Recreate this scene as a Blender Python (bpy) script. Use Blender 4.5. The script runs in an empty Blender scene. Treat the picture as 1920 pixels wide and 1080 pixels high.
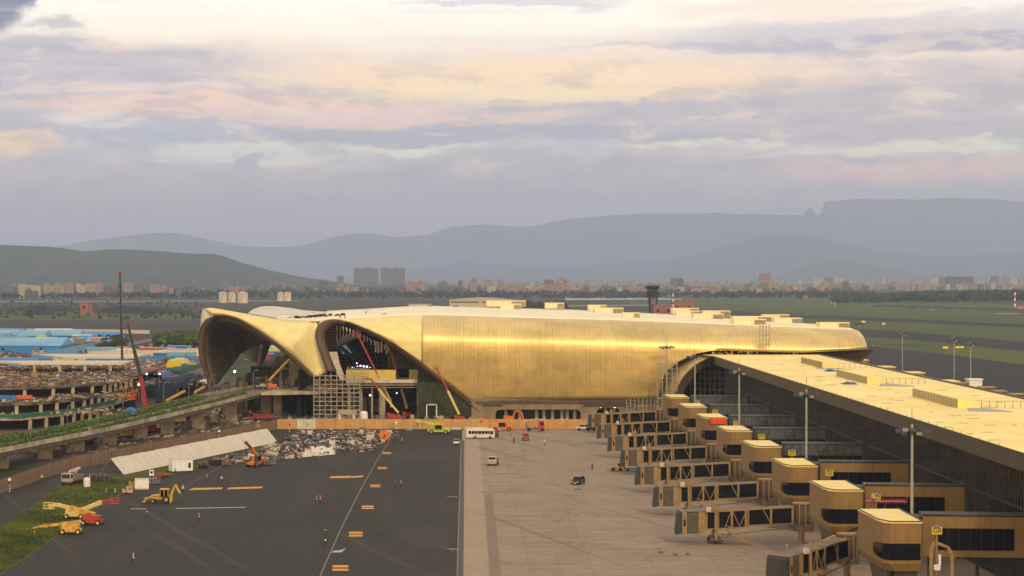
import bpy, bmesh, math, random
from mathutils import Vector, Matrix
SC = bpy.context.scene
COL = SC.collection
R = math.radians
PI = math.pi
rnd = random.Random(7)
# ---------------------------------------------------------------- camera, sky, sun, exposure
H, F, VX, VY = 46.0, 3800.0, 873.0, 522.0        # eye height, focal length in photo pixels, principal point
cd = bpy.data.cameras.new('camera')
cam = bpy.data.objects.new('camera', cd)
COL.objects.link(cam)
cam.location = (0, 0, H)
cam.rotation_euler = (R(90), 0, 0)
cd.sensor_width = 36
cd.lens = 36 * F / 1920
cd.shift_x = (960 - VX) / 1920
cd.shift_y = -(540 - VY) / 1920
cd.clip_start, cd.clip_end = 1, 120000
SC.camera = cam
SC.view_settings.view_transform = 'Standard'
SC.view_settings.look = 'None'
SC.view_settings.gamma = 1
SC.view_settings.exposure = 0.0
SUN_EL, SUN_AZ = R(34), R(158)                    # azimuth from +Y towards +X
SC.cycles.max_bounces = 6
SC.cycles.volume_bounces = 2
SC.cycles.use_denoising = True


class N:
    """tiny wrapper so node maths can be written as arithmetic"""
    def __init__(s, nt, k): s.nt, s.k = nt, k
    def m(s, op, *o):
        n = s.nt.nodes.new('ShaderNodeMath'); n.operation = op
        for i, v in enumerate((s,) + o):
            if isinstance(v, N): s.nt.links.new(v.k, n.inputs[i])
            else: n.inputs[i].default_value = v
        return N(s.nt, n.outputs[0])
    def __add__(s, o): return s.m('ADD', o)
    def __sub__(s, o): return s.m('SUBTRACT', o)
    def __mul__(s, o): return s.m('MULTIPLY', o)
    def __rsub__(s, o): return (s * -1) + o
    def __radd__(s, o): return s + o
    def __truediv__(s, o): return s.m('DIVIDE', o)
    def sm(s, a, b, lo=0.0, hi=1.0):
        n = s.nt.nodes.new('ShaderNodeMapRange'); n.interpolation_type = 'SMOOTHSTEP'
        s.nt.links.new(s.k, n.inputs[0])
        for i, v in enumerate((a, b, lo, hi)): n.inputs[i + 1].default_value = v
        return N(s.nt, n.outputs[0])


def cmix(nt, fac, a, b, mode='MIX'):
    n = nt.nodes.new('ShaderNodeMix'); n.data_type = 'RGBA'; n.blend_type = mode
    for i, v in ((0, fac), (6, a), (7, b)):
        if isinstance(v, N): nt.links.new(v.k, n.inputs[i])
        elif i == 0: n.inputs[0].default_value = v
        else: n.inputs[i].default_value = (*v[:3], 1)
    return N(nt, n.outputs[2])


def comb(nt, x, y, z):
    n = nt.nodes.new('ShaderNodeCombineXYZ')
    for i, v in enumerate((x, y, z)):
        if isinstance(v, N): nt.links.new(v.k, n.inputs[i])
        else: n.inputs[i].default_value = v
    return N(nt, n.outputs[0])


def noise(nt, vec, scale, detail=4, rough=.55, dist=0.0):
    n = nt.nodes.new('ShaderNodeTexNoise')
    n.inputs['Scale'].default_value = scale; n.inputs['Detail'].default_value = detail
    n.inputs['Roughness'].default_value = rough; n.inputs['Distortion'].default_value = dist
    if vec is not None: nt.links.new(vec.k, n.inputs['Vector'])
    return N(nt, n.outputs[0])


def lin(r, g, b):
    f = lambda c: (c / 255 / 12.92) if c / 255 <= .04045 else ((c / 255 + .055) / 1.055) ** 2.4
    return (f(r), f(g), f(b))


def make_world():
    w = bpy.data.worlds.new('World'); SC.world = w; w.use_nodes = True
    nt = w.node_tree; nt.nodes.clear()
    out = nt.nodes.new('ShaderNodeOutputWorld'); bg = nt.nodes.new('ShaderNodeBackground')
    sky = nt.nodes.new('ShaderNodeTexSky'); sky.sky_type = 'NISHITA'; sky.sun_disc = False
    sky.sun_elevation = SUN_EL; sky.sun_rotation = SUN_AZ
    tc = nt.nodes.new('ShaderNodeTexCoord'); sp = nt.nodes.new('ShaderNodeSeparateXYZ')
    nt.links.new(tc.outputs['Generated'], sp.inputs[0])
    X, Y, Z = (N(nt, sp.outputs[i]) for i in range(3))
    az = X.m('ARCTAN2', Y)                                   # 0 straight ahead (+Y)
    el = Z.m('ARCSINE')
    # coordinates in "hundreds of photo pixels" of angle: a to the right, e above the horizon
    a = az * 38.0; e = el * 38.0
    w1 = noise(nt, comb(nt, a * .28, e * 1.1, 3.1), 1.0, 6, .62) - .5
    w2 = noise(nt, comb(nt, a * .9, e * 1.7, 9.4), 1.0, 7, .68) - .5
    w3 = noise(nt, comb(nt, a * .16, e * 3.2, 5.0), 1.0, 4, .6) - .5
    ae = a + w2 * 1.7
    ee = e + w1 * .72 + w2 * .5 + w3 * .12
    # base gradient
    r = nt.nodes.new('ShaderNodeValToRGB')
    nt.links.new((ee / 60.0 + .001).k, r.inputs[0])
    cr = r.color_ramp
    pts = [(0, (128, 132, 158)), (.35, (140, 142, 166)), (1.0, (170, 162, 170)), (1.6, (186, 176, 178)), (2.1, (196, 184, 184)),
           (2.6, (188, 182, 190)), (3.1, (186, 178, 188)), (3.7, (208, 192, 190)), (4.2, (236, 216, 198)), (4.7, (250, 244, 230)), (5.4, (248, 248, 242)),
           (8, (236, 230, 220)), (16, (216, 208, 198)), (34, (212, 204, 194)), (59.9, (208, 202, 194))]
    while len(cr.elements) > 1: cr.elements.remove(cr.elements[-1])
    for i, (p, c) in enumerate(pts):
        el_ = cr.elements[0] if i == 0 else cr.elements.new(p / 60)
        el_.position = p / 60; el_.color = (*lin(*c), 1)
    col = N(nt, r.outputs[0])
    # clouds: (centre x, centre y in photo px, half width, half height, colour, amount, edge softness)
    B = [(1600, 205, 560, 66, (184, 174, 182), .95, .6), (1650, 75, 420, 34, (196, 188, 194), .85, .55),
         (1500, 22, 260, 22, (240, 216, 198), .7, .8), (1860, 98, 330, 15, (146, 148, 174), .9, .8), (1480, 88, 300, 8, (164, 162, 180), .8, .8),
         (150, 130, 360, 46, (160, 160, 182), .95, .6), (420, 165, 420, 38, (202, 188, 194), .8, .7), (60, 185, 160, 20, (168, 170, 188), .7, .8),
         (1000, 150, 540, 42, (255, 222, 172), 1.0, .8), (1030, 182, 420, 18, (255, 230, 168), .9, .8),
         (430, 200, 400, 16, (248, 204, 176), .9, .8), (250, 175, 260, 7, (246, 214, 196), .7, .8),
         (640, 226, 430, 24, (242, 204, 182), .9, .7), (860, 258, 560, 22, (164, 162, 180), 1.0, .5), (330, 255, 230, 24, (170, 174, 194), .9, .6),
         (560, 292, 330, 22, (232, 230, 216), .85, .35), (760, 300, 140, 26, (236, 232, 214), .8, .3), (20, 278, 120, 30, (255, 220, 166), 1.0, .4),
         (180, 228, 90, 14, (226, 226, 220), .7, .5), (1330, 283, 220, 22, (234, 228, 206), .95, .25), (1800, 283, 260, 22, (234, 230, 206), .95, .3),
         (900, 305, 90, 22, (236, 230, 210), .7, .3), (1650, 325, 330, 26, (236, 194, 180), .9, .6), (1300, 350, 300, 14, (212, 196, 196), .6, .7),
         (470, 310, 26, 13, (170, 172, 190), .95, .25), (190, 292, 130, 18, (184, 186, 200), .7, .5), (700, 288, 40, 5, (176, 178, 196), .9, .3),
         (10, 20, 66, 58, (92, 100, 130), 1.0, .5), (112, 58, 40, 16, (150, 152, 168), .7, .7), (960, 12, 210, 11, (196, 200, 210), .85, .5),
         (1600, 298, 330, 9, (190, 186, 194), .7, .5), (1050, 300, 210, 34, (192, 190, 198), .75, .3), (1180, 90, 200, 4, (214, 198, 200), .6, .7)]
    for (cx, cy, hw, hh, c, amt, soft) in B:
        ca, ce = (cx - VX) / 100 , (VY - cy) / 100
        dx = (ae - ca) / (hw / 100); dy = (ee - ce) / (hh / 100)
        d = (dx * dx + dy * dy)
        f = d.sm(1 + soft, max(0.0, 1 - soft * 1.4), 0, amt)
        col = cmix(nt, f, col, lin(*c))
    # billowing bank of cumulus in the middle, crisp upper edge
    bt = noise(nt, comb(nt, a * 1.1, e * .9, 21.0), 1.0, 8, .62)
    top = 2.42 + (noise(nt, comb(nt, a * .55, 4.0, 2.0), 1.0, 3, .5) - .5) * 1.1
    f = ((top - e) + (bt - .5) * 1.0).sm(-.03, .06)
    lim = (az * 38.0).sm(-3.6, -1.2) * (az * 38.0).sm(7.5, 3.2)
    col = cmix(nt, f * lim * e.sm(.6, 1.6) * .85, col, lin(176, 170, 178))
    bs = noise(nt, comb(nt, a * 1.6, e * 2.0, 44.0), 1.0, 6, .6)
    col = cmix(nt, f * lim * bs.sm(.5, .38) * .35 * e.sm(1.0, 2.0), col, lin(214, 198, 190))
    rimc = ((top - e) + (bt - .5) * 1.0).sm(-.05, .02) * ((top - e) + (bt - .5) * 1.0).sm(.16, .03)
    col = cmix(nt, rimc * lim * .22, col, lin(244, 224, 200))
    m1 = noise(nt, comb(nt, a * .8 + w1 * 2.0, e * 2.2, 33.0), 1.0, 7, .6)
    col = cmix(nt, m1.sm(.50, .60) * .42 * e.sm(.6, 1.8) * e.sm(4.6, 3.4), col, lin(150, 146, 162))
    col = cmix(nt, m1.sm(.46, .36) * .50 * e.sm(1.4, 2.4) * e.sm(5.4, 4.0), col, lin(250, 222, 192))
    st = noise(nt, comb(nt, a * .12 + w2 * .3, e * 5.0, 1.7), 1.0, 5, .6)
    hi = e.sm(2.0, 3.2)
    col = cmix(nt, (st.sm(.42, .68) * .22) * hi, col, lin(250, 226, 200))
    col = cmix(nt, (st.sm(.5, .3) * .20) * hi, col, lin(176, 176, 194))
    # high clouds overhead (off the photo): broad patches, warm low in the west behind the camera
    pz = Z.m('MAXIMUM', .05)
    hv = noise(nt, comb(nt, X / pz, Y / pz, 0), 1.3, 5, .6)
    up = e.sm(9, 20)
    col = cmix(nt, (hv.sm(.42, .66) * .75) * up, col, (1.05, .95, .80))
    back = (Y * -1).sm(-.05, .85)
    glow = back * e.sm(24, 8)
    col = cmix(nt, glow, col, (BACK[0], BACK[1], BACK[2]))
    below = e.sm(-.3, -1.2)
    col = cmix(nt, below, col, (.10, .10, .11))
    warm = e.sm(14, 8)
    col = cmix(nt, warm, col, cmix(nt, 1.0, col, (1.05, 1.0, .925), 'MULTIPLY'))
    gain = e.sm(14, 8, 1.0, 1.38)
    lift = nt.nodes.new('ShaderNodeVectorMath'); lift.operation = 'SCALE'
    nt.links.new(col.k, lift.inputs[0]); nt.links.new((gain * (SKYGAIN / .1)).k, lift.inputs['Scale'])
    col = cmix(nt, .93, N(nt, sky.outputs[0]), N(nt, lift.outputs[0]))
    nt.links.new(col.k, bg.inputs[0]); bg.inputs[1].default_value = .1
    nt.links.new(bg.outputs[0], out.inputs[0])
    w.cycles.sampling_method = 'MANUAL'; w.cycles.sample_map_resolution = 512


BACK = (1.65, 1.30, .78)
SKYGAIN = 1.2
make_world()
sl = bpy.data.lights.new('sun', 'SUN'); sl.energy = 1.7; sl.angle = R(6); sl.color = (1, .80, .50)
sun = bpy.data.objects.new('sun', sl); COL.objects.link(sun)
sd = Vector((math.sin(SUN_AZ) * math.cos(SUN_EL), math.cos(SUN_AZ) * math.cos(SUN_EL), math.sin(SUN_EL)))
sun.rotation_euler = sd.to_track_quat('Z', 'Y').to_euler()
sun.location = (0, 0, 300)


# ---------------------------------------------------------------- helpers
def W(px, py, D): return Vector(((px - VX) * D / F, D, H - (py - VY) * D / F))
def G(px, py, z=0.0):
    D = F * (H - z) / (py - VY)
    return Vector(((px - VX) * D / F, D, z))
def PX(px, D): return (px - VX) * D / F
def ip(tab, x):
    if x <= tab[0][0]: return tab[0][1]
    for (x0, y0), (x1, y1) in zip(tab, tab[1:]):
        if x <= x1: return y0 + (y1 - y0) * (x - x0) / max(1e-9, x1 - x0)
    return tab[-1][1]
def arcpts(pts, n):
    """resample a polyline to n points by length"""
    pts = [Vector(p) for p in pts]
    L = [0]
    for p, q in zip(pts, pts[1:]): L.append(L[-1] + (q - p).length)
    out = []
    for i in range(n):
        t = L[-1] * i / (n - 1)
        for k in range(len(pts) - 1):
            if t <= L[k + 1] + 1e-9:
                u = (t - L[k]) / max(1e-9, L[k + 1] - L[k]); out.append(pts[k].lerp(pts[k + 1], u)); break
        else: out.append(pts[-1].copy())
    return out
def smooth(pts, n=2):
    """Chaikin corner cutting, ends kept"""
    pts = [Vector(p) for p in pts]
    for _ in range(n):
        q = [pts[0]]
        for a, b in zip(pts, pts[1:]): q += [a.lerp(b, .25), a.lerp(b, .75)]
        q.append(pts[-1]); pts = q
    return pts

MATS = {}
def mat(name, col=None, rough=.7, metal=0.0, var=.12, scale=.6, bump=0.0, spec=None, stretch=(1, 1, 1), emit=None, col2=None, detail=5, alpha=None, glass=False, bscale=None):
    if name in MATS: return MATS[name]
    m = bpy.data.materials.new(name); m.use_nodes = True
    nt = m.node_tree; b = nt.nodes['Principled BSDF']
    tc = nt.nodes.new('ShaderNodeTexCoord'); mp = nt.nodes.new('ShaderNodeMapping')
    nt.links.new(tc.outputs['Object'], mp.inputs[0]); mp.inputs['Scale'].default_value = stretch
    v = N(nt, mp.outputs[0])
    n1 = noise(nt, v, scale, detail, .6)
    lo = tuple(c * (1 - var) for c in col)
    hi = col2 if col2 else tuple(min(1, c * (1 + var)) for c in col)
    c = cmix(nt, n1.sm(.32, .68), lo, hi)
    nt.links.new(c.k, b.inputs['Base Color'])
    b.inputs['Roughness'].default_value = rough; b.inputs['Metallic'].default_value = metal
    if spec is not None: b.inputs['Specular IOR Level'].default_value = spec
    if bump:
        bn = nt.nodes.new('ShaderNodeBump'); bn.inputs['Strength'].default_value = 1; bn.inputs['Distance'].default_value = bump
        nt.links.new(noise(nt, v, bscale or scale * 6, 3).k, bn.inputs['Height']); nt.links.new(bn.outputs[0], b.inputs['Normal'])
    if emit:
        b.inputs['Emission Color'].default_value = (*col, 1); b.inputs['Emission Strength'].default_value = emit
    MATS[name] = m
    m['b'] = b.name
    return m
def nodes_of(m): return m.node_tree, m.node_tree.nodes['Principled BSDF']


class MB:
    def __init__(s): s.v, s.f, s.mi, s.cur, s.sm = [], [], [], 0, False
    def add(s, vs, fs):
        o = len(s.v); s.v += [tuple(p) for p in vs]
        for f in fs: s.f.append([o + i for i in f]); s.mi.append(s.cur)
        return s
    def box(s, x0, x1, y0, y1, z0, z1):
        return s.add([(x, y, z) for z in (z0, z1) for y in (y0, y1) for x in (x0, x1)],
                     [(0, 2, 3, 1), (4, 5, 7, 6), (0, 1, 5, 4), (2, 6, 7, 3), (0, 4, 6, 2), (1, 3, 7, 5)])
    def bar(s, a, b, w, h=None, up=(0, 0, 1), w2=None, h2=None):
        a, b = Vector(a), Vector(b); h = h or w; w2 = w2 or w; h2 = h2 or h
        d = (b - a).normalized(); u = Vector(up)
        if abs(d.dot(u)) > .98: u = Vector((0, 1, 0))
        r = d.cross(u).normalized(); u = r.cross(d)
        vs = []
        for p, ww, hh in ((a, w, h), (b, w2, h2)):
            vs += [p - r * ww / 2 - u * hh / 2, p + r * ww / 2 - u * hh / 2, p + r * ww / 2 + u * hh / 2, p - r * ww / 2 + u * hh / 2]
        return s.add(vs, [(3, 2, 1, 0), (4, 5, 6, 7), (0, 1, 5, 4), (1, 2, 6, 5), (2, 3, 7, 6), (3, 0, 4, 7)])
    def tube(s, a, b, r, r2=None, n=8, caps=True):
        a, b = Vector(a), Vector(b); r2 = r if r2 is None else r2
        d = (b - a).normalized(); u = Vector((0, 0, 1)) if abs(d.z) < .95 else Vector((1, 0, 0))
        p = d.cross(u).normalized(); q = d.cross(p)
        vs = []
        for c, rr in ((a, r), (b, r2)):
            for i in range(n):
                t = 2 * PI * i / n; vs.append(c + (p * math.cos(t) + q * math.sin(t)) * rr)
        fs = [(i, n + i, n + (i + 1) % n, (i + 1) % n) for i in range(n)]
        if caps: fs += [tuple(range(n)), tuple(range(2 * n - 1, n - 1, -1))]
        return s.add(vs, fs)
    def path(s, pts, w, h=None):
        for a, b in zip(pts, pts[1:]): s.bar(a, b, w, h)
        return s
    def tpath(s, pts, r, n=6):
        for a, b in zip(pts, pts[1:]): s.tube(a, b, r, n=n)
        return s
    def prism(s, pts, z0, z1):
        """pts counter-clockwise xy"""
        n = len(pts)
        vs = [(p[0], p[1], z0) for p in pts] + [(p[0], p[1], z1) for p in pts]
        return s.add(vs, [tuple(range(n - 1, -1, -1)), tuple(range(n, 2 * n))] + [(i, (i + 1) % n, n + (i + 1) % n, n + i) for i in range(n)])
    def ext(s, pts, d):
        """any planar polygon pushed along d"""
        n = len(pts); d = Vector(d)
        vs = [Vector(p) for p in pts]; vs += [p + d for p in vs]
        return s.add(vs, [tuple(range(n)), tuple(range(2 * n - 1, n - 1, -1))] + [(i, n + i, n + (i + 1) % n, (i + 1) % n) for i in range(n)])
    def grid(s, rows, flip=False):
        m, n = len(rows), len(rows[0]); vs = [p for r in rows for p in r]; fs = []
        for i in range(m - 1):
            for j in range(n - 1):
                q = (i * n + j, i * n + j + 1, (i + 1) * n + j + 1, (i + 1) * n + j)
                fs.append(q[::-1] if flip else q)
        return s.add(vs, fs)
    def ball(s, c, r, n=8, sz=(1, 1, 1)):
        c = Vector(c); vs = []; fs = []; m = max(4, n // 2 + 1)
        for i in range(m + 1):
            t = PI * i / m
            for j in range(n):
                p = 2 * PI * j / n
                vs.append(c + Vector((math.sin(t) * math.cos(p) * sz[0], math.sin(t) * math.sin(p) * sz[1], math.cos(t) * sz[2])) * r)
        for i in range(m):
            for j in range(n): fs.append((i * n + j, (i + 1) * n + j, (i + 1) * n + (j + 1) % n, i * n + (j + 1) % n))
        return s.add(vs, fs)
    def lathe(s, prof, c=(0, 0, 0), n=16):
        c = Vector(c); vs = []; fs = []
        for (r, z) in prof:
            for j in range(n):
                t = 2 * PI * j / n; vs.append(c + Vector((r * math.cos(t), r * math.sin(t), z)))
        for i in range(len(prof) - 1):
            for j in range(n): fs.append((i * n + j, i * n + (j + 1) % n, (i + 1) * n + (j + 1) % n, (i + 1) * n + j))
        fs += [tuple(range(n - 1, -1, -1)), tuple((len(prof) - 1) * n + j for j in range(n))]
        return s.add(vs, fs)
    def wheel(s, c, r, w, ax='x', n=14):
        c = Vector(c); d = Vector((w / 2, 0, 0)) if ax == 'x' else Vector((0, w / 2, 0))
        return s.tube(c - d, c + d, r, n=n)
    def xf(s, M):
        s.v = [tuple(M @ Vector(p)) for p in s.v]; return s
    def build(s, name, mats, parent=None, world=False, smooth=False, solid=0, weld=False):
        if not isinstance(mats, (list, tuple)): mats = [mats]
        me = bpy.data.meshes.new(name)
        off = Vector((0, 0, 0))
        if world and parent is not None: off = Vector(parent.location)
        elif parent is None and s.v:
            xs = [p[0] for p in s.v]; ys = [p[1] for p in s.v]; zs = [p[2] for p in s.v]
            if world: off = Vector(((min(xs) + max(xs)) / 2, (min(ys) + max(ys)) / 2, min(zs)))
        me.from_pydata([tuple(Vector(p) - off) for p in s.v], [], s.f)
        for m in mats:
            if m: me.materials.append(m)
        if len(mats) > 1: me.polygons.foreach_set('material_index', s.mi)
        if weld:
            bm = bmesh.new(); bm.from_mesh(me); bmesh.ops.remove_doubles(bm, verts=bm.verts, dist=.002)
            bmesh.ops.recalc_face_normals(bm, faces=bm.faces); bm.to_mesh(me); bm.free()
        if smooth:
            me.polygons.foreach_set('use_smooth', [True] * len(me.polygons))
        me.update()
        o = bpy.data.objects.new(name, me); COL.objects.link(o)
        if parent is not None: o.parent = parent
        elif world: o.location = off
        if solid:
            md = o.modifiers.new('solid', 'SOLIDIFY'); md.thickness = solid; md.offset = 0
        return o


def buildn(mb, name, m, parent, **k):
    """one object per separate solid"""
    n = len(mb.v); root = list(range(n))
    def fd(i):
        while root[i] != i: root[i] = root[root[i]]; i = root[i]
        return i
    for f in mb.f:
        a = fd(f[0])
        for q in f[1:]: root[fd(q)] = a
    g = {}
    for f in mb.f: g.setdefault(fd(f[0]), []).append(f)
    for fs in g.values():
        ix = sorted({i for f in fs for i in f}); mp = {i: j for j, i in enumerate(ix)}
        q = MB(); q.add([mb.v[i] for i in ix], [[mp[i] for i in f] for f in fs]); q.build(name, m, parent, world=True, **k)


def tag(o, label=None, cat=None, group=None, kind=None):
    if label: o['label'] = label
    if cat: o['category'] = cat
    if group: o['group'] = group
    if kind: o['kind'] = kind
    return o
def thing(name, label, cat, loc=(0, 0, 0), rz=0.0, group=None):
    o = bpy.data.objects.new(name, None); COL.objects.link(o)
    o.location = loc; o.rotation_euler = (0, 0, rz); o.empty_display_size = .3
    return tag(o, label, cat, group)
def struct(o): o['kind'] = 'structure'; return o
KIDS = {}
def dup(root, loc, rz=None, label=None, group=None, scale=None):
    ren = {}
    def cp(o, par):
        c = o.copy(); COL.objects.link(c)
        if par is not None: c.parent = par
        for ch in KIDS.setdefault(o.name, [k for k in bpy.data.objects if k.parent == o]): cp(ch, c)
        return c
    r = cp(root, None); r.location = loc
    if rz is not None: r.rotation_euler = (0, 0, rz)
    if scale: r.scale = scale if hasattr(scale, '__len__') else (scale,) * 3
    if label: r['label'] = label
    if group: r['group'] = group
    return r
# ---------------------------------------------------------------- ground, airfield, hills
M = {}
def ground_mat():
    m = mat('earth', (.085, .07, .05), rough=.95, var=.3, scale=.004, spec=.1)
    nt, b = nodes_of(m)
    tc = nt.nodes.new('ShaderNodeTexCoord'); o = N(nt, tc.outputs['Object'])
    sp = nt.nodes.new('ShaderNodeSeparateXYZ'); nt.links.new(o.k, sp.inputs[0])
    big = noise(nt, comb(nt, N(nt, sp.outputs[0]) * .0016, N(nt, sp.outputs[1]) * .0035, 0), 1.0, 5, .6)
    fine = noise(nt, o, .05, 6, .65)
    c = cmix(nt, big.sm(.42, .6), (.050, .044, .034), (.040, .058, .022))
    c = cmix(nt, fine.sm(.4, .75) * .6, c, (.14, .12, .09))
    c = cmix(nt, noise(nt, o, .011, 5, .6).sm(.55, .7) * .7, c, (.018, .028, .014))
    nt.links.new(c.k, b.inputs['Base Color'])
    return m
M['earth'] = ground_mat()
def surf(name, base, c2, c3=None, s1=.02, s2=.4, f2=.5, stretch=(1, 1, 1), rough=.9, extra=None, spec=.25, bump=0):
    """ground surface: two colours in broad patches, a third in fine wear"""
    m = mat(name, base, rough=rough, spec=spec)
    nt, b = nodes_of(m)
    tc = nt.nodes.new('ShaderNodeTexCoord'); mp = nt.nodes.new('ShaderNodeMapping'); nt.links.new(tc.outputs['Object'], mp.inputs[0])
    mp.inputs['Scale'].default_value = stretch; v = N(nt, mp.outputs[0]); o = N(nt, tc.outputs['Object'])
    c = cmix(nt, noise(nt, v, s1, 5, .6).sm(.35, .65), base, c2)
    if c3: c = cmix(nt, noise(nt, v, s2, 5, .7).sm(.45, .75) * f2, c, c3)
    g = noise(nt, o, 6.0, 2, .8)
    g2 = noise(nt, o, 1.3, 4, .85)
    c = cmix(nt, .30, c, cmix(nt, g2.sm(.35, .65), tuple(x * .45 for x in base), tuple(min(1, x * 1.7) for x in base)))
    c = cmix(nt, .45, c, cmix(nt, g.sm(.3, .7), tuple(x * .55 for x in base), tuple(min(1, x * 1.6) for x in base)))
    if extra: c = extra(nt, o, c)
    nt.links.new(c.k, b.inputs['Base Color'])
    if bump:
        bn = nt.nodes.new('ShaderNodeBump'); bn.inputs['Distance'].default_value = bump
        nt.links.new(g.k, bn.inputs['Height']); nt.links.new(bn.outputs[0], b.inputs['Normal'])
    return m
def sepxy(nt, o):
    sp = nt.nodes.new('ShaderNodeSeparateXYZ'); nt.links.new(o.k, sp.inputs[0]); return N(nt, sp.outputs[0]), N(nt, sp.outputs[1])
def conc_extra(nt, o, c):
    x, y = sepxy(nt, o)
    def line(v, per, wd):        # expansion joints
        f = (v / per).m('FRACT'); return f.m('LESS_THAN', wd / per)
    j = line(x, 5.0, .14).m('MAXIMUM', line(y, 5.0, .3))
    c = cmix(nt, j * .32, c, (.07, .058, .046))
    # slab to slab tint
    cell = nt.nodes.new('ShaderNodeTexWhiteNoise'); cell.noise_dimensions = '2D'
    nt.links.new(comb(nt, (x / 5.0).m('FLOOR'), (y / 15.0).m('FLOOR'), 0).k, cell.inputs['Vector'])
    c = cmix(nt, .18, c, cmix(nt, N(nt, cell.outputs[0]), (.13, .10, .08), (.30, .24, .18)))
    # tyre drags and curing streaks across the bays
    s = noise(nt, comb(nt, x * .05, y * .9, 0), 1.0, 5, .7)
    c = cmix(nt, s.sm(.54, .68) * .75, c, (.46, .35, .25))
    s2 = noise(nt, comb(nt, x * .04, y * .5, 7), 1.0, 5, .7)
    c = cmix(nt, s2.sm(.54, .70) * .6, c, (.12, .088, .066))
    s3 = noise(nt, comb(nt, x * .25, y * .35, 3), 1.0, 6, .8)
    c = cmix(nt, s3.sm(.45, .65) * .35, c, (.38, .28, .19))
    tm = noise(nt, comb(nt, (x * .8 + y * .25) * .35, y * .006, 5), 1.0, 3, .6)
    c = cmix(nt, tm.sm(.60, .66) * .35, c, (.07, .055, .045))
    c = cmix(nt, noise(nt, o, .12, 5, .7, 1.5).sm(.58, .68) * .55, c, (.08, .062, .05))
    lf = x.sm(4.2, 3.4)
    c = cmix(nt, lf * .35, c, (.44, .33, .24))
    return c
def asp_extra(nt, o, c):
    x, y = sepxy(nt, o)
    s = noise(nt, comb(nt, x * .5, y * .02, 0), 1.0, 4, .6)
    c = cmix(nt, s.sm(.55, .75) * .25, c, (.05, .042, .037))
    sm_ = ((x + 3.0) / 12.5).m('FRACT').m('LESS_THAN', .012)
    c = cmix(nt, sm_ * .5, c, (.014, .012, .011))
    c = cmix(nt, noise(nt, o, .045, 3, .5, .6).sm(.56, .60) * .35, c, (.018, .016, .016))
    c = cmix(nt, noise(nt, o, .5, 6, .8, .4).sm(.42, .62) * .45, c, (.052, .044, .038))
    c = cmix(nt, noise(nt, comb(nt, x * .08, y * .012, 4), 1.0, 4, .6).sm(.54, .62) * .35, c, (.055, .045, .038))
    c = cmix(nt, noise(nt, comb(nt, (x + y * .35) * .25, y * .004, 9), 1.0, 3, .6).sm(.60, .68) * .5, c, (.075, .062, .052))
    near = x.sm(-40, -3)
    c = cmix(nt, (noise(nt, o, .03, 4).sm(.4, .65) * .35) * near, c, (.055, .045, .038))
    return c
M['concrete_apron'] = surf('concrete_apron', (.25, .185, .135), (.30, .225, .165), (.38, .29, .21), s1=.03, s2=.25, f2=.5, extra=conc_extra)
M['asphalt'] = surf('asphalt', (.026, .0225, .0205), (.036, .031, .028), (.060, .050, .043), s1=.02, s2=.12, f2=.35, extra=asp_extra)
M['old_asphalt'] = surf('old_asphalt', (.018, .017, .022), (.025, .023, .028), (.036, .034, .040), s1=.01, s2=.1, f2=.4)
M['grassm'] = surf('grass_field', (.075, .080, .006), (.105, .105, .010), (.10, .08, .03), s1=.02, s2=.15, f2=.5)
M['dirt'] = surf('dirt', (.10, .075, .055), (.065, .05, .04), (.16, .125, .095), s1=.05, s2=.3, f2=.6)
M['farfield'] = surf('far_grass', (.045, .066, .008), (.080, .095, .012), (.085, .060, .025), s1=.006, s2=.05, f2=.6, stretch=(.5, 1, 1))
M['mud'] = surf('mud', (.040, .032, .030), (.030, .027, .026), (.07, .058, .05), s1=.01, s2=.08, f2=.5)

b = MB()
n = 48
b.add([(-40000, -2000, 0), (40000, -2000, 0), (40000, 38000, 0), (-40000, 38000, 0)], [(0, 1, 2, 3)])
struct(b.build('ground', M['earth']))

def sheet(name, pts, z, m, kind='structure', label=None):
    b = MB(); b.add([(p[0], p[1], z) for p in pts], [tuple(range(len(pts)))])
    o = b.build(name, m); o['kind'] = kind
    if label: o['label'] = label
    return o
def gp(*pp): return [G(x, y) for x, y in pp]

sheet('asphalt_apron', [(-1, 60), (-1, 617.5), (-62, 617.5), (-62, 560), (-99, 470), (-99, 300), (-200, 300), (-200, 60)][::-1], .012, M['asphalt'])
sheet('concrete_apron', [(-1, 60), (90, 60), (90, 640), (44, 640), (44, 617.5), (-1, 617.5)], .016, M['concrete_apron'])
sheet('building_yard', [(-150, 618), (62, 618), (62, 900), (-150, 900)], .008, M['dirt'])
sheet('viaduct_yard', [(-190, 380), (-62, 560), (-62, 618), (-150, 700), (-190, 700)], .010, M['dirt'])
# far airfield: runway, taxiways and verges right of the terminal, brown fields left
far_o = []
def band(name, pts, z, m): far_o.append(sheet(name, gp(*pts), z, m))
band('airfield_grass', [(1180, 640), (3200, 1500), (3600, 900), (3600, 552), (1180, 552)], .03, M['farfield'])
band('taxiway', [(1180, 620), (1500, 636), (1660, 652), (1990, 690), (2600, 770), (2600, 1500), (1920, 790), (1600, 700), (1180, 640)], .10, M['old_asphalt'])
band('taxiway_verge', [(1770, 652), (1990, 665), (2400, 700), (2400, 745), (1920, 685), (1770, 664)], .17, M['grassm'])
band('runway', [(1180, 595), (1500, 611), (1700, 622), (1990, 648), (2600, 708), (2600, 742), (1990, 664), (1700, 636), (1500, 624), (1180, 608)], .20, M['old_asphalt'])
band('taxiway_verge', [(1610, 634), (1660, 634), (1745, 642), (1745, 646), (1690, 649), (1622, 644)], .28, M['farfield'])
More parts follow.
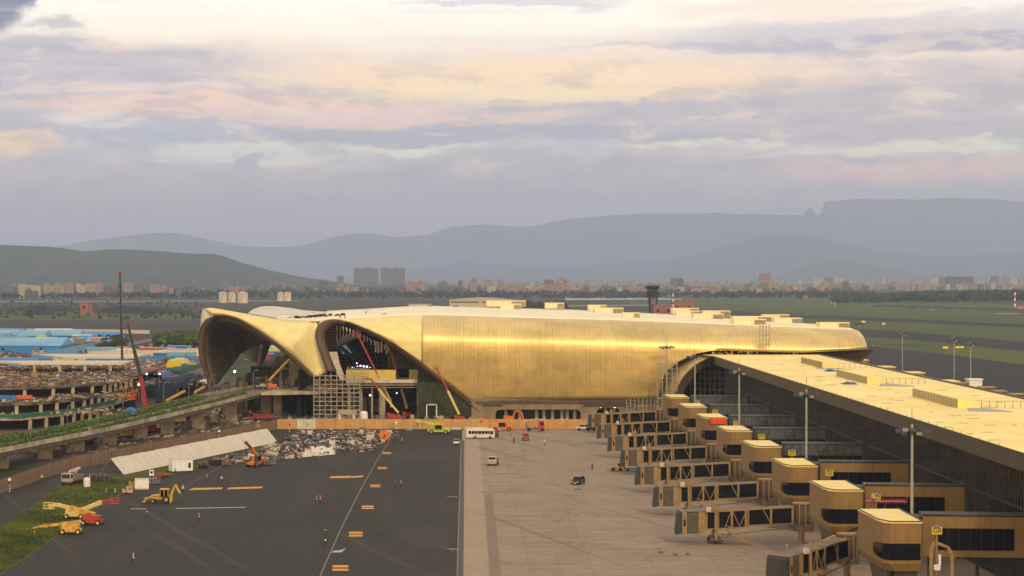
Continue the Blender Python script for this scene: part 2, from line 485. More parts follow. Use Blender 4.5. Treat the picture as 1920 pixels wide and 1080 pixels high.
band('taxiway_strip', [(1180, 573), (1500, 590), (1700, 598), (1990, 612), (2600, 645), (2600, 655), (1990, 617), (1700, 604), (1500, 596), (1180, 582)], .24, M['old_asphalt'])
band('runway_strip', [(1640, 571), (1990, 582), (2600, 602), (2600, 606), (1990, 586), (1640, 574)], .3, M['old_asphalt'])
band('brown_field', [(-900, 602), (380, 602), (500, 620), (500, 628), (-900, 628)], .06, M['mud'])
band('green_field', [(-900, 592), (600, 590), (600, 600), (-900, 602)], .10, M['farfield'])
band('access_road', [(-80, 720), (0, 690), (60, 676), (180, 653), (300, 632), (420, 615), (420, 619), (300, 637), (180, 661), (60, 688), (0, 704), (-80, 740)], .14, surf('track', (.15, .12, .10), (.19, .16, .13)))
band('far_road', [(-900, 567), (560, 564), (560, 565.3), (-900, 568.6)], .5, surf('far_road', (.3, .28, .26), (.2, .19, .18)))
band('far_road', [(1000, 574), (1300, 571), (1300, 572.5), (1000, 576)], .5, MATS['far_road'])

# hills
def ridge(name, D, depth, prof, m, label, seed=1, seg=240, rows=14):
    rr = random.Random(seed)
    from mathutils import noise as nz
    x0, x1 = prof[0][0], prof[-1][0]
    g = []
    for j in range(rows):
        t = j / (rows - 1)                           # 0 front foot .. 1 crest .. behind
        row = []
        for i in range(seg + 1):
            px = x0 + (x1 - x0) * i / seg
            Zc = H - (ip(prof, px) - VY) * D / F
            X = PX(px, D)
            if t < .85:
                k = t / .85
                gul = nz.fractal(Vector((X / D * 9 + seed, k * 1.3, seed)), 1.0, 2.0, 5) * (1 - abs(k - .5) * 1.2)
                z = Zc * (k ** 1.5 * .85 + .15 * k) * (1 + 1.5 * gul * (1 - k)) if k < 1 else Zc
                y = D - depth * (1 - k)
                y += gul * depth * .6 * (1 - k)
            else:
                k = (t - .85) / .15; z = Zc * (1 - k); y = D + depth * .5 * k
            z += nz.fractal(Vector((X / D * 70, t * 5, seed)), 1.0, 2.0, 4) * Zc * .02
            row.append((X, y, z if 0 < j < rows - 1 else -1))
        g.append(row)
    b = MB(); b.grid(g)
    o = b.build(name, m, smooth=False); struct(o); o['label'] = label
    return o
hillm = surf('hill_forest', (.022, .034, .018), (.035, .045, .024), (.07, .06, .045), s1=.002, s2=.006, f2=.5)
hazed_rockm = surf('hazed_hill_rock', (.085, .080, .075), (.05, .055, .05), (.16, .135, .12), s1=.001, s2=.003, f2=.6, stretch=(1, 1, 3))  # rock lightened: part of the distance haze is put into its colour
ridge('hill', 9800, 3000, [(-900, 470), (-500, 450), (-200, 470), (0, 459), (60, 461), (100, 462), (160, 471), (200, 468), (255, 467), (330, 474), (400, 476), (425, 482), (460, 494), (510, 508), (560, 518), (600, 524), (640, 530)], hillm, 'dark wooded hill rising behind the far left apartment blocks', 3)
ridge('hill', 32500, 5500, [(-900, 470), (-200, 480), (60, 470), (200, 446), (280, 436), (330, 436), (400, 452), (470, 464), (560, 462), (620, 446), (660, 436), (700, 437), (740, 444), (800, 440), (850, 424), (900, 420), (990, 424), (1060, 412), (1120, 404), (1200, 400), (1250, 399), (1340, 399), (1430, 401), (1500, 403), (1560, 410), (1700, 420), (2400, 430)], hazed_rockm, 'long pale ridge fading into haze', 5, 320)
ridge('mountain', 34500, 4300, [(1380, 520), (1440, 470), (1490, 430), (1505, 404), (1510, 396), (1515, 392), (1518, 387), (1522, 390), (1528, 398), (1534, 404), (1541, 396), (1544, 380), (1550, 374), (1600, 373), (1720, 374), (1760, 370), (1830, 372), (1880, 374), (1950, 376), (2400, 376)], hazed_rockm, 'flat topped mountain with a notched pinnacle at its left end', 8, 420)
ridge('hill', 27000, 4600, [(600, 530), (720, 512), (800, 500), (870, 492), (950, 496), (1050, 500), (1150, 494), (1240, 486), (1300, 478), (1370, 458), (1440, 437), (1500, 440), (1560, 450), (1650, 470), (1750, 480), (1900, 476), (2400, 480)], hillm, 'mid ridge in front of the flat topped mountain', 11, 300)
ridge('hill', 22500, 3200, [(1380, 528), (1450, 518), (1500, 500), (1540, 492), (1590, 490), (1640, 496), (1690, 508), (1760, 516), (1850, 520), (2400, 522)], hillm, 'low hump of hill in front of the mountain foot', 17, 160)
b = MB(); b.box(-41000, 41000, -2100, 38500, -2, 1480)
hz = b.build('haze', None); tag(hz, 'pale blue evening haze over the airfield', None, None, 'stuff')
hm = bpy.data.materials.new('haze'); hm.use_nodes = True; hm.node_tree.nodes.clear()
_o = hm.node_tree.nodes.new('ShaderNodeOutputMaterial'); _v = hm.node_tree.nodes.new('ShaderNodeVolumePrincipled')
_v.inputs['Color'].default_value = (.57, .68, .98, 1); _v.inputs['Density'].default_value = 5.6e-5; _v.inputs['Anisotropy'].default_value = 0.0
hm.node_tree.links.new(_v.outputs[0], _o.inputs['Volume'])
hz.data.materials.clear(); hz.data.materials.append(hm)
# ---------------------------------------------------------------- terminal
def metal_skin(name, col, rough, rib=0.0, per=.8, met=.85, var=.1, patch=None):
    m = mat(name, col, rough=rough, metal=met)
    nt, b = nodes_of(m)
    tc = nt.nodes.new('ShaderNodeTexCoord'); o = N(nt, tc.outputs['Object']); x, y = sepxy(nt, o)
    sp = nt.nodes.new('ShaderNodeSeparateXYZ'); nt.links.new(o.k, sp.inputs[0]); z = N(nt, sp.outputs[2])
    big = noise(nt, comb(nt, x * .05, y * .05, z * .12), 1.0, 4, .6)
    c = cmix(nt, big.sm(.3, .7), tuple(v * (1 - var) for v in col), tuple(min(1, v * (1 + var)) for v in col))
    pan = nt.nodes.new('ShaderNodeTexWhiteNoise'); pan.noise_dimensions = '3D'
    nt.links.new(comb(nt, (x / per).m('FLOOR'), 0, (z / 5.5).m('FLOOR')).k, pan.inputs['Vector'])
    c = cmix(nt, .07, c, cmix(nt, N(nt, pan.outputs[0]), tuple(v * .55 for v in col), tuple(min(1, v * 1.35) for v in col)))
    f = (x / per).m('FRACT'); seam = f.m('LESS_THAN', .22)
    hs = (z / 5.5).m('FRACT').m('LESS_THAN', .05).m('MAXIMUM', (x / 12.0).m('FRACT').m('LESS_THAN', .025))
    c = cmix(nt, hs * .13, c, tuple(v * .4 for v in col))
    c = cmix(nt, noise(nt, comb(nt, x * .9, y * .1, z * .08), 1.0, 4, .7).sm(.52, .72) * .22, c, tuple(v * .55 for v in col))
    c = cmix(nt, seam * .14, c, tuple(v * .4 for v in col))
    nt.links.new(c.k, b.inputs['Base Color'])
    rv = noise(nt, comb(nt, x * .4, y * .1, z * .4), 1.0, 4, .7)
    nt.links.new((rv * .34 + (rough - .17)).k, b.inputs['Roughness'])
    if rib:
        w = (x * (2 * PI / per)).m('SINE'); hh = noise(nt, comb(nt, x * .35, y * .3, z * .30), 1.0, 4, .6)
        bn = nt.nodes.new('ShaderNodeBump'); bn.inputs['Distance'].default_value = 1.0
        nt.links.new((w * rib + hh * .08).k, bn.inputs['Height']); nt.links.new(bn.outputs[0], b.inputs['Normal'])
    return m
M['gold'] = metal_skin('gold_ribbed_cladding', (.84, .62, .25), .50, rib=.004, per=1.2, met=.9, var=.17)
M['skin'] = mat('cream_gold_skin', (.80, .64, .24), rough=.6, metal=0.0, var=.06, scale=.25, col2=(.86, .70, .30), bump=.06, bscale=.9)
M['roofc'] = mat('cream_roof', (.80, .70, .48), rough=.6, var=.05, scale=.08, col2=(.88, .79, .58), bump=.02)
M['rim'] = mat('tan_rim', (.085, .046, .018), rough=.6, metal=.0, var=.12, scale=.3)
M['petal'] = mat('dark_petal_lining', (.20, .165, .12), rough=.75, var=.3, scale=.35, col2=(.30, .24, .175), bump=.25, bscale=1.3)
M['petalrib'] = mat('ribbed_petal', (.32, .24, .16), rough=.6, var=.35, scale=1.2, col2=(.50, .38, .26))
M['fascia'] = mat('bronze_fascia', (.085, .066, .036), rough=.6, metal=.0, var=.12, scale=.3)
M['tan'] = mat('tan_concrete', (.25, .18, .11), rough=.85, var=.22, scale=.25, bump=.01)
M['conc'] = mat('raw_concrete', (.40, .32, .22), rough=.9, var=.25, scale=.4, bump=.02)
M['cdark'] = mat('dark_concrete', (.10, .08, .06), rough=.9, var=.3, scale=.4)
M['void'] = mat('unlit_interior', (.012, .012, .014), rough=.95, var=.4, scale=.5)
M['steel'] = mat('grey_steel', (.22, .21, .20), rough=.5, metal=.3, var=.15, scale=1)
M['dsteel'] = mat('dark_steel', (.035, .032, .032), rough=.6, metal=.2, var=.2, scale=1)
M['scaf'] = mat('scaffold_tube', (.36, .31, .24), rough=.6, metal=.2, var=.25, scale=1)
M['white'] = mat('white_paint', (.74, .72, .68), rough=.55, var=.08, scale=1.2)
M['offw'] = mat('offwhite_membrane', (.55, .48, .38), rough=.7, var=.15, scale=.8)
M['yelw'] = mat('yellow_cladding', (.62, .46, .10), rough=.5, var=.08, scale=.5)
def glassm(name, col, rough=.06, spec=.8, grid=None, met=0.0):
    m = mat(name, col, rough=rough, spec=spec, var=.25, scale=.3, metal=met)
    return m
M['glass'] = glassm('dark_glass', (.010, .012, .015), .08, .35)
M['gglass'] = glassm('green_glass', (.050, .060, .022), .15, .4)

# front skin profile (height -> depth of the face), its top edge and its lower edge along the building
TOPY = [(600, 600), (613, 598), (670, 596.7), (736, 593), (791, 591), (900, 594), (1000, 597), (1200, 602), (1300, 606), (1450, 612), (1600, 618), (1640, 621)]
RIM2R = [(597.8, 609), (604, 603), (613, 599.5), (635.5, 599), (658, 604.4), (691, 617.8), (735.6, 640), (789, 677.8), (802, 691), (846.7, 724.4), (906.7, 775)]
ARCHB = [(906.7, 752), (1233, 749), (1239, 720), (1251, 695.5), (1273, 678), (1302, 664), (1331, 658), (1362, 656), (1398, 658), (1509, 660), (1553, 658), (1625, 654)]
DT = 676.0
def ztop(px): return H - (ip(TOPY, px) - VY) * DT / F
def prof(px, Z):
    zt = ztop(px); b_ = 8.0; z0 = zt - b_
    if Z >= z0: d = DT - 22.5 * math.sqrt(max(0, 1 - ((Z - z0) / b_) ** 2))
    else: d = DT - 22.5 + (z0 - Z) ** 1.5 * .035
    if px > 1590: d += 9 * (1 - math.sqrt(max(0, 1 - min(1, (px - 1590) / 36) ** 2)))
    return d
def onskin(px, py):
    """3-D point of the front skin seen at a photo pixel"""
    D = 655.0
    for _ in range(25):
        Z = H - (py - VY) * D / F
        D = .5 * D + .5 * prof(px, min(Z, ztop(px)))
    return W(px, py, D)
terminal = thing('airport_terminal', 'huge gold ribbed terminal building with flowing petal shaped roof and arched openings', 'terminal', (40, 700, 0))
def tp(b, name, m, **k): return b.build(name, m, terminal, world=True, **k)

def lower(px): return ip(RIM2R, px) if px < 906.7 else ip(ARCHB, px)
def front(x0, x1, step, flange=True):
    cols = []; x = x0; xs = []
    brk = [p[0] for p in ARCHB + RIM2R]
    while x < x1: xs.append(x); x += step
    xs.append(x1); xs = sorted(set([q for q in xs] + [q for q in brk if x0 < q < x1]))
    for x in xs:
        yb = lower(x); pb = onskin(x, yb); zt = ztop(x); z0 = zt - 8.0
        X = pb.x / pb.y                      # constant column direction kept as world x at the face
        col = []
        ph_end = math.asin(max(0, min(1, (pb.z - z0) / 8.0))) if pb.z > z0 else 0.0
        for i in range(15):
            ph = PI / 2 + (ph_end - PI / 2) * i / 14
            Z = z0 + 8.0 * math.sin(ph); col.append((pb.x, prof(x, Z), Z))
        if pb.z < z0:
            for i in range(1, 13):
                Z = z0 + (pb.z - z0) * i / 12; col.append((pb.x, prof(x, Z), Z))
        else: col += [col[-1]] * 12
        cols.append(col)
    return cols
b = MB(); b.grid(front(790, 1626, 6)); tp(b, 'ribbed_facade', M['gold'], smooth=True, solid=.3)
b = MB(); b.grid(front(598, 790, 4)); tp(b, 'smooth_skin', M['skin'], smooth=True, solid=.3)
# rounded right end returning to the back
b = MB(); rows = []
endc = front(1600, 1626, 26)[-1]
for k in range(10):
    t = k / 9
    rows.append([(p[0] + 3 * math.sin(t * PI / 2) * 1.2 - t * 10 * t, p[1] + t * 60, p[2] + (0)) for p in endc])
b.grid(rows, flip=True); tp(b, 'rounded_end', M['gold'], smooth=True, solid=.3)
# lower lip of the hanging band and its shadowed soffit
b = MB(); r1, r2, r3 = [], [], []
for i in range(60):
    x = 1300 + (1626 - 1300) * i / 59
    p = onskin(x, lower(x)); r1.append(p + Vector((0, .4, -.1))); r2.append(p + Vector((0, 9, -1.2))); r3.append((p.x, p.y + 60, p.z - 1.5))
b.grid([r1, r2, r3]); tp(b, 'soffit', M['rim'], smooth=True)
# concave tan base under the right end
b = MB(); rows = []
for k in range(9):
    t = k / 8; y = 656 + 34 * t
    rows.append([W(1530 + 22 * t + 0, y, 668), W(1560 + 5 * t, y + 2, 664), W(1622 - 22 * t, y, 664), W(1640 - 38 * t, y, 700)])
b.grid(rows); tp(b, 'curved_base', M['rim'], smooth=True)

# rim (broad lip) of the second arch
o2 = [(613, 697), (602, 667), (593, 640), (591, 624), (595, 611), (604, 603), (617, 599), (635.5, 599), (658, 604), (691, 617.5), (735.6, 640), (789, 677.5), (802, 690.5), (846.7, 724), (906.7, 777)]
i2 = [(631, 697), (624, 680), (616, 660), (610, 643), (608, 628), (611, 618), (620, 612), (636, 609), (656, 612), (687, 624), (731, 646), (783, 684), (796, 697), (840, 730), (893, 777)]
def rim(outer, inner, dfun, name, m, n=70, back=4.0, parent=None):
    A = arcpts(smooth([(x, y, 0) for x, y in outer], 2), n); Bq = arcpts(smooth([(x, y, 0) for x, y in inner], 2), n)
    ra, rb, rc, rd = [], [], [], []
    for p, q in zip(A, Bq):
        D = dfun(p.x, p.y)
        ra.append(W(p.x, p.y, D + .6)); mid = (p + q) / 2
        rb.append(W(p.x * .8 + q.x * .2, p.y * .8 + q.y * .2, D - .9)); rc.append(W(q.x, q.y, D + back * .5)); rd.append(W(q.x, q.y, D + back))
    b = MB(); b.grid([ra, rb, rc, rd]); return tp(b, name, m, smooth=True, solid=.2)
def d2(x, y): return onskin(max(x, 598), min(max(y, ip(TOPY, x) + 1), 776)).y - .3 if x > 640 else 654 - max(0, (y - 620)) * .06 + max(0, 612 - y) * .5
rim(o2, i2, d2, 'arch_rim', M['rim'], back=5)
# skin between the two arches, falling to a narrow foot
o1 = [(395, 726), (383, 700), (374, 675), (371, 641), (376, 612), (386, 598), (402.6, 591.8), (424, 591.5), (443.5, 596), (460, 604), (484.5, 618), (508.5, 634.5), (532.6, 652), (556.7, 673.5), (592, 707)]
i1 = [(400, 722), (392, 700), (386, 675), (384, 645), (388, 619), (396, 606), (408, 599), (424, 598), (441, 602), (457, 609), (481, 623), (505, 641), (529, 658), (553, 680), (583, 707)]
def d1(x, y): return 692 - 40 * max(0, (x - 400)) / 200
rim(o1, i1, d1, 'arch_rim', M['rim'], back=4)
lowc = arcpts([(x, y, 0) for x, y in o1[6:]], 44)
upc = arcpts(smooth([(384, 578.3, 0), (396, 577.5, 0), (412, 580, 0), (436, 584.5, 0), (465, 589.5, 0), (494, 594.5, 0), (518, 599, 0), (560, 602, 0), (592, 602, 0), (596, 609, 0), (592, 624, 0), (594, 640, 0), (603, 667, 0), (614, 697, 0)], 1), 44)
rows = []
for i, (p, q) in enumerate(zip(lowc, upc)):
    D0 = d1(p.x, p.y); D1 = 700 - 24 * min(1, max(0, (q.x - 384) / 210)) if q.y < 606 else 656 - (q.y - 606) * .03
    if q.y >= 606: D1 = min(D1, 664 - (q.y - 606) * .1)
    r = []
    for k in range(9):
        t = k / 8; x = p.x + (q.x - p.x) * t; y = p.y + (q.y - p.y) * t
        bul = math.sin(t * PI) * 4.0 * (1 - i / 60)
        tt = t * t if q.y < 606 else t
        r.append(W(x, y, D0 + (D1 - D0) * tt - bul * .6))
    rows.append(r)
b = MB(); b.grid(rows); tp(b, 'smooth_skin', M['skin'], smooth=True, solid=.3)
# upturned left edge of the roof beside the first arch
lc = arcpts([(x, y, 0) for x, y in o1[3:7]], 14); uc = arcpts([(377.5, 608, 0), (377, 590, 0), (380, 579.5, 0), (388, 577.8, 0)], 14)
b = MB(); b.grid([[W(p.x, p.y, 691) for p in lc], [W((p.x + q.x) / 2, (p.y + q.y) / 2, 694) for p, q in zip(lc, uc)], [W(q.x, q.y, 700) for q in uc], [W(q.x + 8, q.y + 1, 712) for q in uc]])
tp(b, 'roof_edge', M['offw'], smooth=True)
# dark funnel lining of the first arch: smooth vault above, ribbed fan below
ii = arcpts(smooth([(x, y, 0) for x, y in i1[:12]], 2), 60)
jj = arcpts(smooth([(405, 722, 0), (412, 716, 0), (419, 706, 0), (436, 684, 0), (446, 670, 0), (453, 661, 0), (475, 650, 0), (495, 644, 0), (508, 642, 0)], 1), 60)
def lining(lo, hi, name, m, rib=0, curve=.9):
    rows = []
    for i in range(lo, hi + 1):
        p, q = ii[i], jj[i]; r = []
        D0 = d1(p.x, p.y) + 3; D1 = 712 + 34 * math.sin(PI * i / 60)
        for k in range(12):
            t = k / 11; x = p.x + (q.x - p.x) * t; y = p.y + (q.y - p.y) * t
            r.append(W(x, y, D0 + (D1 - D0) * t + math.sin(t * PI) * 14 * curve * math.sin(PI * min(1, (i + 4) / 60)) + (rib if i % 2 else 0)))
        rows.append(r)
    b = MB(); b.grid(rows); return tp(b, name, m, smooth=not rib, solid=.1)
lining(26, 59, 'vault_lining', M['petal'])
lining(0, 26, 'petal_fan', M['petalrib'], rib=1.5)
# inner petals standing under the roof
def petal(pts_top, pts_bot, D0, D1, m, n=18, name='petal', dep=5):
    A = arcpts(pts_top, n); Bq = arcpts(pts_bot, n); rows = []
    for k in range(8):
        t = k / 7; rows.append([W(p.x + (q.x - p.x) * t, p.y + (q.y - p.y) * t, D0 + (D1 - D0) * t - math.sin(PI * i / (n - 1)) * dep + (i % 2) * .6) for i, (p, q) in enumerate(zip(A, Bq))])
    b = MB(); b.grid(rows); return tp(b, name, m, solid=.1)
petal([(452, 652, 0), (478, 645, 0), (492, 642, 0)], [(458, 672, 0), (478, 680, 0), (489, 676, 0)], 770, 790, M['offw'])
petal([(488, 640, 0), (500, 636, 0), (510, 640, 0)], [(481, 690, 0), (486, 688, 0), (495, 678, 0)], 745, 760, M['petal'])

# roof: front edge to back edge, plus the far petal hump
FE = [(518, 598.6), (560, 602), (598, 602)] + TOPY[1:-1]
BE = [(512, 594), (545, 591), (575, 587), (595, 584.5), (630, 582.5), (680, 580), (742, 576), (770, 574.5), (805, 573.7), (842, 575), (980, 578.7), (1070, 581), (1170, 586), (1262, 590), (1330, 595), (1420, 601), (1508, 607), (1560, 610), (1600, 617)]
def dback(px): return ip([(512, 715), (600, 800), (805, 890), (1262, 800), (1500, 715), (1600, 680)], px)
rows = []
for i in range(110):
    x = 518 + (1600 - 518) * i / 109
    yf, yb = ip(FE, x), ip(BE, x); r = []
    pf = W(x, yf, DT if x > 600 else 700 - 24 * (x - 518) / 82 - 5 * (x < 600)); xb = min(x, 1596); pb = W(xb, yb, dback(x))
    for k in range(7):
        t = k / 6; r.append(pf.lerp(pb, t) + Vector((0, 0, math.sin(t * PI) * .15)))
    rows.append(r)
b = MB(); b.grid(rows); tp(b, 'roof', M['roofc'], smooth=True, solid=.3)
hx = [(463, 588.5), (470, 582), (477, 577.5), (489, 573.7), (503, 572.6), (518, 573.4), (545, 577), (568.7, 581.5), (590, 583.5), (612, 585)]
hb = [(470, 591), (506, 600), (530, 598), (560, 594), (585, 590), (612, 586.5)]
A = arcpts([(x, y, 0) for x, y in hx], 30); Bq = arcpts([(x, y, 0) for x, y in hb], 30)
b = MB(); b.grid([[W(p.x + (q.x - p.x) * t, p.y + (q.y - p.y) * t, 790 - 80 * t + 10 * math.sin(PI * t)) for p, q in zip(A, Bq)] for t in [k / 7 for k in range(8)]])
tp(b, 'far_canopy', mat('grey_white_roof', (.58, .55, .48), rough=.6, var=.12, scale=.3), smooth=True, solid=.3)
b = MB(); b.tpath([W(x, y - .4, 788) for x, y in hx], .45); b.tpath([W(x, y, 700) for x, y in [(384, 578), (396, 577.3), (412, 579.8), (436, 584.3), (465, 589.2), (494, 594.2), (518, 598.6)]], .35)
buildn(b, 'roof_rail', M['rim'], terminal)
# standing seams on the upturned left canopy
b = MB()
for k in range(20):
    x = 398 + k * 6.3; y = ip([(384, 578), (396, 577.3), (412, 579.8), (436, 584.3), (465, 589.2), (494, 594.2), (518, 598.6)], x)
    b.bar(W(x, y + .8, 699), W(x + 6, y + 5, 693), .18, .35)
tp(b, 'roof_seam', mat('pink_seam', (.42, .30, .26), var=.2))

# ground floor under the gold face: wall with rounded openings, beam and dark rooms
FD = 656.0
def fx(px, D=FD): return (px - VX) * D / F
def fz(py, D=FD): return H - (py - VY) * D / F
b = MB(); X0, X1 = fx(884), fx(1262)
ops = [(929, 1089, 768, 781), (1119, 1162, 764, 781)]
xs = [X0]
edges = [(fx(a), fx(c)) for a, c, _, _ in ops]
cur = X0
for (a, c), (_, _, t, bt) in zip(edges, ops):
    b.box(cur, a, FD, FD + 1, 0, 7.2)
    b.box(a, c, FD, FD + 1, fz(t), 7.2)
    # rounded corners
    for sx, xx in ((1, a), (-1, c)):
        rr = 1.6; pts = [(xx, FD, fz(t))] + [(xx + sx * (rr - rr * math.sin(q)), FD, fz(t) - rr + rr * math.cos(q)) for q in [PI / 2 * k / 6 for k in range(7)]]
        b.ext([Vector(p) for p in pts], (0, 1, 0))
    cur = c
b.box(cur, X1, FD, FD + 1, 0, 7.2)
tp(b, 'ground_floor_wall', M['tan'])
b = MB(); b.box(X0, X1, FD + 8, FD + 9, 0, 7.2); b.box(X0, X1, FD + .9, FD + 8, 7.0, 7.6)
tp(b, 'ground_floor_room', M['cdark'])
b = MB()
for px in (946, 972, 1004, 1018, 1034, 1052, 1062, 1076, 1134, 1150): b.box(fx(px), fx(px) + 1.0, FD + 4, FD + 5, 0, 7)
b.box(fx(962), fx(970), FD + 4.5, FD + 4.8, 2.4, 5.5)
buildn(b, 'inner_column', M['offw'], terminal)
b = MB(); b.box(fx(892), fx(1240), FD - .5, FD + 1.2, 5.6, 6.3); b.box(fx(905), fx(942), FD - .9, FD, 5.0, 5.35); b.box(fx(1094), fx(1190), FD - .9, FD, 5.0, 5.35)
b.box(fx(1122), fx(1128), FD + .8, FD + 1.4, 3.6, 4); b.box(fx(1148), fx(1156), FD + .8, FD + 1.4, 3.6, 4)
for i in range(70): b.box(X0 + 6 + i * .95, X0 + 6.2 + i * .95, FD - .8, FD + .2, 6.1, 6.9)
tp(b, 'edge_beam', M['cdark'])
b = MB()
for px in (1121, 1151): b.box(fx(px), fx(px + 7), FD + 1.5, FD + 1.7, 4.0, 4.3)
buildn(b, 'strip_light', mat('lit_tube', (1, .85, .6), emit=3), terminal)

# second arch interior ------------------------------------------------
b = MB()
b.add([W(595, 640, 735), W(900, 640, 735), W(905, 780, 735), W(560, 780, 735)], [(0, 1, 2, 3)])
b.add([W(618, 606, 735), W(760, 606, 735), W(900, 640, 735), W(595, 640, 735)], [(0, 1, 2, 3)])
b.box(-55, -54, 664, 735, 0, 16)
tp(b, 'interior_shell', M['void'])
ID = 661.0
def ix(px): return (px - VX) * ID / F
def iz(py): return H - (py - VY) * ID / F
b = MB(); b.box(ix(649), ix(742), ID, ID + .6, iz(716), iz(693.5)); tp(b, 'yellow_parapet', M['yelw'])
b = MB(); b.box(ix(767), ix(783), ID, ID + 3, iz(711.5), iz(693)); tp(b, 'yellow_cabin', mat('dull_yellow', (.36, .27, .07), var=.15))
b = MB(); b.box(ix(649), ix(784), ID - 1.5, ID + 14, iz(717.5), iz(711.5)); tp(b, 'concourse_slab', M['offw'])
b = MB(); b.box(ix(649), ix(784), ID - .8, ID + 14, iz(723), iz(717.5)); b.box(ix(655), ix(784), ID - 1.3, ID - .9, iz(727), iz(725.5)); tp(b, 'slab_beam', M['tan'])
# grey striped wall of the gallery
b = MB()
for k in range(22):
    x = 724 + k * 2.7; yt = max(640 + (x - 724) * .62, 642); b.box(ix(x) + .04, ix(x + 1.9), 673, 673.5, iz(694), H - (yt - VY) * 673 / F + .5)
tp(b, 'slatted_wall', mat('brown_grey_slats', (.10, .078, .058), var=.25, scale=2))
b = MB()
for px, w_ in ((655, .35), (677, .4), (697, .3), (784, .5), (716, 1.1)):
    b.tube((ix(px), ID + 2, 0), (ix(px), ID + 2, iz(722)), w_)
buildn(b, 'round_column', M['conc'], terminal)
b = MB()
for k in range(7): b.bar(W(640 + k * 8, 727, 667), W(648 + k * 8, 778, 667), .18)
b.box(ix(671), ix(686), 668, 668.5, iz(778), iz(748)); b.box(ix(690), ix(716), 672, 672.5, iz(776), iz(752))
for zz in (4, 8, 12): b.box(ix(655), ix(784), 676, 677, zz, zz + .4)
tp(b, 'concourse_frame', mat('brown_frame', (.085, .065, .05), var=.3))
# lattice and white fins of the inner petal
b = MB()
for k in range(9):
    y = 618 + k * 5.1; b.tube(W(608 + max(0, k - 3) * 1.4, y, 664), W(631 - abs(k - 3) * .5, y - 3 + k * .5, 668), .10, n=5)
for k in range(6):
    x = 611 + k * 4; b.tube(W(x, 616, 664), W(x + 5, 660, 666), .10, n=5)
tp(b, 'petal_lattice', M['rim'])
b = MB()
for k in range(8):
    x = 632 + k * 6.2
    pts = smooth([W(x, 614 + k * .8, 664 + k), W(x - 1 + k * .4, 628, 668 + k), W(634 + k * 3.0, 646 - k * 1.6, 672 + k)], 2)
    b.path(pts, .22, 1.5)
tp(b, 'vault_fin', M['offw'])
b = MB()
for k in range(5):
    pts = smooth([W(619 + k * 2.6, 660, 660 + k), W(626 + k * 2.2, 685, 660 + k), W(641 + k * 1.4, 712, 661 + k)], 2)
    b.path(pts, .3, .9)
tp(b, 'leg_fin', mat('pale_membrane', (.60, .52, .42), var=.12))
b = MB()
for k in range(14):                                     # loose strips along the vault edge
    x = 642 + k * 6.5; y = 612 + k * 2.9; b.path([W(x, y, 664), W(x + 2, y + 3 + rnd.random() * 2, 663), W(x + 1, y + 7 + rnd.random() * 5, 664)], .25, .5)
for x, y in ((704, 648), (709, 650), (715, 648), (724, 652)): b.path([W(x, y - 8, 668), W(x + 1, y, 668), W(x, y + 12, 668)], .5, .3)
tp(b, 'hanging_strip', M['offw'])
b = MB()
b.bar(W(640, 652, 715), W(668, 676, 705), 1.0); b.bar(W(648, 640, 722), W(700, 690, 712), .8)
for k in range(10): b.bar(W(640 + k * 12, 648 + (k % 3) * 4, 722), W(655 + k * 11, 690, 722), .35)
for k in range(6): b.bar(W(632, 655 + k * 7, 722), W(735, 652 + k * 8, 722), .3)
tp(b, 'roof_truss', M['dsteel'])
b = MB(); b.add([W(638, 650, 716), W(648, 646, 716), W(660, 662, 716), (W(642, 664, 716))], [(0, 1, 2, 3)]); b.add([W(652, 662, 714), W(658, 664, 714), W(660, 667, 714), W(650, 665, 714)], [(0, 1, 2, 3)])
tp(b, 'window_glimpse', mat('glowing_window', (.30, .36, .42), rough=.3, emit=.35, var=.4, scale=.8))  # outside light is put into these panes as a faint glow
b = MB()
for x, y in ((676, 686), (682, 687), (688, 687.5), (670, 686.5), (661, 689), (694, 689)): b.ball(W(x, y, 700), .32 if 672 < x < 690 else .15)
for x, y in ((694, 741), (669, 681), (744, 737), (785, 738)): b.ball(W(x, y, 662), .2)
buildn(b, 'interior_lamp', mat('violet_lamp', (.75, .62, 1), emit=4, var=.02), terminal)
# green glass wall clipped by the rim
gl = 657.0
poly = [(783, 682), (796, 692), (840, 726), (893, 774), (897, 781), (783, 781)]
b = MB(); b.ext([W(x, y, gl) for x, y in poly[::-1]], (0, .3, 0)); tp(b, 'green_glass_wall', M['gglass'])
b = MB(); b.ext([W(x, y, gl - .12) for x, y in [(784.5, 688), (796, 696), (818, 714), (818, 716.5), (784.5, 716.5)][::-1]], (0, .06, 0)); tp(b, 'dark_pane', M['void'])
b = MB()
for k in range(11):
    x = 783.8 + k * 9.6; yt = max(ip([(783, 684), (796, 694), (840, 728), (893, 776), (897, 781)], x), 684); b.bar(W(x, yt + 1, gl - .15), W(x, 781, gl - .15), .16)
for k in range(9):
    y = 700 + k * 9.4; xr = ip([(684, 783), (694, 796), (728, 840), (776, 893)], y); b.bar(W(784, y, gl - .15), W(xr - 1, y, gl - .15), .14)
tp(b, 'mullion', mat('dark_mullion', (.02, .02, .015)))
b = MB(); b.box(fx(799), fx(801), gl - .5, gl, 0, fz(758)); b.box(fx(817.5), fx(819.5), gl - .5, gl, 0, fz(758)); b.box(fx(799), fx(819.5), gl - .5, gl, fz(759.8), fz(758))
fr = tp(b, 'door_frame', M['white']); b = MB(); b.box(fx(801.2), fx(817.3), gl - .3, gl - .05, 0, fz(760)); d_ = b.build('doorway', M['void'], terminal, world=True)

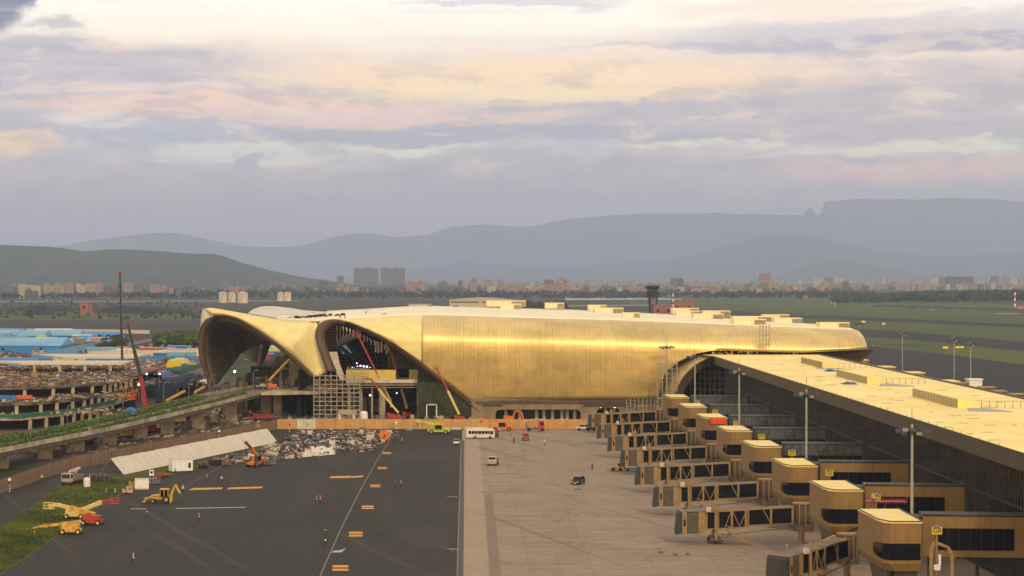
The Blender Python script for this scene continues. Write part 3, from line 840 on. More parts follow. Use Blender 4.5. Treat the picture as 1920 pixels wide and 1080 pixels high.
# arch at the root of the pier: broad gold lip, dark glazed wall behind
oa = [(1234, 752), (1239, 722), (1251, 697), (1273, 679), (1302, 665), (1331, 659), (1356, 658)]
ia = [(1262, 752), (1267, 732), (1281, 706), (1303, 684), (1324, 673), (1342, 669), (1356, 667)]
A = arcpts(smooth([(x, y, 0) for x, y in oa], 1), 30); Bq = arcpts(smooth([(x, y, 0) for x, y in ia], 1), 30)
b = MB(); b.grid([[W(p.x, p.y, 656) for p in A], [W(p.x + 4, p.y + 3, 658) for p in A]]); tp(b, 'arch_reveal', M['cdark'], smooth=True)
b = MB(); b.grid([[W(p.x + 3, p.y + 2.6, 658) for p in A], [W(p.x * .45 + q.x * .55, p.y * .45 + q.y * .55, 653) for p, q in zip(A, Bq)], [W(q.x, q.y, 649) for q in Bq], [W(q.x, q.y, 656) for q in Bq]])
tp(b, 'gold_arch_rim', mat('pale_gold_rim', (.42, .30, .13), rough=.5, metal=.3, var=.15, scale=.4), smooth=True)
b = MB(); b.box(PX(1240, 668), PX(1480, 668), 668, 668.5, 0, 21.5); tp(b, 'glazed_wall', M['glass'])
b = MB()
for k in range(24):
    x = PX(1256 + k * 8, 667.5); b.bar((x, 667.4, 0), (x, 667.4, 21), .14)
for k in range(9): b.bar((PX(1256, 667), 667.3, 2 + k * 2.3), (PX(1450, 667), 667.3, 2 + k * 2.3), .12)
tp(b, 'mullion', MATS['dark_mullion'])

# roof lights: cream panelled boxes with a dark louvred stretch
rl0 = thing('roof_light', 'x', 'roof light', (0, 0, 0), 0, 'panelled roof lights on the gold terminal roof')
b = MB(); b.box(0, 11, 0, 8, 0, 1.9); b.box(-.1, 11.1, -.1, 8.1, 1.9, 2.05); b.build('housing', mat('cream_panel', (.84, .70, .42), var=.06), rl0)
b = MB()
for k in range(7): b.box(1.5 * k + .02, 1.5 * k + .12, -.06, 0, 0, 1.9)
b.build('panel_joint', mat('joint_tan', (.45, .36, .20)), rl0)
b = MB()
for k in range(5): b.box(7, 10.9, -.12, -.02, .25 + k * .32, .42 + k * .32)
b.build('louvre', M['rim'], rl0)
RL = [(912, 574.5, 74, 'leftmost cream roof light, long and low, ahead of the dark spoil heap'), (938, 580.5, 40, 'cream roof light stepping down in front of the leftmost long one'),
      (1022, 578.5, 36, 'small cream roof light standing alone before the dark spoil heap'), (1103, 582.5, 34, 'flat cream roof light halfway between the spoil heap and the control tower'),
      (1115, 588, 54, 'cream louvred roof light just before the flat one left of the control tower'), (1168, 597, 32, 'nearest cream roof light left of the control tower, close to the ribbed edge'),
      (1261, 588.5, 50, 'cream roof light right under the red block of the control tower'), (1268, 593.5, 44, 'louvred cream roof light tucked before the one under the red block'),
      (1318, 593.5, 52, 'cream roof light right of the red block, farthest of its cluster'), (1301, 599, 56, 'louvred cream roof light nearest the ribbed edge below the red block'),
      (1375, 604, 72, 'broad cream roof light behind the scaffold tower on the roof edge'), (1376, 609.5, 60, 'nearest cream roof light touching the roof edge scaffold'),
      (1432, 600.5, 48, 'cream roof light on the far roof edge right of the scaffold'), (1452, 607, 52, 'cream roof light second from the rounded right end'),
      (1537, 615.5, 56, 'last cream roof light beside the rounded right end')]
for i, (px, py, w_, lb) in enumerate(RL):
    yf, yb = ip(FE, px + w_ / 2), ip(BE, px + w_ / 2); t = max(0, min(1, (yf - py) / max(.1, yf - yb)))
    p = W(px, py, DT).lerp(W(px, py, dback(px)), 0); D = DT + (dback(px) - DT) * t * .92 + 1
    p = W(px, py, D); s = w_ * D / F / 11
    o = rl0 if i == 0 else dup(rl0, p)
    o.location = p; o['label'] = lb; o.scale = (s, min(s, 1.0), 10.5 * D / F / 1.9 / 1.05)
# ---------------------------------------------------------------- pier
XL, XR, ZR = 78.7, 113.6, 21.4
pier = thing('boarding_pier', 'long low boarding pier with cream flat roof, bronze fascia and dark glass side', 'pier', (96, 400, 0))
def pp(b, name, m, **k): return b.build(name, m, pier, world=True, **k)
Y0, Y1 = 60, 650
b = MB(); b.add([(XL, Y0, ZR), (XR, Y0, ZR), (XR, Y1, ZR), (117, 664, ZR), (76, 664, ZR), (76.5, 652, ZR), (XL, 640, ZR)], [tuple(range(7))])
b.add([(XL, Y0, ZR - .4), (XR, Y0, ZR - .4), (XR, 645, ZR - .4), (XL, 640, ZR - .4)], [(3, 2, 1, 0)])
_pr = pp(b, 'roof', mat('pier_roof', (.90, .69, .22), rough=.6, var=.07, scale=.05, col2=(.97, .77, .28), bump=.02))
b = MB(); b.add([(XL - .05, Y0, ZR + .02), (XL - .05, 641, ZR + .02), (XL + .15, 641, ZR - 2.7), (XL + .15, Y0, ZR - 2.7)], [(0, 1, 2, 3)])
b.add([(XL + .15, Y0, ZR - 2.7), (XL + .15, 641, ZR - 2.7), (XL + 4.5, 641, ZR - 2.0), (XL + 4.5, Y0, ZR - 2.0)], [(0, 1, 2, 3)])
pp(b, 'fascia', M['fascia'])
b = MB(); b.box(XR - .05, XR + .5, Y0, Y1, ZR - 2, ZR + .35); pp(b, 'right_edge', M['fascia'])
nt, bb = nodes_of(MATS['pier_roof']); _tc = nt.nodes.new('ShaderNodeTexCoord'); _o = N(nt, _tc.outputs['Object']); _x, _y = sepxy(nt, _o)
_s = ((_y / 3.2).m('FRACT').m('LESS_THAN', .035)).m('MAXIMUM', (_x / 8.7).m('FRACT').m('LESS_THAN', .012))
_c = cmix(nt, _s * .22, N(nt, bb.inputs['Base Color'].links[0].from_socket), (.42, .30, .12))
_c = cmix(nt, noise(nt, _o, .35, 6, .75).sm(.60, .72) * .16, _c, (.60, .48, .26)); _c = cmix(nt, noise(nt, comb(nt, _x * .6, _y * .05, 0), 1.0, 4, .7).sm(.60, .68) * .35, _c, (.50, .42, .30)); nt.links.new(_c.k, bb.inputs['Base Color'])
# curved fascia joining the arch
A = arcpts(smooth([(1262, 752, 0), (1267, 732, 0), (1281, 706, 0), (1303, 684, 0), (1324, 673, 0), (1340, 667.5, 0), (1352, 672, 0)], 1), 26)
Bq = arcpts(smooth([(1276, 752, 0), (1283, 732, 0), (1297, 710, 0), (1316, 692, 0), (1333, 683, 0), (1346, 681, 0), (1354, 683, 0)], 1), 26)
b = MB(); b.grid([[W(p.x, p.y, 649) for p in A], [W(q.x, q.y, 651) for q in Bq]]); pp(b, 'curved_fascia', M['fascia'], smooth=True)
# glass side, mullions and floors seen behind
XG = XL + 3.2
M['pglass'] = mat('pier_glass', (.014, .017, .020), rough=.09, var=.5, scale=.2)
nodes_of(M['pglass'])[1].inputs['IOR'].default_value = 1.30
b = MB(); b.box(XG, XG + .3, Y0, 642, 0, ZR - 2.2); pp(b, 'glass_side', M['pglass'])
b = MB()
y = 150.0
while y < 642: b.box(XG - .12, XG - .02, y, y + .08, .3, ZR - 2.25); y += 1.55
pp(b, 'mullion', mat('bright_mullion', (.10, .10, .095), rough=.4, metal=.4))
b = MB()
for zz in (5.4, 11.9): b.box(XG - .12, XG - .01, Y0, 642, zz, zz + .35)
pp(b, 'transom', M['dsteel'])
b = MB(); b.box(XR - 3, XR - 2.5, Y0, 645, 0, ZR - .5); b.box(XG, XR - 2.5, Y0, Y0 + .5, 0, ZR - .5); pp(b, 'rear_wall', M['tan'])
# louvred roof hoods with a railing between them
hood0 = thing('roof_hood', 'x', 'roof hood', (0, 0, 0), 0, 'louvred hoods along the pier roof')
b = MB(); b.add([(0, 0, 0), (7, 0, 0), (7, 26, 0), (0, 26, 0), (0, 0, 1.7), (0, 26, 1.7), (7, 26, 1.2), (7, 0, 1.2)], [(4, 7, 6, 5), (0, 4, 5, 3), (1, 2, 6, 7), (2, 3, 5, 6), (0, 1, 7, 4)]); b.build('hood', MATS['pier_roof'], hood0)
b = MB()
for k in range(30): b.box(-.12, -.02, .3 + k * .87, .62 + k * .87, .1, 1.6)
b.build('louvre', M['steel'], hood0)
b = MB()
for k in range(7): b.box(k * 2.4 - .05 + 7.2, k * 2.4 + .05 + 7.2, -.1, 0, 0, 1.3)
b.box(7.2, 21.6, -.08, -.03, 1.25, 1.3); b.build('railing', M['rim'], hood0)
for i, (px, py, ang, lb) in enumerate([(1542, 690, 0, 'farthest louvred roof hood on the pier, close under the gold overhang'), (1626, 720, 0, 'louvred roof hood on the pier with a blue tarpaulin near its foot'), (1796, 765, 0, 'nearest and largest louvred roof hood on the cream pier roof')]):
    p = G(px, py, ZR + .02); p.z = ZR + .02
    o = hood0 if i == 0 else dup(hood0, p); o.location = p; o['label'] = lb; o.scale = (.62, [.9, 1, 1][i] * 1.5, 1)
b = MB()
for k in range(60): b.tube((XL + .25, 300 + k * 5.7, ZR), (XL + .25, 300 + k * 5.7, ZR + .22), .05, n=4)
pp(b, 'edge_cleat', M['rim'])
def tarp(px, py, s, z, m, lb, nm='tarpaulin'):
    p = G(px, py, z); b = MB(); n = 9; rows = []
    for j in range(n):
        rows.append([(p.x + (i / 8 - .5) * s * 1.3 + rnd.uniform(-.1, .1) * s, p.y + (j / 8 - .5) * s * 2 + rnd.uniform(-.2, .2) * s, z + .02 + (0 if i in (0, 8) or j in (0, 8) else (.35 + rnd.random() * .5) * s * .35 * math.sin(PI * i / 8) * math.sin(PI * j / 8))) for i in range(n)])
    b.grid(rows); o = b.build(nm, m, None, world=True); tag(o, lb, 'tarpaulin'); return o
M['bluet'] = mat('blue_tarp', (.02, .07, .25), rough=.6, var=.3, scale=1.5)
tarp(1557, 696, 2.4, ZR, M['bluet'], 'small blue tarpaulin heap beside the farthest pier roof hood')
tarp(1591, 720, 2.6, ZR, M['bluet'], 'crumpled blue tarpaulin beside the middle pier roof hood')
for px, py in ((1560, 692), (1685, 724), (1860, 771)):
    p = G(px, py, ZR); b = MB(); b.add([(p.x - 4.5, p.y, ZR + .05), (p.x + 3.6, p.y - 2, ZR + .05), (p.x + 3, p.y + 1, ZR + .05), (p.x - .5, p.y + 16, ZR + .05)], [(0, 1, 2, 3)]); pp(b, 'roof_stain', mat('grey_roof_patch', (.38, .35, .33), var=.1, scale=1.5))
b = MB()
for i in range(60):
    px, py = rnd.uniform(1400, 1900), 0
    yf = 686 + .313 * (px - 1380); yb = 672 + .212 * (px - 1558); py = yb + (yf - yb) * rnd.uniform(.15, .95)
    if py < 672: continue
    p = G(px, py, ZR); L = rnd.uniform(.5, 2.5); b.box(p.x, p.x + L, p.y, p.y + .5, ZR + .01, ZR + .05)
pp(b, 'roof_debris', mat('roof_scraps', (.30, .22, .12), var=.4))

# ---------------------------------------------------------------- gates: towers, link bridges, signs, boarding bridges
M['twr'] = mat('bronze_tower_panel', (.26, .150, .045), rough=.6, metal=.1, var=.10, scale=.5)
def add_joints(m, px=1.5, pz=0, axis=0):
    nt, b = nodes_of(m); tc = nt.nodes.new('ShaderNodeTexCoord'); o = N(nt, tc.outputs['Object']); x, y = sepxy(nt, o)
    s = (x + y) / px; ln = s.m('FRACT').m('LESS_THAN', .05)
    src = b.inputs['Base Color'].links[0].from_socket
    c = cmix(nt, ln * .5, N(nt, src), (.05, .035, .02)); nt.links.new(c.k, b.inputs['Base Color'])
add_joints(M['twr'], 1.6)
M['twrroof'] = mat('tower_roof', (.88, .67, .23), rough=.6, var=.08, scale=.4)
M['bglass'] = glassm('blue_dark_glass', (.006, .007, .012), .1, .25)
M['galv'] = mat('galvanised_panel', (.10, .112, .118), rough=.45, metal=.4, var=.35, scale=.7)
M['galvd'] = mat('weathered_steel', (.055, .055, .055), rough=.6, metal=.3, var=.3)
M['jbtan'] = mat('bridge_tan', (.28, .175, .07), rough=.5, var=.14, scale=.8)
M['jbtube'] = mat('bridge_glass', (.006, .008, .013), rough=.15, spec=.3, var=.3, scale=.5)
M['jbdark'] = mat('bridge_rotunda', (.085, .068, .045), rough=.65, var=.2, scale=1)
M['jbroof'] = mat('bridge_roof', (.17, .125, .075), rough=.8, var=.25, scale=.6)

def seg_poly(x0, x1, c):  # plan of a tower with a chamfered near-left corner
    return None
def make_tower():
    t = thing('gate_tower', 'x', 'tower', (0, 0, 0), 0, 'bronze gate towers along the pier')
    # local: x 0..5.2, y 0..16 (near face y=0), body z 5.3..12
    pl = [(.9, 0), (5.2, 0), (5.5, .5), (5.5, 16), (-.5, 16), (-.2, 3.2), (.1, .9)]
    b = MB(); b.prism(pl, 6.3, 11.9)
    low = [(1.6, .5), (5.2, .5), (5.4, 1), (5.4, 16), (0, 16), (.3, 3.6), (.7, 1.4)]
    n = len(pl); b.add([(x, y, 5.2) for x, y in low] + [(x, y, 6.3) for x, y in pl], [(i, (i + 1) % n, n + (i + 1) % n, n + i) for i in range(n)] + [tuple(range(n - 1, -1, -1))])
    b.build('body', M['twr'], t)
    b = MB(); b.prism([(x + (.08 if x > 2 else -.08), y - .08 if y < 1 else y + .08) for x, y in pl], 11.9, 12.12); b.build('roof', M['twrroof'], t)
    b = MB(); b.tpath([(5.5, .4, 12.2), (5.5, 16, 12.2)], .1); b.tpath([(-.55, 16, 12.2), (-.3, 3.2, 12.2), (.9, -.1, 12.2), (5.3, -.1, 12.2)], .08); b.build('gutter', M['galvd'], t)
    # band window wrapping the corner
    b = MB(); q = [(5.1, -.06), (.9, -.06), (.02, .86), (-.27, 3.2), (-.34, 5.6)]
    zs = [(6.8, 9.1), (6.8, 9.1), (6.85, 9.05), (6.95, 8.95), (7.3, 8.6)]
    b.grid([[(x, y, z0) for (x, y), (z0, z1) in zip(q, zs)], [(x, y, z1) for (x, y), (z0, z1) in zip(q, zs)]])
    b.build('window', M['bglass'], t, solid=.08)
    b = MB(); b.prism([(1.8, 1.5), (5.0, 1.5), (5.0, 14), (1.8, 14)], 0, 5.2); b.ext([(.9, 3, 2.2), (.9, 12, 2.2), (.5, 13, 5.2), (.9, 2, 5.2)], (.6, 0, 0)); b.build('support', M['jbdark'], t)
    return t
def make_link(clad):
    t = thing('link_bridge', 'x', 'link bridge', (0, 0, 0), 0, 'elevated links from the gate towers to the pier')
    L = 16.0
    if clad:
        b = MB(); b.box(0, L, 0, 5, 6.2, 12.0); b.build('body', M['twr'], t)
        b = MB(); b.box(2.0, L - 3.2, -.12, -.02, 7.2, 10.3); w = b.build('window', M['bglass'], t)
        b = MB()
        for k in range(1, 7): b.box(2.0 + k * 1.55, 2.06 + k * 1.55, -.17, -.12, 7.2, 10.3)
        b.build('glazing_bar', M['dsteel'], w)
        b = MB(); b.tpath([(0, -.05, 12.2), (L, -.05, 12.2)], .16)
        for k in range(11): b.box(k * 1.6, k * 1.6 + .12, -.3, .1, 12.0, 12.4)
        b.build('gutter', M['galvd'], t)
        b = MB(); b.box(-1.2, 0, .3, 4.6, 6.6, 11.8); b.build('gap_panel', M['dsteel'], t)
    else:
        b = MB(); b.box(0, L, 0, 4.6, 9.7, 11.9); b.build('panel_band', M['galv'], t)
        b = MB(); b.box(.2, L, .1, 4.4, 6.4, 9.7); b.build('open_floor', M['void'], t)
        b = MB()
        for k in range(10):
            x = k * L / 9; b.box(x - .07, x + .07, -.12, 0, 5.8, 12.0)
            if k < 9 and k % 2: b.bar((x, -.1, 6), (x + L / 9, -.1, 8.6), .14)
        b.box(0, L, -.2, .1, 11.9, 12.1); b.box(0, L, -.15, .1, 9.6, 9.8); b.box(0, L, -.15, .1, 5.8, 6.1)
        b.build('truss', M['galvd'], t)
    b = MB(); b.box(0, L, 0, 5, 12.0, 12.14); b.build('roof', M['galvd'], t)
    b = MB(); b.box(L, L + 1.0, -.3, 5.3, 6.0, 12.6); b.box(L + 1.0, L + 4, 0, 5, 6.2, 12.1); b.bar((L - .2, -.4, 13.2), (L + 2.2, -.4, 12.1), .5, .3)
    b.build('end_collar', M['galvd'], t)
    b = MB()
    for x in (1.2, L * .5, L - .6): b.box(x - .25, x + .25, 2, 2.5, 0, 6.2)
    b.build('leg', M['galvd'], t)
    return t
def make_jb(L=22.0, name='boarding_bridge'):
    """local: rotunda at the origin, tunnel towards -x, sloping down"""
    t = thing(name, 'x', 'boarding bridge', (0, 0, 0), 0, 'boarding bridges reaching over the concrete apron')
    b = MB(); b.lathe([(1.45, 3.5), (1.5, 3.8), (1.5, 6.6), (1.4, 6.9)], n=18); rt = b.build('rotunda', M['jbdark'], t)
    b = MB()
    for a in (200, 250, 290, 340): b.box(1.55 * math.cos(R(a)) - .12, 1.55 * math.cos(R(a)) + .12, 1.55 * math.sin(R(a)) - .12, 1.55 * math.sin(R(a)) + .12, 3.2, 7.1)
    b.lathe([(1.6, 6.85), (1.6, 7.05)], n=18); b.build('rotunda_frame', M['jbtan'], rt)
    b = MB(); b.tube((0, 0, 0), (0, 0, 3.5), .55, n=12); b.tube((0, 0, 0), (0, 0, .2), 1.1, n=12); b.box(-.9, .9, -.5, .5, 3.0, 3.5); b.build('column', M['jbtan'], t)
    b = MB(); b.box(.8, 3.6, -1.3, 1.3, 3.8, 6.6); b.build('tower_corridor', M['jbdark'], t)
    zt0, zt1 = 6.35, 5.2; sl = lambda x: zt0 + (zt1 - zt0) * (-x - 1.6) / (L - 1.6)
    def tun(b, xa, xb, hw, up, dn):
        za, zb = sl(xa), sl(xb)
        b.add([(xa, -hw, za - dn), (xb, -hw, zb - dn), (xb, hw, zb - dn), (xa, hw, za - dn), (xa, -hw, za + up), (xb, -hw, zb + up), (xb, hw, zb + up), (xa, hw, za + up)],
              [(0, 3, 2, 1), (4, 5, 6, 7), (0, 1, 5, 4), (2, 3, 7, 6), (1, 2, 6, 5), (0, 4, 7, 3)])
    b = MB(); tun(b, -1.6, -9.5, 1.25, 0, 2.7); b.build('inner_tunnel', M['jbtube'], t)
    b = MB(); tun(b, -9.5, -L + 5.2, 1.5, .1, 2.9); b.build('outer_tunnel', M['jbtube'], t)
    b = MB(); tun(b, -1.6, -9.5, 1.33, .16, -.0); tun(b, -9.5, -L + 5.2, 1.58, .28, -.1); b.build('tunnel_roof', M['jbroof'], t)
    # frames, chords, diagonals
    b = MB()
    def fr(x, hw, dn, w=.34): b.bar((x, -hw - .02, sl(x) - dn), (x, -hw - .02, sl(x) + .15), w, .16)
    for x in (-1.7, -5.4, -9.4): fr(x, 1.28, 2.75)
    for x in (-9.8, -12.2, -14.6, -L + 5.4): fr(x, 1.52, 2.95)
    for (xa, xb, hw, dn) in ((-1.6, -9.5, 1.3, 2.75), (-9.5, -L + 5.2, 1.55, 2.95)):
        for zz in (.08, -dn): b.bar((xa, -hw, sl(xa) + zz), (xb, -hw, sl(xb) + zz), .22, .26)
    for (xa, xb, s) in ((-5.4, -6.8, 1), (-9.6, -10.9, -1), (-10.9, -12.1, 1), (-12.3, -13.4, -1)):
        b.bar((xa, -1.56, sl(xa) - (2.7 if s > 0 else 0)), (xb, -1.56, sl(xb) - (0 if s > 0 else 2.7)), .1, .12)
    b.build('truss_frame', M['jbtan'], t)
    b = MB(); b.box(-L + 4.0, -L + 5.2, -1.75, 1.75, 1.95, 5.55); b.box(-L + 1.2, -L + 2.0, -1.9, 1.9, 1.75, 5.6); b.build('cab_frame', M['jbtan'], t)
    b = MB(); b.box(-L + 2.0, -L + 4.0, -1.8, 1.8, 1.85, 5.5)
    for k in range(6): b.box(-L + 1.98, -L + 4.02, -1.86, 1.86, 2.1 + k * .58, 2.22 + k * .58)
    b.build('cab_curtain', M['jbdark'], t)
    b = MB(); b.add([(-L + 1.2, -1.8, 1.9), (-L + .1, -1.7, 1.6), (-L + .4, -1.6, 5.3), (-L + 1.2, -1.8, 5.6), (-L + 1.2, 1.8, 1.9), (-L + .1, 1.7, 1.6), (-L + .4, 1.6, 5.3), (-L + 1.2, 1.8, 5.6)],
                    [(0, 3, 2, 1), (4, 5, 6, 7), (3, 7, 6, 2), (1, 2, 6, 5)]); b.build('canopy_bellows', mat('black_bellows', (.035, .035, .035), var=.3), t)
    b = MB(); b.box(-L + 1.45, -L + 1.75, -1.95, -1.9, 3.2, 4.3); b.build('cab_window', M['jbtube'], t)
    b = MB(); b.box(-L + .9, -L + 5.2, -1.7, 1.7, 5.58, 5.72); b.build('cab_roof', M['jbroof'], t)
    # drive column and bogie
    xd = -L + 7.0
    b = MB(); b.tube((xd, -2.0, .8), (xd, -2.0, 7.2), .28, n=8); b.tube((xd, 2.0, .8), (xd, 2.0, 6.6), .28, n=8); b.box(xd - .35, xd + .35, -2.3, 2.3, 1.4, 1.9); b.build('drive_column', M['jbtan'], t)
    b = MB(); b.box(xd - .9, xd + .9, -1.9, 1.9, .5, 1.2); bg_ = b.build('bogie', M['jbdark'], t)
    b = MB()
    for x in (-.7, .7):
        for y in (-1.6, 1.6): b.wheel((xd + x, y, .5), .5, .4, 'y')
    b.build('wheel', M['dsteel'], bg_)
    b = MB()
    pts = [(xd - 1, -1.7, 2.0), (-13, -1.8, 1.7), (-6, -1.8, 2.5), (-3, -1.8, 2.8), (-2.8, -1.8, 3.1), (-6, -1.8, 2.9)]
    b.tpath(pts, .1, 5); b.tpath([(xd + 1, -1.9, 2.0), (xd + 1.2, -2, 1.2), (xd + 2.2, -2, 1.3), (xd + 2.4, -1.9, 2.0)], .09, 5); b.build('cable_loop', M['jbroof'], t)
    b = MB(); b.box(xd - 1.7, xd - .9, -2.4, -1.7, 5.7, 6.5); b.build('cooling_box', M['offw'], t)
    # rear stair
    b = MB(); b.bar((xd + 1.6, -2.2, 2.6), (xd + 6.0, -2.2, .15), .14, .35); b.bar((xd + 1.6, -3.1, 2.6), (xd + 6.0, -3.1, .15), .14, .35)
    for k in range(9):
        u = k / 8; b.box(xd + 1.7 + 4.2 * u, xd + 2.0 + 4.2 * u, -3.1, -2.2, 2.5 - 2.3 * u, 2.56 - 2.3 * u)
    for yy in (-2.2, -3.1): b.bar((xd + 1.6, yy, 3.5), (xd + 6.0, yy, 1.1), .07)
    b.build('stair', mat('stair_ochre', (.28, .17, .05), var=.3), t)
    return t
def text_mesh(name, s, size, m, parent, loc, rot=(R(90), 0, 0), ext=.01):
    cu = bpy.data.curves.new(name, 'FONT'); cu.body = s; cu.size = size; cu.align_x = 'CENTER'; cu.align_y = 'CENTER'; cu.extrude = ext
    o = bpy.data.objects.new(name, cu); COL.objects.link(o)
    dg = bpy.context.evaluated_depsgraph_get(); me = bpy.data.meshes.new_from_object(o.evaluated_get(dg))
    bpy.data.objects.remove(o)
    q = bpy.data.objects.new(name, me); COL.objects.link(q); me.materials.clear(); me.materials.append(m); q.parent = parent; q.location = loc; q.rotation_euler = rot
    return q
M['signy'] = mat('sign_yellow', (.70, .52, .02), rough=.4, var=.04); M['black'] = mat('black_paint', (.012, .012, .012), rough=.6)
tw, lkc, lko, jb = make_tower(), make_link(True), make_link(False), make_jb()
gn = {1: 'farthest', 8: 'nearest'}
used = set()
def place(proto, loc, rz, lb, scale=None):
    if proto.name not in used:
        used.add(proto.name); proto.location = loc; proto.rotation_euler = (0, 0, rz); proto['label'] = lb
        if scale: proto.scale = scale
        return proto
    return dup(proto, loc, rz, lb, scale=scale)
for g in range(8, 0, -1):
    y = 282 + 42 * (8 - g)
    extra = {3: ', orange tarpaulin on its roof edge', 7: ', workers on a platform at its right'}.get(g, '')
    place(tw, (58.2, y, 0), 0, f'bronze gate tower left of the yellow G{g} sign{extra}')
    lk = place(lkc if g >= 6 else lko, (65.4 if g >= 6 else 65.2, y + 8, 0), -.10 if g >= 6 else -.06, f"{'tan clad' if g >= 6 else 'unclad grey steel'} link bridge behind the yellow G{g} sign")
    # sign
    s = thing('gate_sign', f'yellow gate sign reading G{g}', 'sign', (66.0, y + 2, 0), 0, 'yellow gate number signs')
    b = MB(); b.box(-.18, .18, -.1, .25, 0, 10.15); b.build('post', M['twr'], s)
    b = MB(); b.box(-.72, .72, -.25, .25, 10.15, 11.2); b.build('sign_box', M['signy'], s)
    b = MB(); b.lathe([(.6, 11.2), (.4, 11.4), (.1, 11.44)], n=12); b.build('cap', M['steel'], s)
    text_mesh('lettering', f'G{g}', .95, M['black'], s, (0, -.27, 10.68))
    if g < 8:
        nm = f'boarding bridge docked beside the G{g} gate tower'
        nm += {7: ', nearest full side view with its stair down', 4: ', yellow tug parked under its cab', 1: ', farthest, its head by the white car'}.get(g, '')
        place(jb, (58.3, y + 28, 0), R(-1.5 + (g % 3) * .6), nm)
j8 = dup(jb, (58.3, 310, 0), R(50), 'nearest boarding bridge, swung toward the viewer with its cab window showing, at the frame bottom', scale=(.95, 1, 1))
# ---------------------------------------------------------------- viaduct, fences, hoardings, masts
VD = [(400, 6.0), (540, 6.1), (580, 7.0), (620, 8.3), (650, 9.2), (705, 9.8), (800, 9.8)]
def vx(D): return ip([(380, -129.5), (491, -106.6), (538, -97), (580, -86.5), (620, -75.8), (650, -69), (705, -54), (800, -33)], D)
via = thing('elevated_road', 'long concrete elevated road climbing from the lower left to the terminal arches', 'viaduct', (-95, 560, 0))
def vp(b, name, m, **k): return b.build(name, m, via, world=True, **k)
def strip(x_off0, x_off1, z_off, D0=400, D1=740, n=60, thick=0):
    rows = []
    for i in range(n):
        D = D0 + (D1 - D0) * i / (n - 1); z = ip(VD, D)
        rows.append([(vx(D) + x_off0, D, z + z_off), (vx(D) + x_off1, D, z + z_off)])
    return rows
WV = -14.5
b = MB(); b.grid(strip(0, WV, -.9)); b.grid(strip(0, WV, -2.0), flip=True); b.grid([[r[0], (r[0][0] + .0, r[0][1], r[0][2] - 1.1)] for r in strip(0, 0, -.9)]); b.grid([[r[0], (r[0][0], r[0][1], r[0][2] - 1.1)] for r in strip(WV, WV, -.9)])
vp(b, 'deck', M['cdark'])
M['parapet'] = mat('weathered_parapet', (.34, .28, .21), rough=.9, var=.35, scale=.25, col2=(.46, .39, .30))
for k, (off, nm) in enumerate(((.15, 'parapet'), (WV - .15, 'parapet'))):
    for j in range(12):
        D0 = 400 + j * 28; b = MB()
        for i in range(4):
            Da, Db = D0 + i * 7 + (.4 if i == 0 else 0), D0 + (i + 1) * 7
            b.bar((vx(Da) + off, Da, ip(VD, Da) - .55), (vx(Db) + off, Db, ip(VD, Db) - .55), .3, 1.1)
        vp(b, nm, M['parapet'])
M['roadtan'] = surf('dusty_road', (.22, .165, .11), (.27, .21, .145), (.16, .12, .085), s1=.05, s2=.4)
b = MB(); b.grid(strip(-4.3, -9.3, -.86)); b.grid(strip(-.3, -1.2, -.86)); vp(b, 'carriageway', M['roadtan'])
b = MB()
for D in [491, 517, 538, 558, 579, 597, 620, 650, 680]:
    x = vx(D) - 6; z = ip(VD, D) - 2.0
    # flared pier head and shaft
    b = MB(); b.box(x - 1.7, x + 1.7, D - 1.1, D + 1.1, 0, z - 1.2); b.add([(x - 1.7, D - 1.1, z - 1.2), (x + 1.7, D - 1.1, z - 1.2), (x + 1.7, D + 1.1, z - 1.2), (x - 1.7, D + 1.1, z - 1.2), (x - 8, D - 1.1, z), (x + 6, D - 1.1, z), (x + 6, D + 1.1, z), (x - 8, D + 1.1, z)], [(0, 3, 2, 1), (0, 1, 5, 4), (1, 2, 6, 5), (2, 3, 7, 6), (3, 0, 4, 7), (4, 5, 6, 7)])
    vp(b, 'column', M['conc'])
# hedges on the deck: many small leaf faces
M['leaf'] = mat('hedge_leaf', (.035, .085, .004), rough=.8, var=.5, scale=1.2, col2=(.10, .16, .010))
M['leafd'] = mat('dark_leaf', (.018, .034, .010), rough=.85, var=.5, scale=.8, col2=(.045, .07, .016))
def leafy(b, c, r, n, size, flat=1.0):
    for _ in range(n):
        while True:
            p = Vector((rnd.uniform(-1, 1), rnd.uniform(-1, 1), rnd.uniform(-1, 1)))
            if .2 < p.length < 1: break
        p = Vector((c[0] + p.x * r[0], c[1] + p.y * r[1], c[2] + p.z * r[2] * flat))
        u = Vector((rnd.gauss(0, 1), rnd.gauss(0, 1), rnd.gauss(0, 1))).normalized(); v = u.orthogonal().normalized(); s = size * rnd.uniform(.6, 1.3)
        b.add([p - u * s, p + v * s * .6, p + u * s, p - v * s * .6], [(0, 1, 2, 3)])
def hedge(off, D0, D1, label, hh=1.25, w_=2.6, m='leaf'):
    b = MB(); D = D0
    while D < D1:
        h_ = hh * rnd.uniform(.75, 1.2)
        leafy(b, (vx(D) + off + rnd.uniform(-.3, .3), D, ip(VD, D) - .8 + h_ * .45), (w_ / 2, 1.6, h_ * .6), 42, .34); D += 1.25
    o = b.build('hedge', M[m], None, world=True); tag(o, label, 'hedge', 'hedges along the elevated road'); return o
hedge(-2.7, 420, 536, 'long clipped green hedge on the near side of the elevated road, left of the gap')
hedge(-2.7, 541, 588, 'short green hedge on the near side of the elevated road between two gaps')
hedge(-2.7, 593, 652, 'green hedge on the near side of the elevated road ending by the first arch')
hedge(-11.6, 420, 560, 'bushy green hedge on the far side of the elevated road, left of the red crane', 1.6, 4.2)
hedge(-11.6, 563, 640, 'bushy green hedge on the far side of the elevated road, right of the red crane', 1.5, 4)

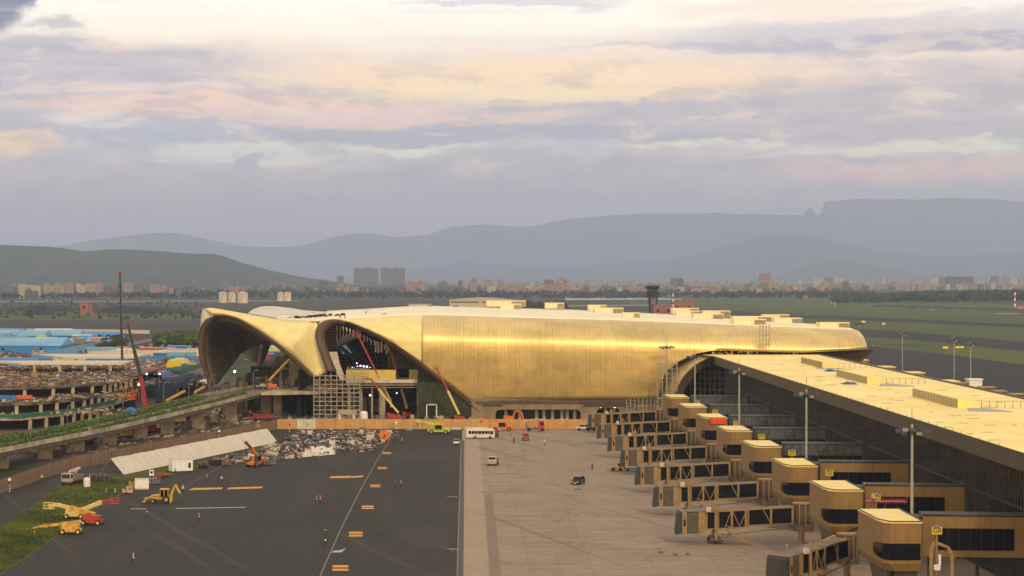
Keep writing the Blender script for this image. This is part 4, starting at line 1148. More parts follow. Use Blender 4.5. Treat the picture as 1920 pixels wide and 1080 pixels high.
# perforated tan screen fence curving round the apron, and panelled hoarding
M['screen'] = mat('tan_screen', (.21, .125, .070), rough=.8, var=.15, scale=.5)
nt, bb = nodes_of(M['screen']); _tc = nt.nodes.new('ShaderNodeTexCoord'); _x, _y = sepxy(nt, N(nt, _tc.outputs['Object']))
_ln = ((_x + _y * .6) / 1.4).m('FRACT').m('LESS_THAN', .12)
_c = cmix(nt, _ln * .6, N(nt, bb.inputs['Base Color'].links[0].from_socket), (.05, .035, .025)); nt.links.new(_c.k, bb.inputs['Base Color'])
fpts = [G(-120, 968), G(0, 926), G(60, 905), G(116, 885), G(217, 864.5), G(300, 849), G(400, 829), G(470, 815), G(520, 805.5)]
fence = thing('screen_fence', 'long tan screen fence curving between the elevated road and the white panels', 'fence', fpts[4])
pts = arcpts(smooth(fpts, 2), 60)
b = MB()
for p, q in zip(pts, pts[1:]): b.bar(p + Vector((0, 0, 1.5)), q + Vector((0, 0, 1.5)), .08, 3.0)
b.build('screen', M['screen'], fence, world=True)
for p in pts[::3]:
    b = MB(); b.box(p.x - .07, p.x + .07, p.y - .2, p.y - .06, 0, 3.1); b.build('post', M['galvd'], fence, world=True)
hd = thing('hoarding', 'straight orange tan hoarding wall between the apron and the terminal', 'hoarding', (0, 618.5, 0))
M['hoard'] = mat('hoarding_sheet', (.52, .27, .09), rough=.7, var=.14, scale=.35)
x = PX(520, 618); k = 0; xe = PX(1124, 618)
M['hoardj'] = mat('hoarding_joint', (.20, .09, .03))
while x < xe:
    w_ = min(2.95, xe - x); b = MB(); b.box(x + .04, x + w_ - .04, 618, 618.12, .05, 3.05 + (k % 3) * .04); o = b.build('sheet', M['hoard'] if k not in (2, 3) else M['offw'], hd, world=True); x += 2.95; k += 1
b = MB(); b.box(PX(520, 618), xe, 618.15, 618.3, 0, 2.9); b.build('backing', M['hoardj'], hd, world=True)
b = MB(); 
for i in range(16):
    xx = PX(846 + i * 6.2, 617)
    if i % 4 == 3: continue
    b = MB(); b.prism([(xx, 616.2), (xx + 1.0, 616.2), (xx + 1.0, 616.8), (xx, 616.8)], 0, .85)
    tag(b.build('concrete_block', M['offw'], None, world=True), f'pale concrete block at the hoarding foot, number {i + 1} counting from the lime crane' if False else ['pale concrete block', 'low pale block', 'chipped pale block'][i % 3] + ' at the hoarding foot, ' + ['leftmost, nearest the lime crane', 'second from the left end', 'third from the left end', '', 'just left of the coach rear', 'above the rear corner of the coach', 'above the rear wheel of the coach', '', 'above the third coach window', 'above the middle of the coach', 'above the fifth coach window', '', 'above the front wheel of the coach', 'above the nose of the coach', 'rightmost, under the orange boom'][i], 'concrete block', 'concrete blocks along the hoarding')
# leaning white sheet panels
wp = thing('white_panel_screen', 'long white corrugated panel screen leaning back beside the grass verge', 'screen', (-66, 520, 0))
BL, BR = G(232.5, 890), G(521, 829)
dirv = (BR - BL).normalized(); nrm = Vector((-dirv.y, dirv.x, 0))
tl = W(218, 858, 486); tr = W(516, 804, 578)
tl = BL + nrm * 2.4 - dirv * 2.0 + Vector((0, 0, 3.9)); tr = BR + nrm * 2.4 - dirv * 2.0 + Vector((0, 0, 3.9))
M['wpan'] = mat('white_corrugated', (.62, .56, .47), rough=.6, var=.06, scale=.4)
nt, bb = nodes_of(M['wpan']); _tc = nt.nodes.new('ShaderNodeTexCoord'); _x, _y = sepxy(nt, N(nt, _tc.outputs['Object']))
_ln = (_y / 1.9).m('FRACT').m('LESS_THAN', .10); _c = cmix(nt, _ln * .4, N(nt, bb.inputs['Base Color'].links[0].from_socket), (.30, .26, .21)); nt.links.new(_c.k, bb.inputs['Base Color'])
b = MB(); n = 33
for i in range(n):
    t0, t1 = i / n, (i + .985) / n
    w_ = .06 * math.sin(i * 1.7)
    b.ext([BL.lerp(BR, t0), BL.lerp(BR, t1), tl.lerp(tr, t1) + Vector((0, 0, w_)), tl.lerp(tr, t0) + Vector((0, 0, w_))], nrm * .1)
b.build('sheeting', M['wpan'], wp, world=True)
for i in range(0, n + 1, 4):
    t = i / n; p = BL.lerp(BR, t); q = tl.lerp(tr, t); b = MB(); b.bar(q, q + nrm * 3.0 - Vector((0, 0, q.z)), .15); b.bar(p + nrm * .3, p + nrm * 5.3, .15); b.build('prop', M['steel'], wp, world=True)

# grass verge and lane left
sheet('verge', gp((-60, 1030), (0, 990), (60, 950), (115, 905), (170, 893), (232, 893), (300, 878), (380, 864), (440, 852), (522, 830), (530, 838), (440, 860), (390, 870), (330, 888), (260, 905), (235, 922), (160, 965), (80, 1025), (0, 1078), (-100, 1140)), .02, M['grassm'])
sheet('service_lane', gp((-80, 960), (0, 935), (60, 912), (116, 893), (215, 872), (236, 893), (170, 893), (115, 907), (60, 950), (0, 990), (-60, 1030)), .024, M['asphalt'])
b = MB()
poly = [(0, 1060), (0, 1000), (60, 955), (115, 915), (170, 900), (240, 900), (300, 885), (380, 868), (440, 856), (520, 833), (390, 868), (330, 885), (260, 902), (230, 922), (160, 962), (80, 1020)]
def inpoly(x, y, P):
    c = False
    for (x0, y0), (x1, y1) in zip(P, P[1:] + P[:1]):
        if (y0 > y) != (y1 > y) and x < (x1 - x0) * (y - y0) / (y1 - y0) + x0: c = not c
    return c
cnt = 0
while cnt < 16000:
    x, y = rnd.uniform(0, 525), rnd.uniform(826, 1080)
    if not inpoly(x, y, [(-5, 1085), (-5, 992), (60, 952), (115, 908), (170, 895), (232, 895), (300, 880), (380, 866), (440, 854), (522, 831), (440, 859), (390, 869), (330, 886), (260, 903), (235, 920), (160, 963), (80, 1023), (0, 1075)]): continue
    p = G(x, y, .02); hgt = rnd.uniform(.12, .38); a = rnd.uniform(0, PI); dx, dy = math.cos(a) * .14, math.sin(a) * .14
    b.add([(p.x - dx, p.y - dy, .02), (p.x + dx, p.y + dy, .02), (p.x + rnd.uniform(-.15, .15), p.y + rnd.uniform(-.15, .15), hgt)], [(0, 1, 2)]); cnt += 1
o = b.build('grass', mat('grass_blade', (.018, .055, .004), rough=.8, var=.35, scale=.06, col2=(.11, .13, .004))); tag(o, 'rough green verge grass along the apron edge', kind='stuff')

# apron markings
b = MB()
M['ymark'] = mat('orange_marking', (.60, .27, .02), rough=.7, var=.25, scale=1.5); M['wmark'] = mat('white_marking', (.42, .40, .38), rough=.7, var=.3, scale=1.2)
def quad(*pp, z=.03): b.add([G(x, y, z) for x, y in pp], [tuple(range(len(pp)))])
for x, y, w_, h_ in ((717, 849.5, 17, 3.2), (708, 877.5, 19, 3.6), (694, 911, 20, 4.6), (678, 951, 24, 6), (654, 1001.5, 27, 8.5), (623, 1065, 32, 10)):
    for dy in (-h_ * .32, h_ * .32):
        t = h_ * .22; quad((x, y + dy + t), (x + w_ * .88, y + dy + t), (x + w_, y + dy), (x + w_ * .88, y + dy - t), (x + .6, y + dy - t))
quad((617.5, 896.5), (657, 896), (661, 892), (620, 893)); quad((659, 896), (680, 894.5), (682, 891.5), (662, 892.5))
quad((353, 919), (416, 917), (417, 914), (362, 915)); quad((425, 917.5), (490, 915.5), (494, 912), (430, 914))
struct(b.build('apron_markings', M['ymark']))
b = MB(); quad((330, 954), (461, 951.6), (461, 950.6), (330, 952.6)); quad((245, 954.6), (274, 954.6), (274, 953.6), (245, 953.6))
quad((620, 1036), (640, 1035.5), (649, 1028), (636, 1032), (628, 1032.2)); quad((838, 932), (857, 931.5), (857, 930.9), (838, 931.4)); quad((845, 1030), (858, 1029.5), (858, 1028.6), (834, 1029))
struct(b.build('white_markings', M['wmark']))
b = MB(); b.path([G(600, 1080, .032), G(640, 990, .032), G(676, 918, .032), G(709, 860, .032), G(726, 832, .032), G(736, 815, .032)], .22, .012)
b.path([G(352, 910, .032), G(400, 882, .032), G(460, 850, .032)], .12, .01)
b.box(-1.4, -1.15, 60, 575, .03, .045)
struct(b.build('apron_lines', mat('faint_line', (.17, .145, .11), var=.3, scale=.8)))
sheet('dark_seam', [(-1.05, 60), (-.35, 60), (-.35, 575), (-1.05, 575)], .05, mat('seam', (.05, .042, .036)))
b = MB(); b.add([(3.6, 60, .03), (5.5, 60, .03), (5.5, 300, .03), (5.7, 433, .03), (4.0, 431, .03), (3.7, 300, .03)], [(0, 1, 2, 3, 4, 5)]); b.add([(5.7, 436, .03), (12, 437, .03), (12, 440, .03), (3, 436, .03), (4.0, 433, .03)], [(0, 1, 2, 3, 4)])
struct(b.build('worn_strip', surf('worn_strip', (.19, .14, .10), (.23, .17, .125), (.30, .22, .16), s2=.5, f2=.8)))

# white dust strips on the concrete, damp patches
b = MB()
for x, y, w_ in ((1076, 919, 16), (1235, 1038, 12), (1262, 1042, 11), (1286, 1041, 9)):
    q = G(x, y, .03); s = w_ * q.y / F; b.add([(q.x, q.y, .03), (q.x + s, q.y + .4, .03), (q.x + s * .9, q.y + 3.2, .03), (q.x + .3, q.y + 3, .03)], [(0, 1, 2, 3)])
struct(b.build('damp_patch', mat('damp', (.06, .055, .06), var=.3, scale=2)))
b = MB()
for x, y, w_ in ((1187, 921, 5), (1207, 920.6, 6), (1218, 923, 9), (1219, 920.4, 9), (1169, 921, 6)):
    q = G(x, y, .03); s = w_ * q.y / F; b.add([(q.x, q.y, .03), (q.x + s, q.y, .03), (q.x + s, q.y + 1, .03), (q.x, q.y + 1, .03)], [(0, 1, 2, 3)])
struct(b.build('paint_dash', mat('cream_paint', (.50, .42, .25))))

# floodlight masts
def mast(h, heads=True):
    t = thing('floodlight_mast', 'x', 'floodlight mast', (0, 0, 0), 0, 'tall floodlight masts')
    b = MB(); b.tube((0, 0, 0), (0, 0, h), .32, .16, n=10); b.tube((0, 0, 0), (0, 0, .5), .55, n=10); b.build('pole', mat('mast_grey', (.34, .32, .29), rough=.5, metal=.2), t)
    b = MB(); b.tube((-2.1, 0, h - 1), (2.1, 0, h - 1), .08, n=5); b.tube((0, -1, h - 1), (0, 1, h - 1), .08, n=5); b.lathe([(.6, h - 1.4), (.7, h - 1), (.2, h - .6)], n=10); b.tube((0, 0, h), (0, 0, h + 2.2), .04, n=4); br = b.build('head_frame', M['galvd'], t)
    for x, z in ((-2.0, -1.0), (-1.2, -1.35), (-1.0, -.8), (1.0, -1.35), (1.3, -.8), (2.1, -1.0)):
        b = MB(); b.box(x - .4, x + .4, -.35, .25, h + z - .28, h + z + .22); b.build('floodlight', M['galvd'] if abs(x) > 1.1 else M['steel'], br)
    return t
m0 = mast(25.0)
ML = [(1250, 645, 'farthest floodlight mast, in front of the gold ribbed facade'), (1303, 662, 'floodlight mast at the shoulder of the pier arch'), (1386, 690, 'floodlight mast rising before the dark glass right of the G3 tower'),
      (1512, 730, 'floodlight mast rising behind the G7 gate tower'), (1710, 795, 'nearest and tallest floodlight mast, in front of the G8 tower')]
for i, (px, py, lb) in enumerate(ML):
    D = 21.2 * F / (py - VY) if i < 4 else 22.0 * F / (py - VY)
    D = [700, 595, 500, 392, 268][i] if False else 21.0 * F / (py - VY)
    p = Vector(((px - VX) * D / F, D, 0)); o = m0 if i == 0 else dup(m0, p); o.location = p; o['label'] = lb
ML2 = [(1692, 622, 758 - 15, 'slim mast just right of the gold rounded end'), (1789, 630, 716, 'mast on the far apron beside yellow marker boards'), (1820, 640, 733, 'mast on the far apron, rightmost of the three'), (1611, 602, 625, 'distant mast peeking above the gold roof end')]
for px, py, yb, lb in ML2:
    D = F * H / (max(yb, 640) - VY) if yb > 700 else 1100
    D = {1692: 790, 1789: 700, 1820: 670, 1611: 900}[px]
    h_ = H - (py - VY) * D / F; p = Vector(((px - VX) * D / F, D, 0)); o = dup(m0, p, label=lb); o.scale = (.8, .8, h_ / 25)
# ---------------------------------------------------------------- machines
def pm(n, c, r=.45, **k): return mat(n, c, rough=r, var=k.pop('var', .15), scale=k.pop('scale', 1.5), **k)
RED, ORG, YEL, LIM = pm('red_paint', (.40, .035, .02), .55, var=.3), pm('orange_paint', (.62, .17, .02)), pm('yellow_paint', (.58, .32, .04), .55, var=.3), pm('lime_paint', (.42, .55, .03), .55, var=.3)
TYR, DRK, GRY, WHT, CRM = pm('tyre', (.018, .017, .016), .9), pm('dark_grey_paint', (.04, .04, .042)), pm('mid_grey_paint', (.16, .15, .14)), M['white'], pm('pale_yellow_boom', (.66, .50, .16))
MAR = pm('maroon_paint', (.25, .012, .02)); BLU = pm('blue_paint', (.02, .14, .42)); GLS = M['bglass']; TANB = pm('tan_boom', (.36, .26, .11))
WARM = mat('warm_lamp', (1, .78, .40), emit=6, var=.02); WHL = mat('white_lamp', (1, .96, .88), emit=9, var=.02); REDL = mat('tail_red', (.5, .02, .01), rough=.3)

def loc_frame(p, yaw):
    return Matrix.Translation(p) @ Matrix.Rotation(yaw, 4, 'Z')
def boomlift(label, base, yaw, pts, cb, c1, c2, group='boom lifts working round the site', sec=.5, w=.62, name='boom_lift'):
    """pts: world points of the boom from the turret outwards; the basket hangs at the last"""
    t = thing(name, label, 'boom lift', base, yaw, group)
    inv = loc_frame(base, yaw).inverted(); P = [inv @ Vector(p) for p in pts]
    b = MB(); b.box(-1.9, 1.9, -1.0, 1.0, .45, .95); b.build('chassis', cb, t)
    for x in (-1.4, 1.4):
        for y in (-1.15, 1.15):
            b = MB(); b.wheel((x, y, .5), .5, .4, 'y'); wh = b.build('wheel', TYR, t); b = MB(); b.wheel((x, y * 1.02, .5), .26, .42, 'y', 10); b.build('rim', CRM, wh)
    b = MB(); b.prism([(-1.6, -.95), (1.3, -.95), (1.6, -.5), (1.6, .5), (1.3, .95), (-1.6, .95)], .98, 1.75); b.box(-1.5, -.4, -.8, .8, 1.75, 2.1); b.build('turret', cb, t)
    L = sum((q - p).length for p, q in zip(P, P[1:])); acc = 0
    for i, (p, q) in enumerate(zip(P, P[1:])):
        l = (q - p).length; f0 = acc / L; acc += l; f1 = acc / L
        if f0 < sec < f1:
            mid = p.lerp(q, (sec - f0) / (f1 - f0)); b = MB(); b.bar(p, mid, w, w * 1.15); b.build('lower_boom', c1, t); b = MB(); b.bar(mid, q, w * .72, w * .8); b.build('upper_boom', c2, t)
        else:
            b = MB(); k = .8 if f0 >= sec else 1; b.bar(p, q, w * k * .85, w * k); b.build('upper_boom' if f0 >= sec else 'lower_boom', c2 if f0 >= sec else c1, t)
    e = P[-1]; b = MB(); b.box(e.x - .95, e.x + .95, e.y - .5, e.y + .5, e.z - .5, e.z - .38); bk = b.build('basket', RED if c2 == RED else c2, t)
    b = MB()
    for zz in (.1, .65):
        b.path([e + Vector(v) for v in ((-.95, -.5, zz), (.95, -.5, zz), (.95, .5, zz), (-.95, .5, zz), (-.95, -.5, zz))], .08)
    for v in ((-.95, -.5), (.95, -.5), (.95, .5), (-.95, .5), (0, -.5)): b.bar(e + Vector((*v, -.45)), e + Vector((*v, .65)), .08)
    b.build('basket_rail', RED if c2 == RED else c2, bk)
    return t
def P(px, py, D): return W(px, py, D)
boomlift('red boom lift with the longest boom, reaching the top of the second arch', (PX(735, 662), 662, 0), 0, [P(733, 764, 662), P(733, 753, 662), P(669, 624, 660)], RED, TANB, RED, sec=.42)
boomlift('red boom lift with its boom leaning just right of the longest one', (PX(763, 668), 668, 0), .2, [P(763, 766, 668), P(731, 655, 667)], RED, TANB, RED, sec=.45, w=.7)
boomlift('red boom lift with a pale yellow arm folded toward the scaffold', (PX(745, 652), 652, 0), 0, [P(747, 774, 652), P(711, 731, 651), P(696, 711, 650), P(684, 709.5, 650)], RED, CRM, RED, sec=.62)
boomlift('red boom lift with a cream lower boom before the green glass wall', (PX(861, 650), 650, 0), .1, [P(861, 777, 650), P(839, 731, 650), P(818, 689, 649)], RED, CRM, RED, sec=.5)
boomlift('red boom lift on the elevated road, orange boom reaching up across the cream skin', (PX(511, 676), 676, 9.0), .3, [P(506, 712, 676), P(546, 670, 672), P(578, 639, 668)], ORG, YEL, RED, sec=.52)
boomlift('yellow boom lift with jointed boom stretched left over the grass', G(133, 1001), .05, [P(152, 977, 374), P(88, 986, 374), P(75, 987, 373), P(44, 998, 372)], YEL, YEL, YEL, 'yellow boom lifts parked on the verge', sec=.62, w=.5)
boomlift('red bodied boom lift with twin yellow booms pointing left', G(173, 984), -.1, [P(178, 966, 380), P(108, 946, 382), P(92, 949, 382)], RED, YEL, CRM, 'yellow boom lifts parked on the verge', sec=.55, w=.8)
boomlift('boom lift behind with a cream boom pointing right to the scrap heap', G(140, 972), 0, [P(140, 962, 390), P(195, 939, 395), P(214, 940, 395)], CRM, CRM, RED, 'yellow boom lifts parked on the verge', sec=.7, w=.6)

def tall_crane(label, base_px, D, tip, zb, knee, cm):
    base = Vector((PX(base_px, D), D, 0)); t = thing('mobile_crane', label, 'crane', base, 0, 'red and black cranes on the building site')
    k_, tp_ = P(*knee, D) - base, P(*tip, D) - base; b0 = Vector((0, 0, 2.6))
    b = MB(); b.box(-5, 5, -1.4, 1.4, .9, 1.9); b.box(-1.8, 2.2, -1.2, 1.2, 1.9, 3.4); b.build('carrier', MAR, t)
    for x in (-4, -2.4, 2.2, 4):
        b = MB(); b.wheel((x, -1.2, .6), .6, .5, 'y'); b.wheel((x, 1.2, .6), .6, .5, 'y'); b.build('wheel', TYR, t)
    b = MB(); b.bar(b0, k_, 1.35, 1.6, w2=1.05, h2=1.2); b.build('lower_boom', MAR, t)
    b = MB(); b.bar(k_, k_.lerp(tp_, .5), .8, .95); b.bar(k_.lerp(tp_, .5), tp_, .55, .65); b.build('boom', cm, t)
    b = MB(); b.box(tp_.x - .5, tp_.x + .5, -.5, .5, tp_.z - .2, tp_.z + .8); hd_ = b.build('boom_head', MAR, t)
    b = MB(); b.tube(tp_ + Vector((-.6, 0, 0)), tp_ + Vector((-.6, 0, -5)), .06, n=4); b.box(tp_.x - .85, tp_.x - .35, -.2, .2, tp_.z - 6, tp_.z - 5); b.build('hook', DRK, hd_)
BLK = pm('black_boom', (.018, .014, .014))
tall_crane('tallest crane with a near vertical black boom above the skyline', 233, 815, (225, 513), 0, (229, 668), BLK)
tall_crane('red crane with a black boom leaning left, in front of the tallest one', 279, 600, (240, 609), 0, (264, 706), BLK)

# cars -----------------------------------------------------------------
def car(col, kind='sedan'):
    t = thing('car' if kind != 'suv' else 'suv', 'x', 'car', (0, 0, 0))
    w_, zb, zr = .88, .92, 1.45
    if kind == 'suv': w_, zb, zr = .93, 1.05, 1.75
    prof_ = [(-2.1, .35), (-2.15, .8), (-2.0, zb - .05), (-1.1, zb), (-.55, zr - .04), (.9, zr), (1.75, zb + .05), (2.1, zb - .02), (2.12, .4)] if kind != 'suv' else [(-2.3, .4), (-2.35, .95), (-2.2, zb), (-1.2, zb + .05), (-.6, zr - .04), (1.5, zr), (2.2, zb + .1), (2.3, .9), (2.3, .42)]
    b = MB(); low = [p for p in prof_ if p[1] <= zb + .11]
    n = len(low); 
    b.add([(x, -w_, z) for x, z in low] + [(x, w_, z) for x, z in low], [tuple(range(n)), tuple(range(2 * n - 1, n - 1, -1))] + [(i, n + i, n + (i + 1) % n, (i + 1) % n) for i in range(n)]); b.build('body', col, t, weld=True)
    cab = [prof_[3], prof_[4], prof_[5], prof_[6]]
    b = MB(); wr = w_ * .80
    vs = [(cab[0][0], -w_ * .97, cab[0][1]), (cab[1][0], -wr, cab[1][1]), (cab[2][0], -wr, cab[2][1]), (cab[3][0], -w_ * .97, cab[3][1])]
    vs += [(x, -y, z) for x, y, z in vs]
    b.add(vs, [(0, 1, 2, 3), (7, 6, 5, 4), (0, 4, 5, 1), (2, 6, 7, 3)]); b.build('windows', GLS, t)
    b = MB(); b.add([(cab[1][0] - .02, -wr - .01, cab[1][1] + .03), (cab[2][0] + .02, -wr - .01, cab[2][1] + .03), (cab[2][0] + .02, wr + .01, cab[2][1] + .03), (cab[1][0] - .02, wr + .01, cab[1][1] + .03), (cab[1][0], -wr, cab[1][1] - .03), (cab[2][0], -wr, cab[2][1] - .03), (cab[2][0], wr, cab[2][1] - .03), (cab[1][0], wr, cab[1][1] - .03)], [(0, 1, 2, 3), (0, 4, 5, 1), (1, 5, 6, 2), (2, 6, 7, 3), (3, 7, 4, 0)])
    for s_ in (-1, 1): b.bar((.2, s_ * w_ * .97, zb), (.2, s_ * wr, zr), .08)
    b.build('roof', col, t)
    for x in (-1.35, 1.35):
        for y in (-w_ + .06, w_ - .06):
            b = MB(); b.wheel((x, y, .34 if kind != 'suv' else .38), .34 if kind != 'suv' else .38, .22, 'y'); b.build('wheel', TYR, t)
    for y in (-.62, .62):
        b = MB(); b.box(-2.2 - (.17 if kind == 'suv' else 0), -2.05, y - .2, y + .2, .62, .80); b.build('headlight', M['offw'], t)
        b = MB(); b.box(2.05 + (.15 if kind == 'suv' else 0), 2.16 + (.17 if kind == 'suv' else 0), y - .18, y + .18, .68, .86); b.build('tail_light', REDL, t)
    b = MB(); b.box(-2.2 - (.17 if kind == 'suv' else 0), -2.1, -.26, .26, .42, .54); b.build('number_plate', WHT, t)
    return t
def putcar(t, p, yaw, label, sc=1.0):
    t.location = p; t.rotation_euler = (0, 0, yaw); t['label'] = label; t.scale = (sc,) * 3; return t
WC, BC = pm('car_white', (.62, .60, .57), .3), pm('car_black', (.03, .035, .045), .3)
c1 = car(BC, 'suv'); putcar(c1, G(1084, 908), R(68), 'dark suv driving across the concrete toward the viewer')
c2 = car(WC); putcar(c2, G(856, 833), R(-92), 'small white car seen from behind on the asphalt edge')
c3 = car(WC, 'suv'); putcar(c3, G(1093, 806.5), R(10), 'white suv parked by the hoarding next to the farthest boarding bridge')
c4 = dup(c2, G(507, 724, 9) + Vector((0, 0, 0)), R(15), 'white car parked on the elevated road beside the orange boom lift'); c4.location = W(508, 723.5, 690); c4.location.z = 9.0
sv = car(pm('car_silver', (.30, .31, .33), .35)); putcar(sv, W(492, 724, 684), R(12), 'silver car on the elevated road left of the white one'); sv.location.z = 9.0

# bus
def bus():
    t = thing('bus', 'white coach with a dark window band parked across the concrete apron', 'bus', G(901, 822.5), 0)
    L, w_, h_ = 4.05, 1.1, 2.95
    b = MB(); pr = [(-L, .45), (-L, 2.6), (-L + .25, h_), (L - .5, h_), (L - .1, 2.3), (L, 1.4), (L, .45)]
    b.ext([(x, -w_, z) for x, z in pr], (0, 2 * w_, 0)); b.build('body', pm('bus_white', (.66, .62, .52), .35, var=.05), t, weld=True)
    b = MB(); b.box(-L + .6, L - 1.3, -w_ - .03, -w_ + .02, 1.45, 2.3); wb = b.build('window_band', GLS, t)
    b = MB()
    for k in range(6): b.box(-L + 1.4 + k * .95, -L + 1.48 + k * .95, -w_ - .05, -w_ - .02, 1.45, 2.3)
    b.build('pillar', WHT, wb)
    b = MB(); b.box(L - 1.2, L - .45, -w_ - .03, -w_, 1.3, 2.3); b.build('cab_window', GLS, t)
    b = MB(); b.add([(L - .45, -w_ + .1, h_ - .15), (L - .07, -w_ + .1, 2.25), (L + .03, -w_ + .1, 1.5), (L + .03, w_ - .1, 1.5), (L - .07, w_ - .1, 2.25), (L - .45, w_ - .1, h_ - .15)], [(0, 1, 4, 5), (1, 2, 3, 4)]); b.build('windscreen', GLS, t)
    for x in (-1.6, 2.75):
        b = MB(); b.wheel((x, -w_ + .1, .45), .45, .3, 'y'); wh = b.build('wheel', TYR, t); b = MB(); b.wheel((x, -w_ + .08, .45), .22, .32, 'y', 10); b.build('rim', GRY, wh)
        b = MB(); b.wheel((x, w_ - .1, .45), .45, .3, 'y'); b.build('wheel', TYR, t)
    b = MB(); b.box(-L - .03, -L + .05, -.9, .9, .5, .7); b.build('bumper', DRK, t); b = MB(); b.box(-1.5, .9, -w_ - .02, -w_, 1.0, 1.12); b.build('side_stripe', pm('teal', (.12, .35, .33)), t)
    b = MB(); b.box(-2, .5, -.6, .6, h_, h_ + .16); b.build('roof_unit', WHT, t)
bus()

# pick and carry cranes, trucks -----------------------------------------
def pick_crane(label, base, yaw, col, tip, hook=2.0, name='yard_crane', pal=None):
    t = thing(name, label, 'crane', base, yaw, 'low yard cranes on the apron')
    inv = loc_frame(base, yaw).inverted(); e = inv @ Vector(tip)
    b = MB(); b.box(-3.3, 3.2, -.9, .9, .7, 1.25); b.box(1.6, 3.3, -1.1, 1.1, .8, 1.9); b.build('chassis', col, t)
    for x in (-2.2, 2.0):
        for y in (-1.05, 1.05):
            b = MB(); b.wheel((x, y, .65), .65, .45, 'y'); wh = b.build('wheel', TYR, t); b = MB(); b.wheel((x, y * 1.03, .65), .3, .45, 'y', 10); b.build('rim', col, wh)
    b = MB(); b.box(-1.2, .9, -.95, -.1, 1.25, 2.6); cb = b.build('cab', DRK, t); b = MB(); b.box(-1.0, .7, -1.0, -.94, 1.75, 2.5); b.build('side_window', GLS, cb)
    b = MB(); b.box(-.6, 1.5, 0, .8, 1.25, 2.3); b.build('engine_cover', col, t)
    s = Vector((1.2, .2, 2.5)); m_ = s.lerp(e, .55)
    b = MB(); b.bar(s, m_, .62, .75); b.bar((-.2, .2, 1.4), s.lerp(e, .3), .22); b.build('boom', col, t)
    b = MB(); b.bar(m_, e, .42, .5); b.box(e.x - .35, e.x + .2, e.y - .3, e.y + .3, e.z - .4, e.z + .2); b.build('boom_tip', col if pal is None else pal, t)
    b = MB(); b.tube(e, e - Vector((0, 0, hook)), .05, n=4); b.box(e.x - .25, e.x + .25, e.y - .2, e.y + .2, e.z - hook - .5, e.z - hook); b.build('hook', DRK, t)
pick_crane('lime green yard crane with boom lowered left beside the blue sheet', G(823, 813.5), 0, LIM, P(783, 789, 601), .8)
pick_crane('orange yard crane right of the white coach, boom over the hoarding', G(942, 808.5), 0, ORG, P(903, 785.5, 610), .6)
pick_crane('orange yard crane with raised dark boom beside the crate heap', G(480, 874.5), R(70), ORG, P(461, 829, 492), 2.2, pal=MAR)

def flatbed():
    t = thing('flatbed_truck', 'orange cab truck with an empty chassis behind the orange yard crane', 'truck', G(1004, 808.5), 0)
    b = MB(); b.box(-2.6, 1.4, -.45, .45, .75, 1.0); b.build('chassis', DRK, t)
    b = MB(); b.ext([(1.0, -1.1, .7), (2.7, -1.1, .7), (2.7, -1.1, 2.0), (2.45, -1.1, 3.3), (1.0, -1.1, 3.3)], (0, 2.2, 0)); cb = b.build('cab', RED, t)
    b = MB(); b.box(1.5, 2.4, -1.14, -1.08, 1.9, 2.7); b.build('side_window', GLS, cb); b = MB(); b.box(.95, 2.4, -1.05, 1.05, 3.3, 3.55); b.build('roof_deflector', M['offw'], cb)
    for x in (-2.0, 2.0):
        for y in (-.95, .95):
            b = MB(); b.wheel((x, y, .52), .52, .35, 'y'); b.build('wheel', TYR, t)
    b = MB(); b.box(-2.8, -2.5, -.9, .9, .9, 2.6); b.box(-.2, .1, -.8, .8, 1, 1.5); b.build('rack', DRK, t)
flatbed()

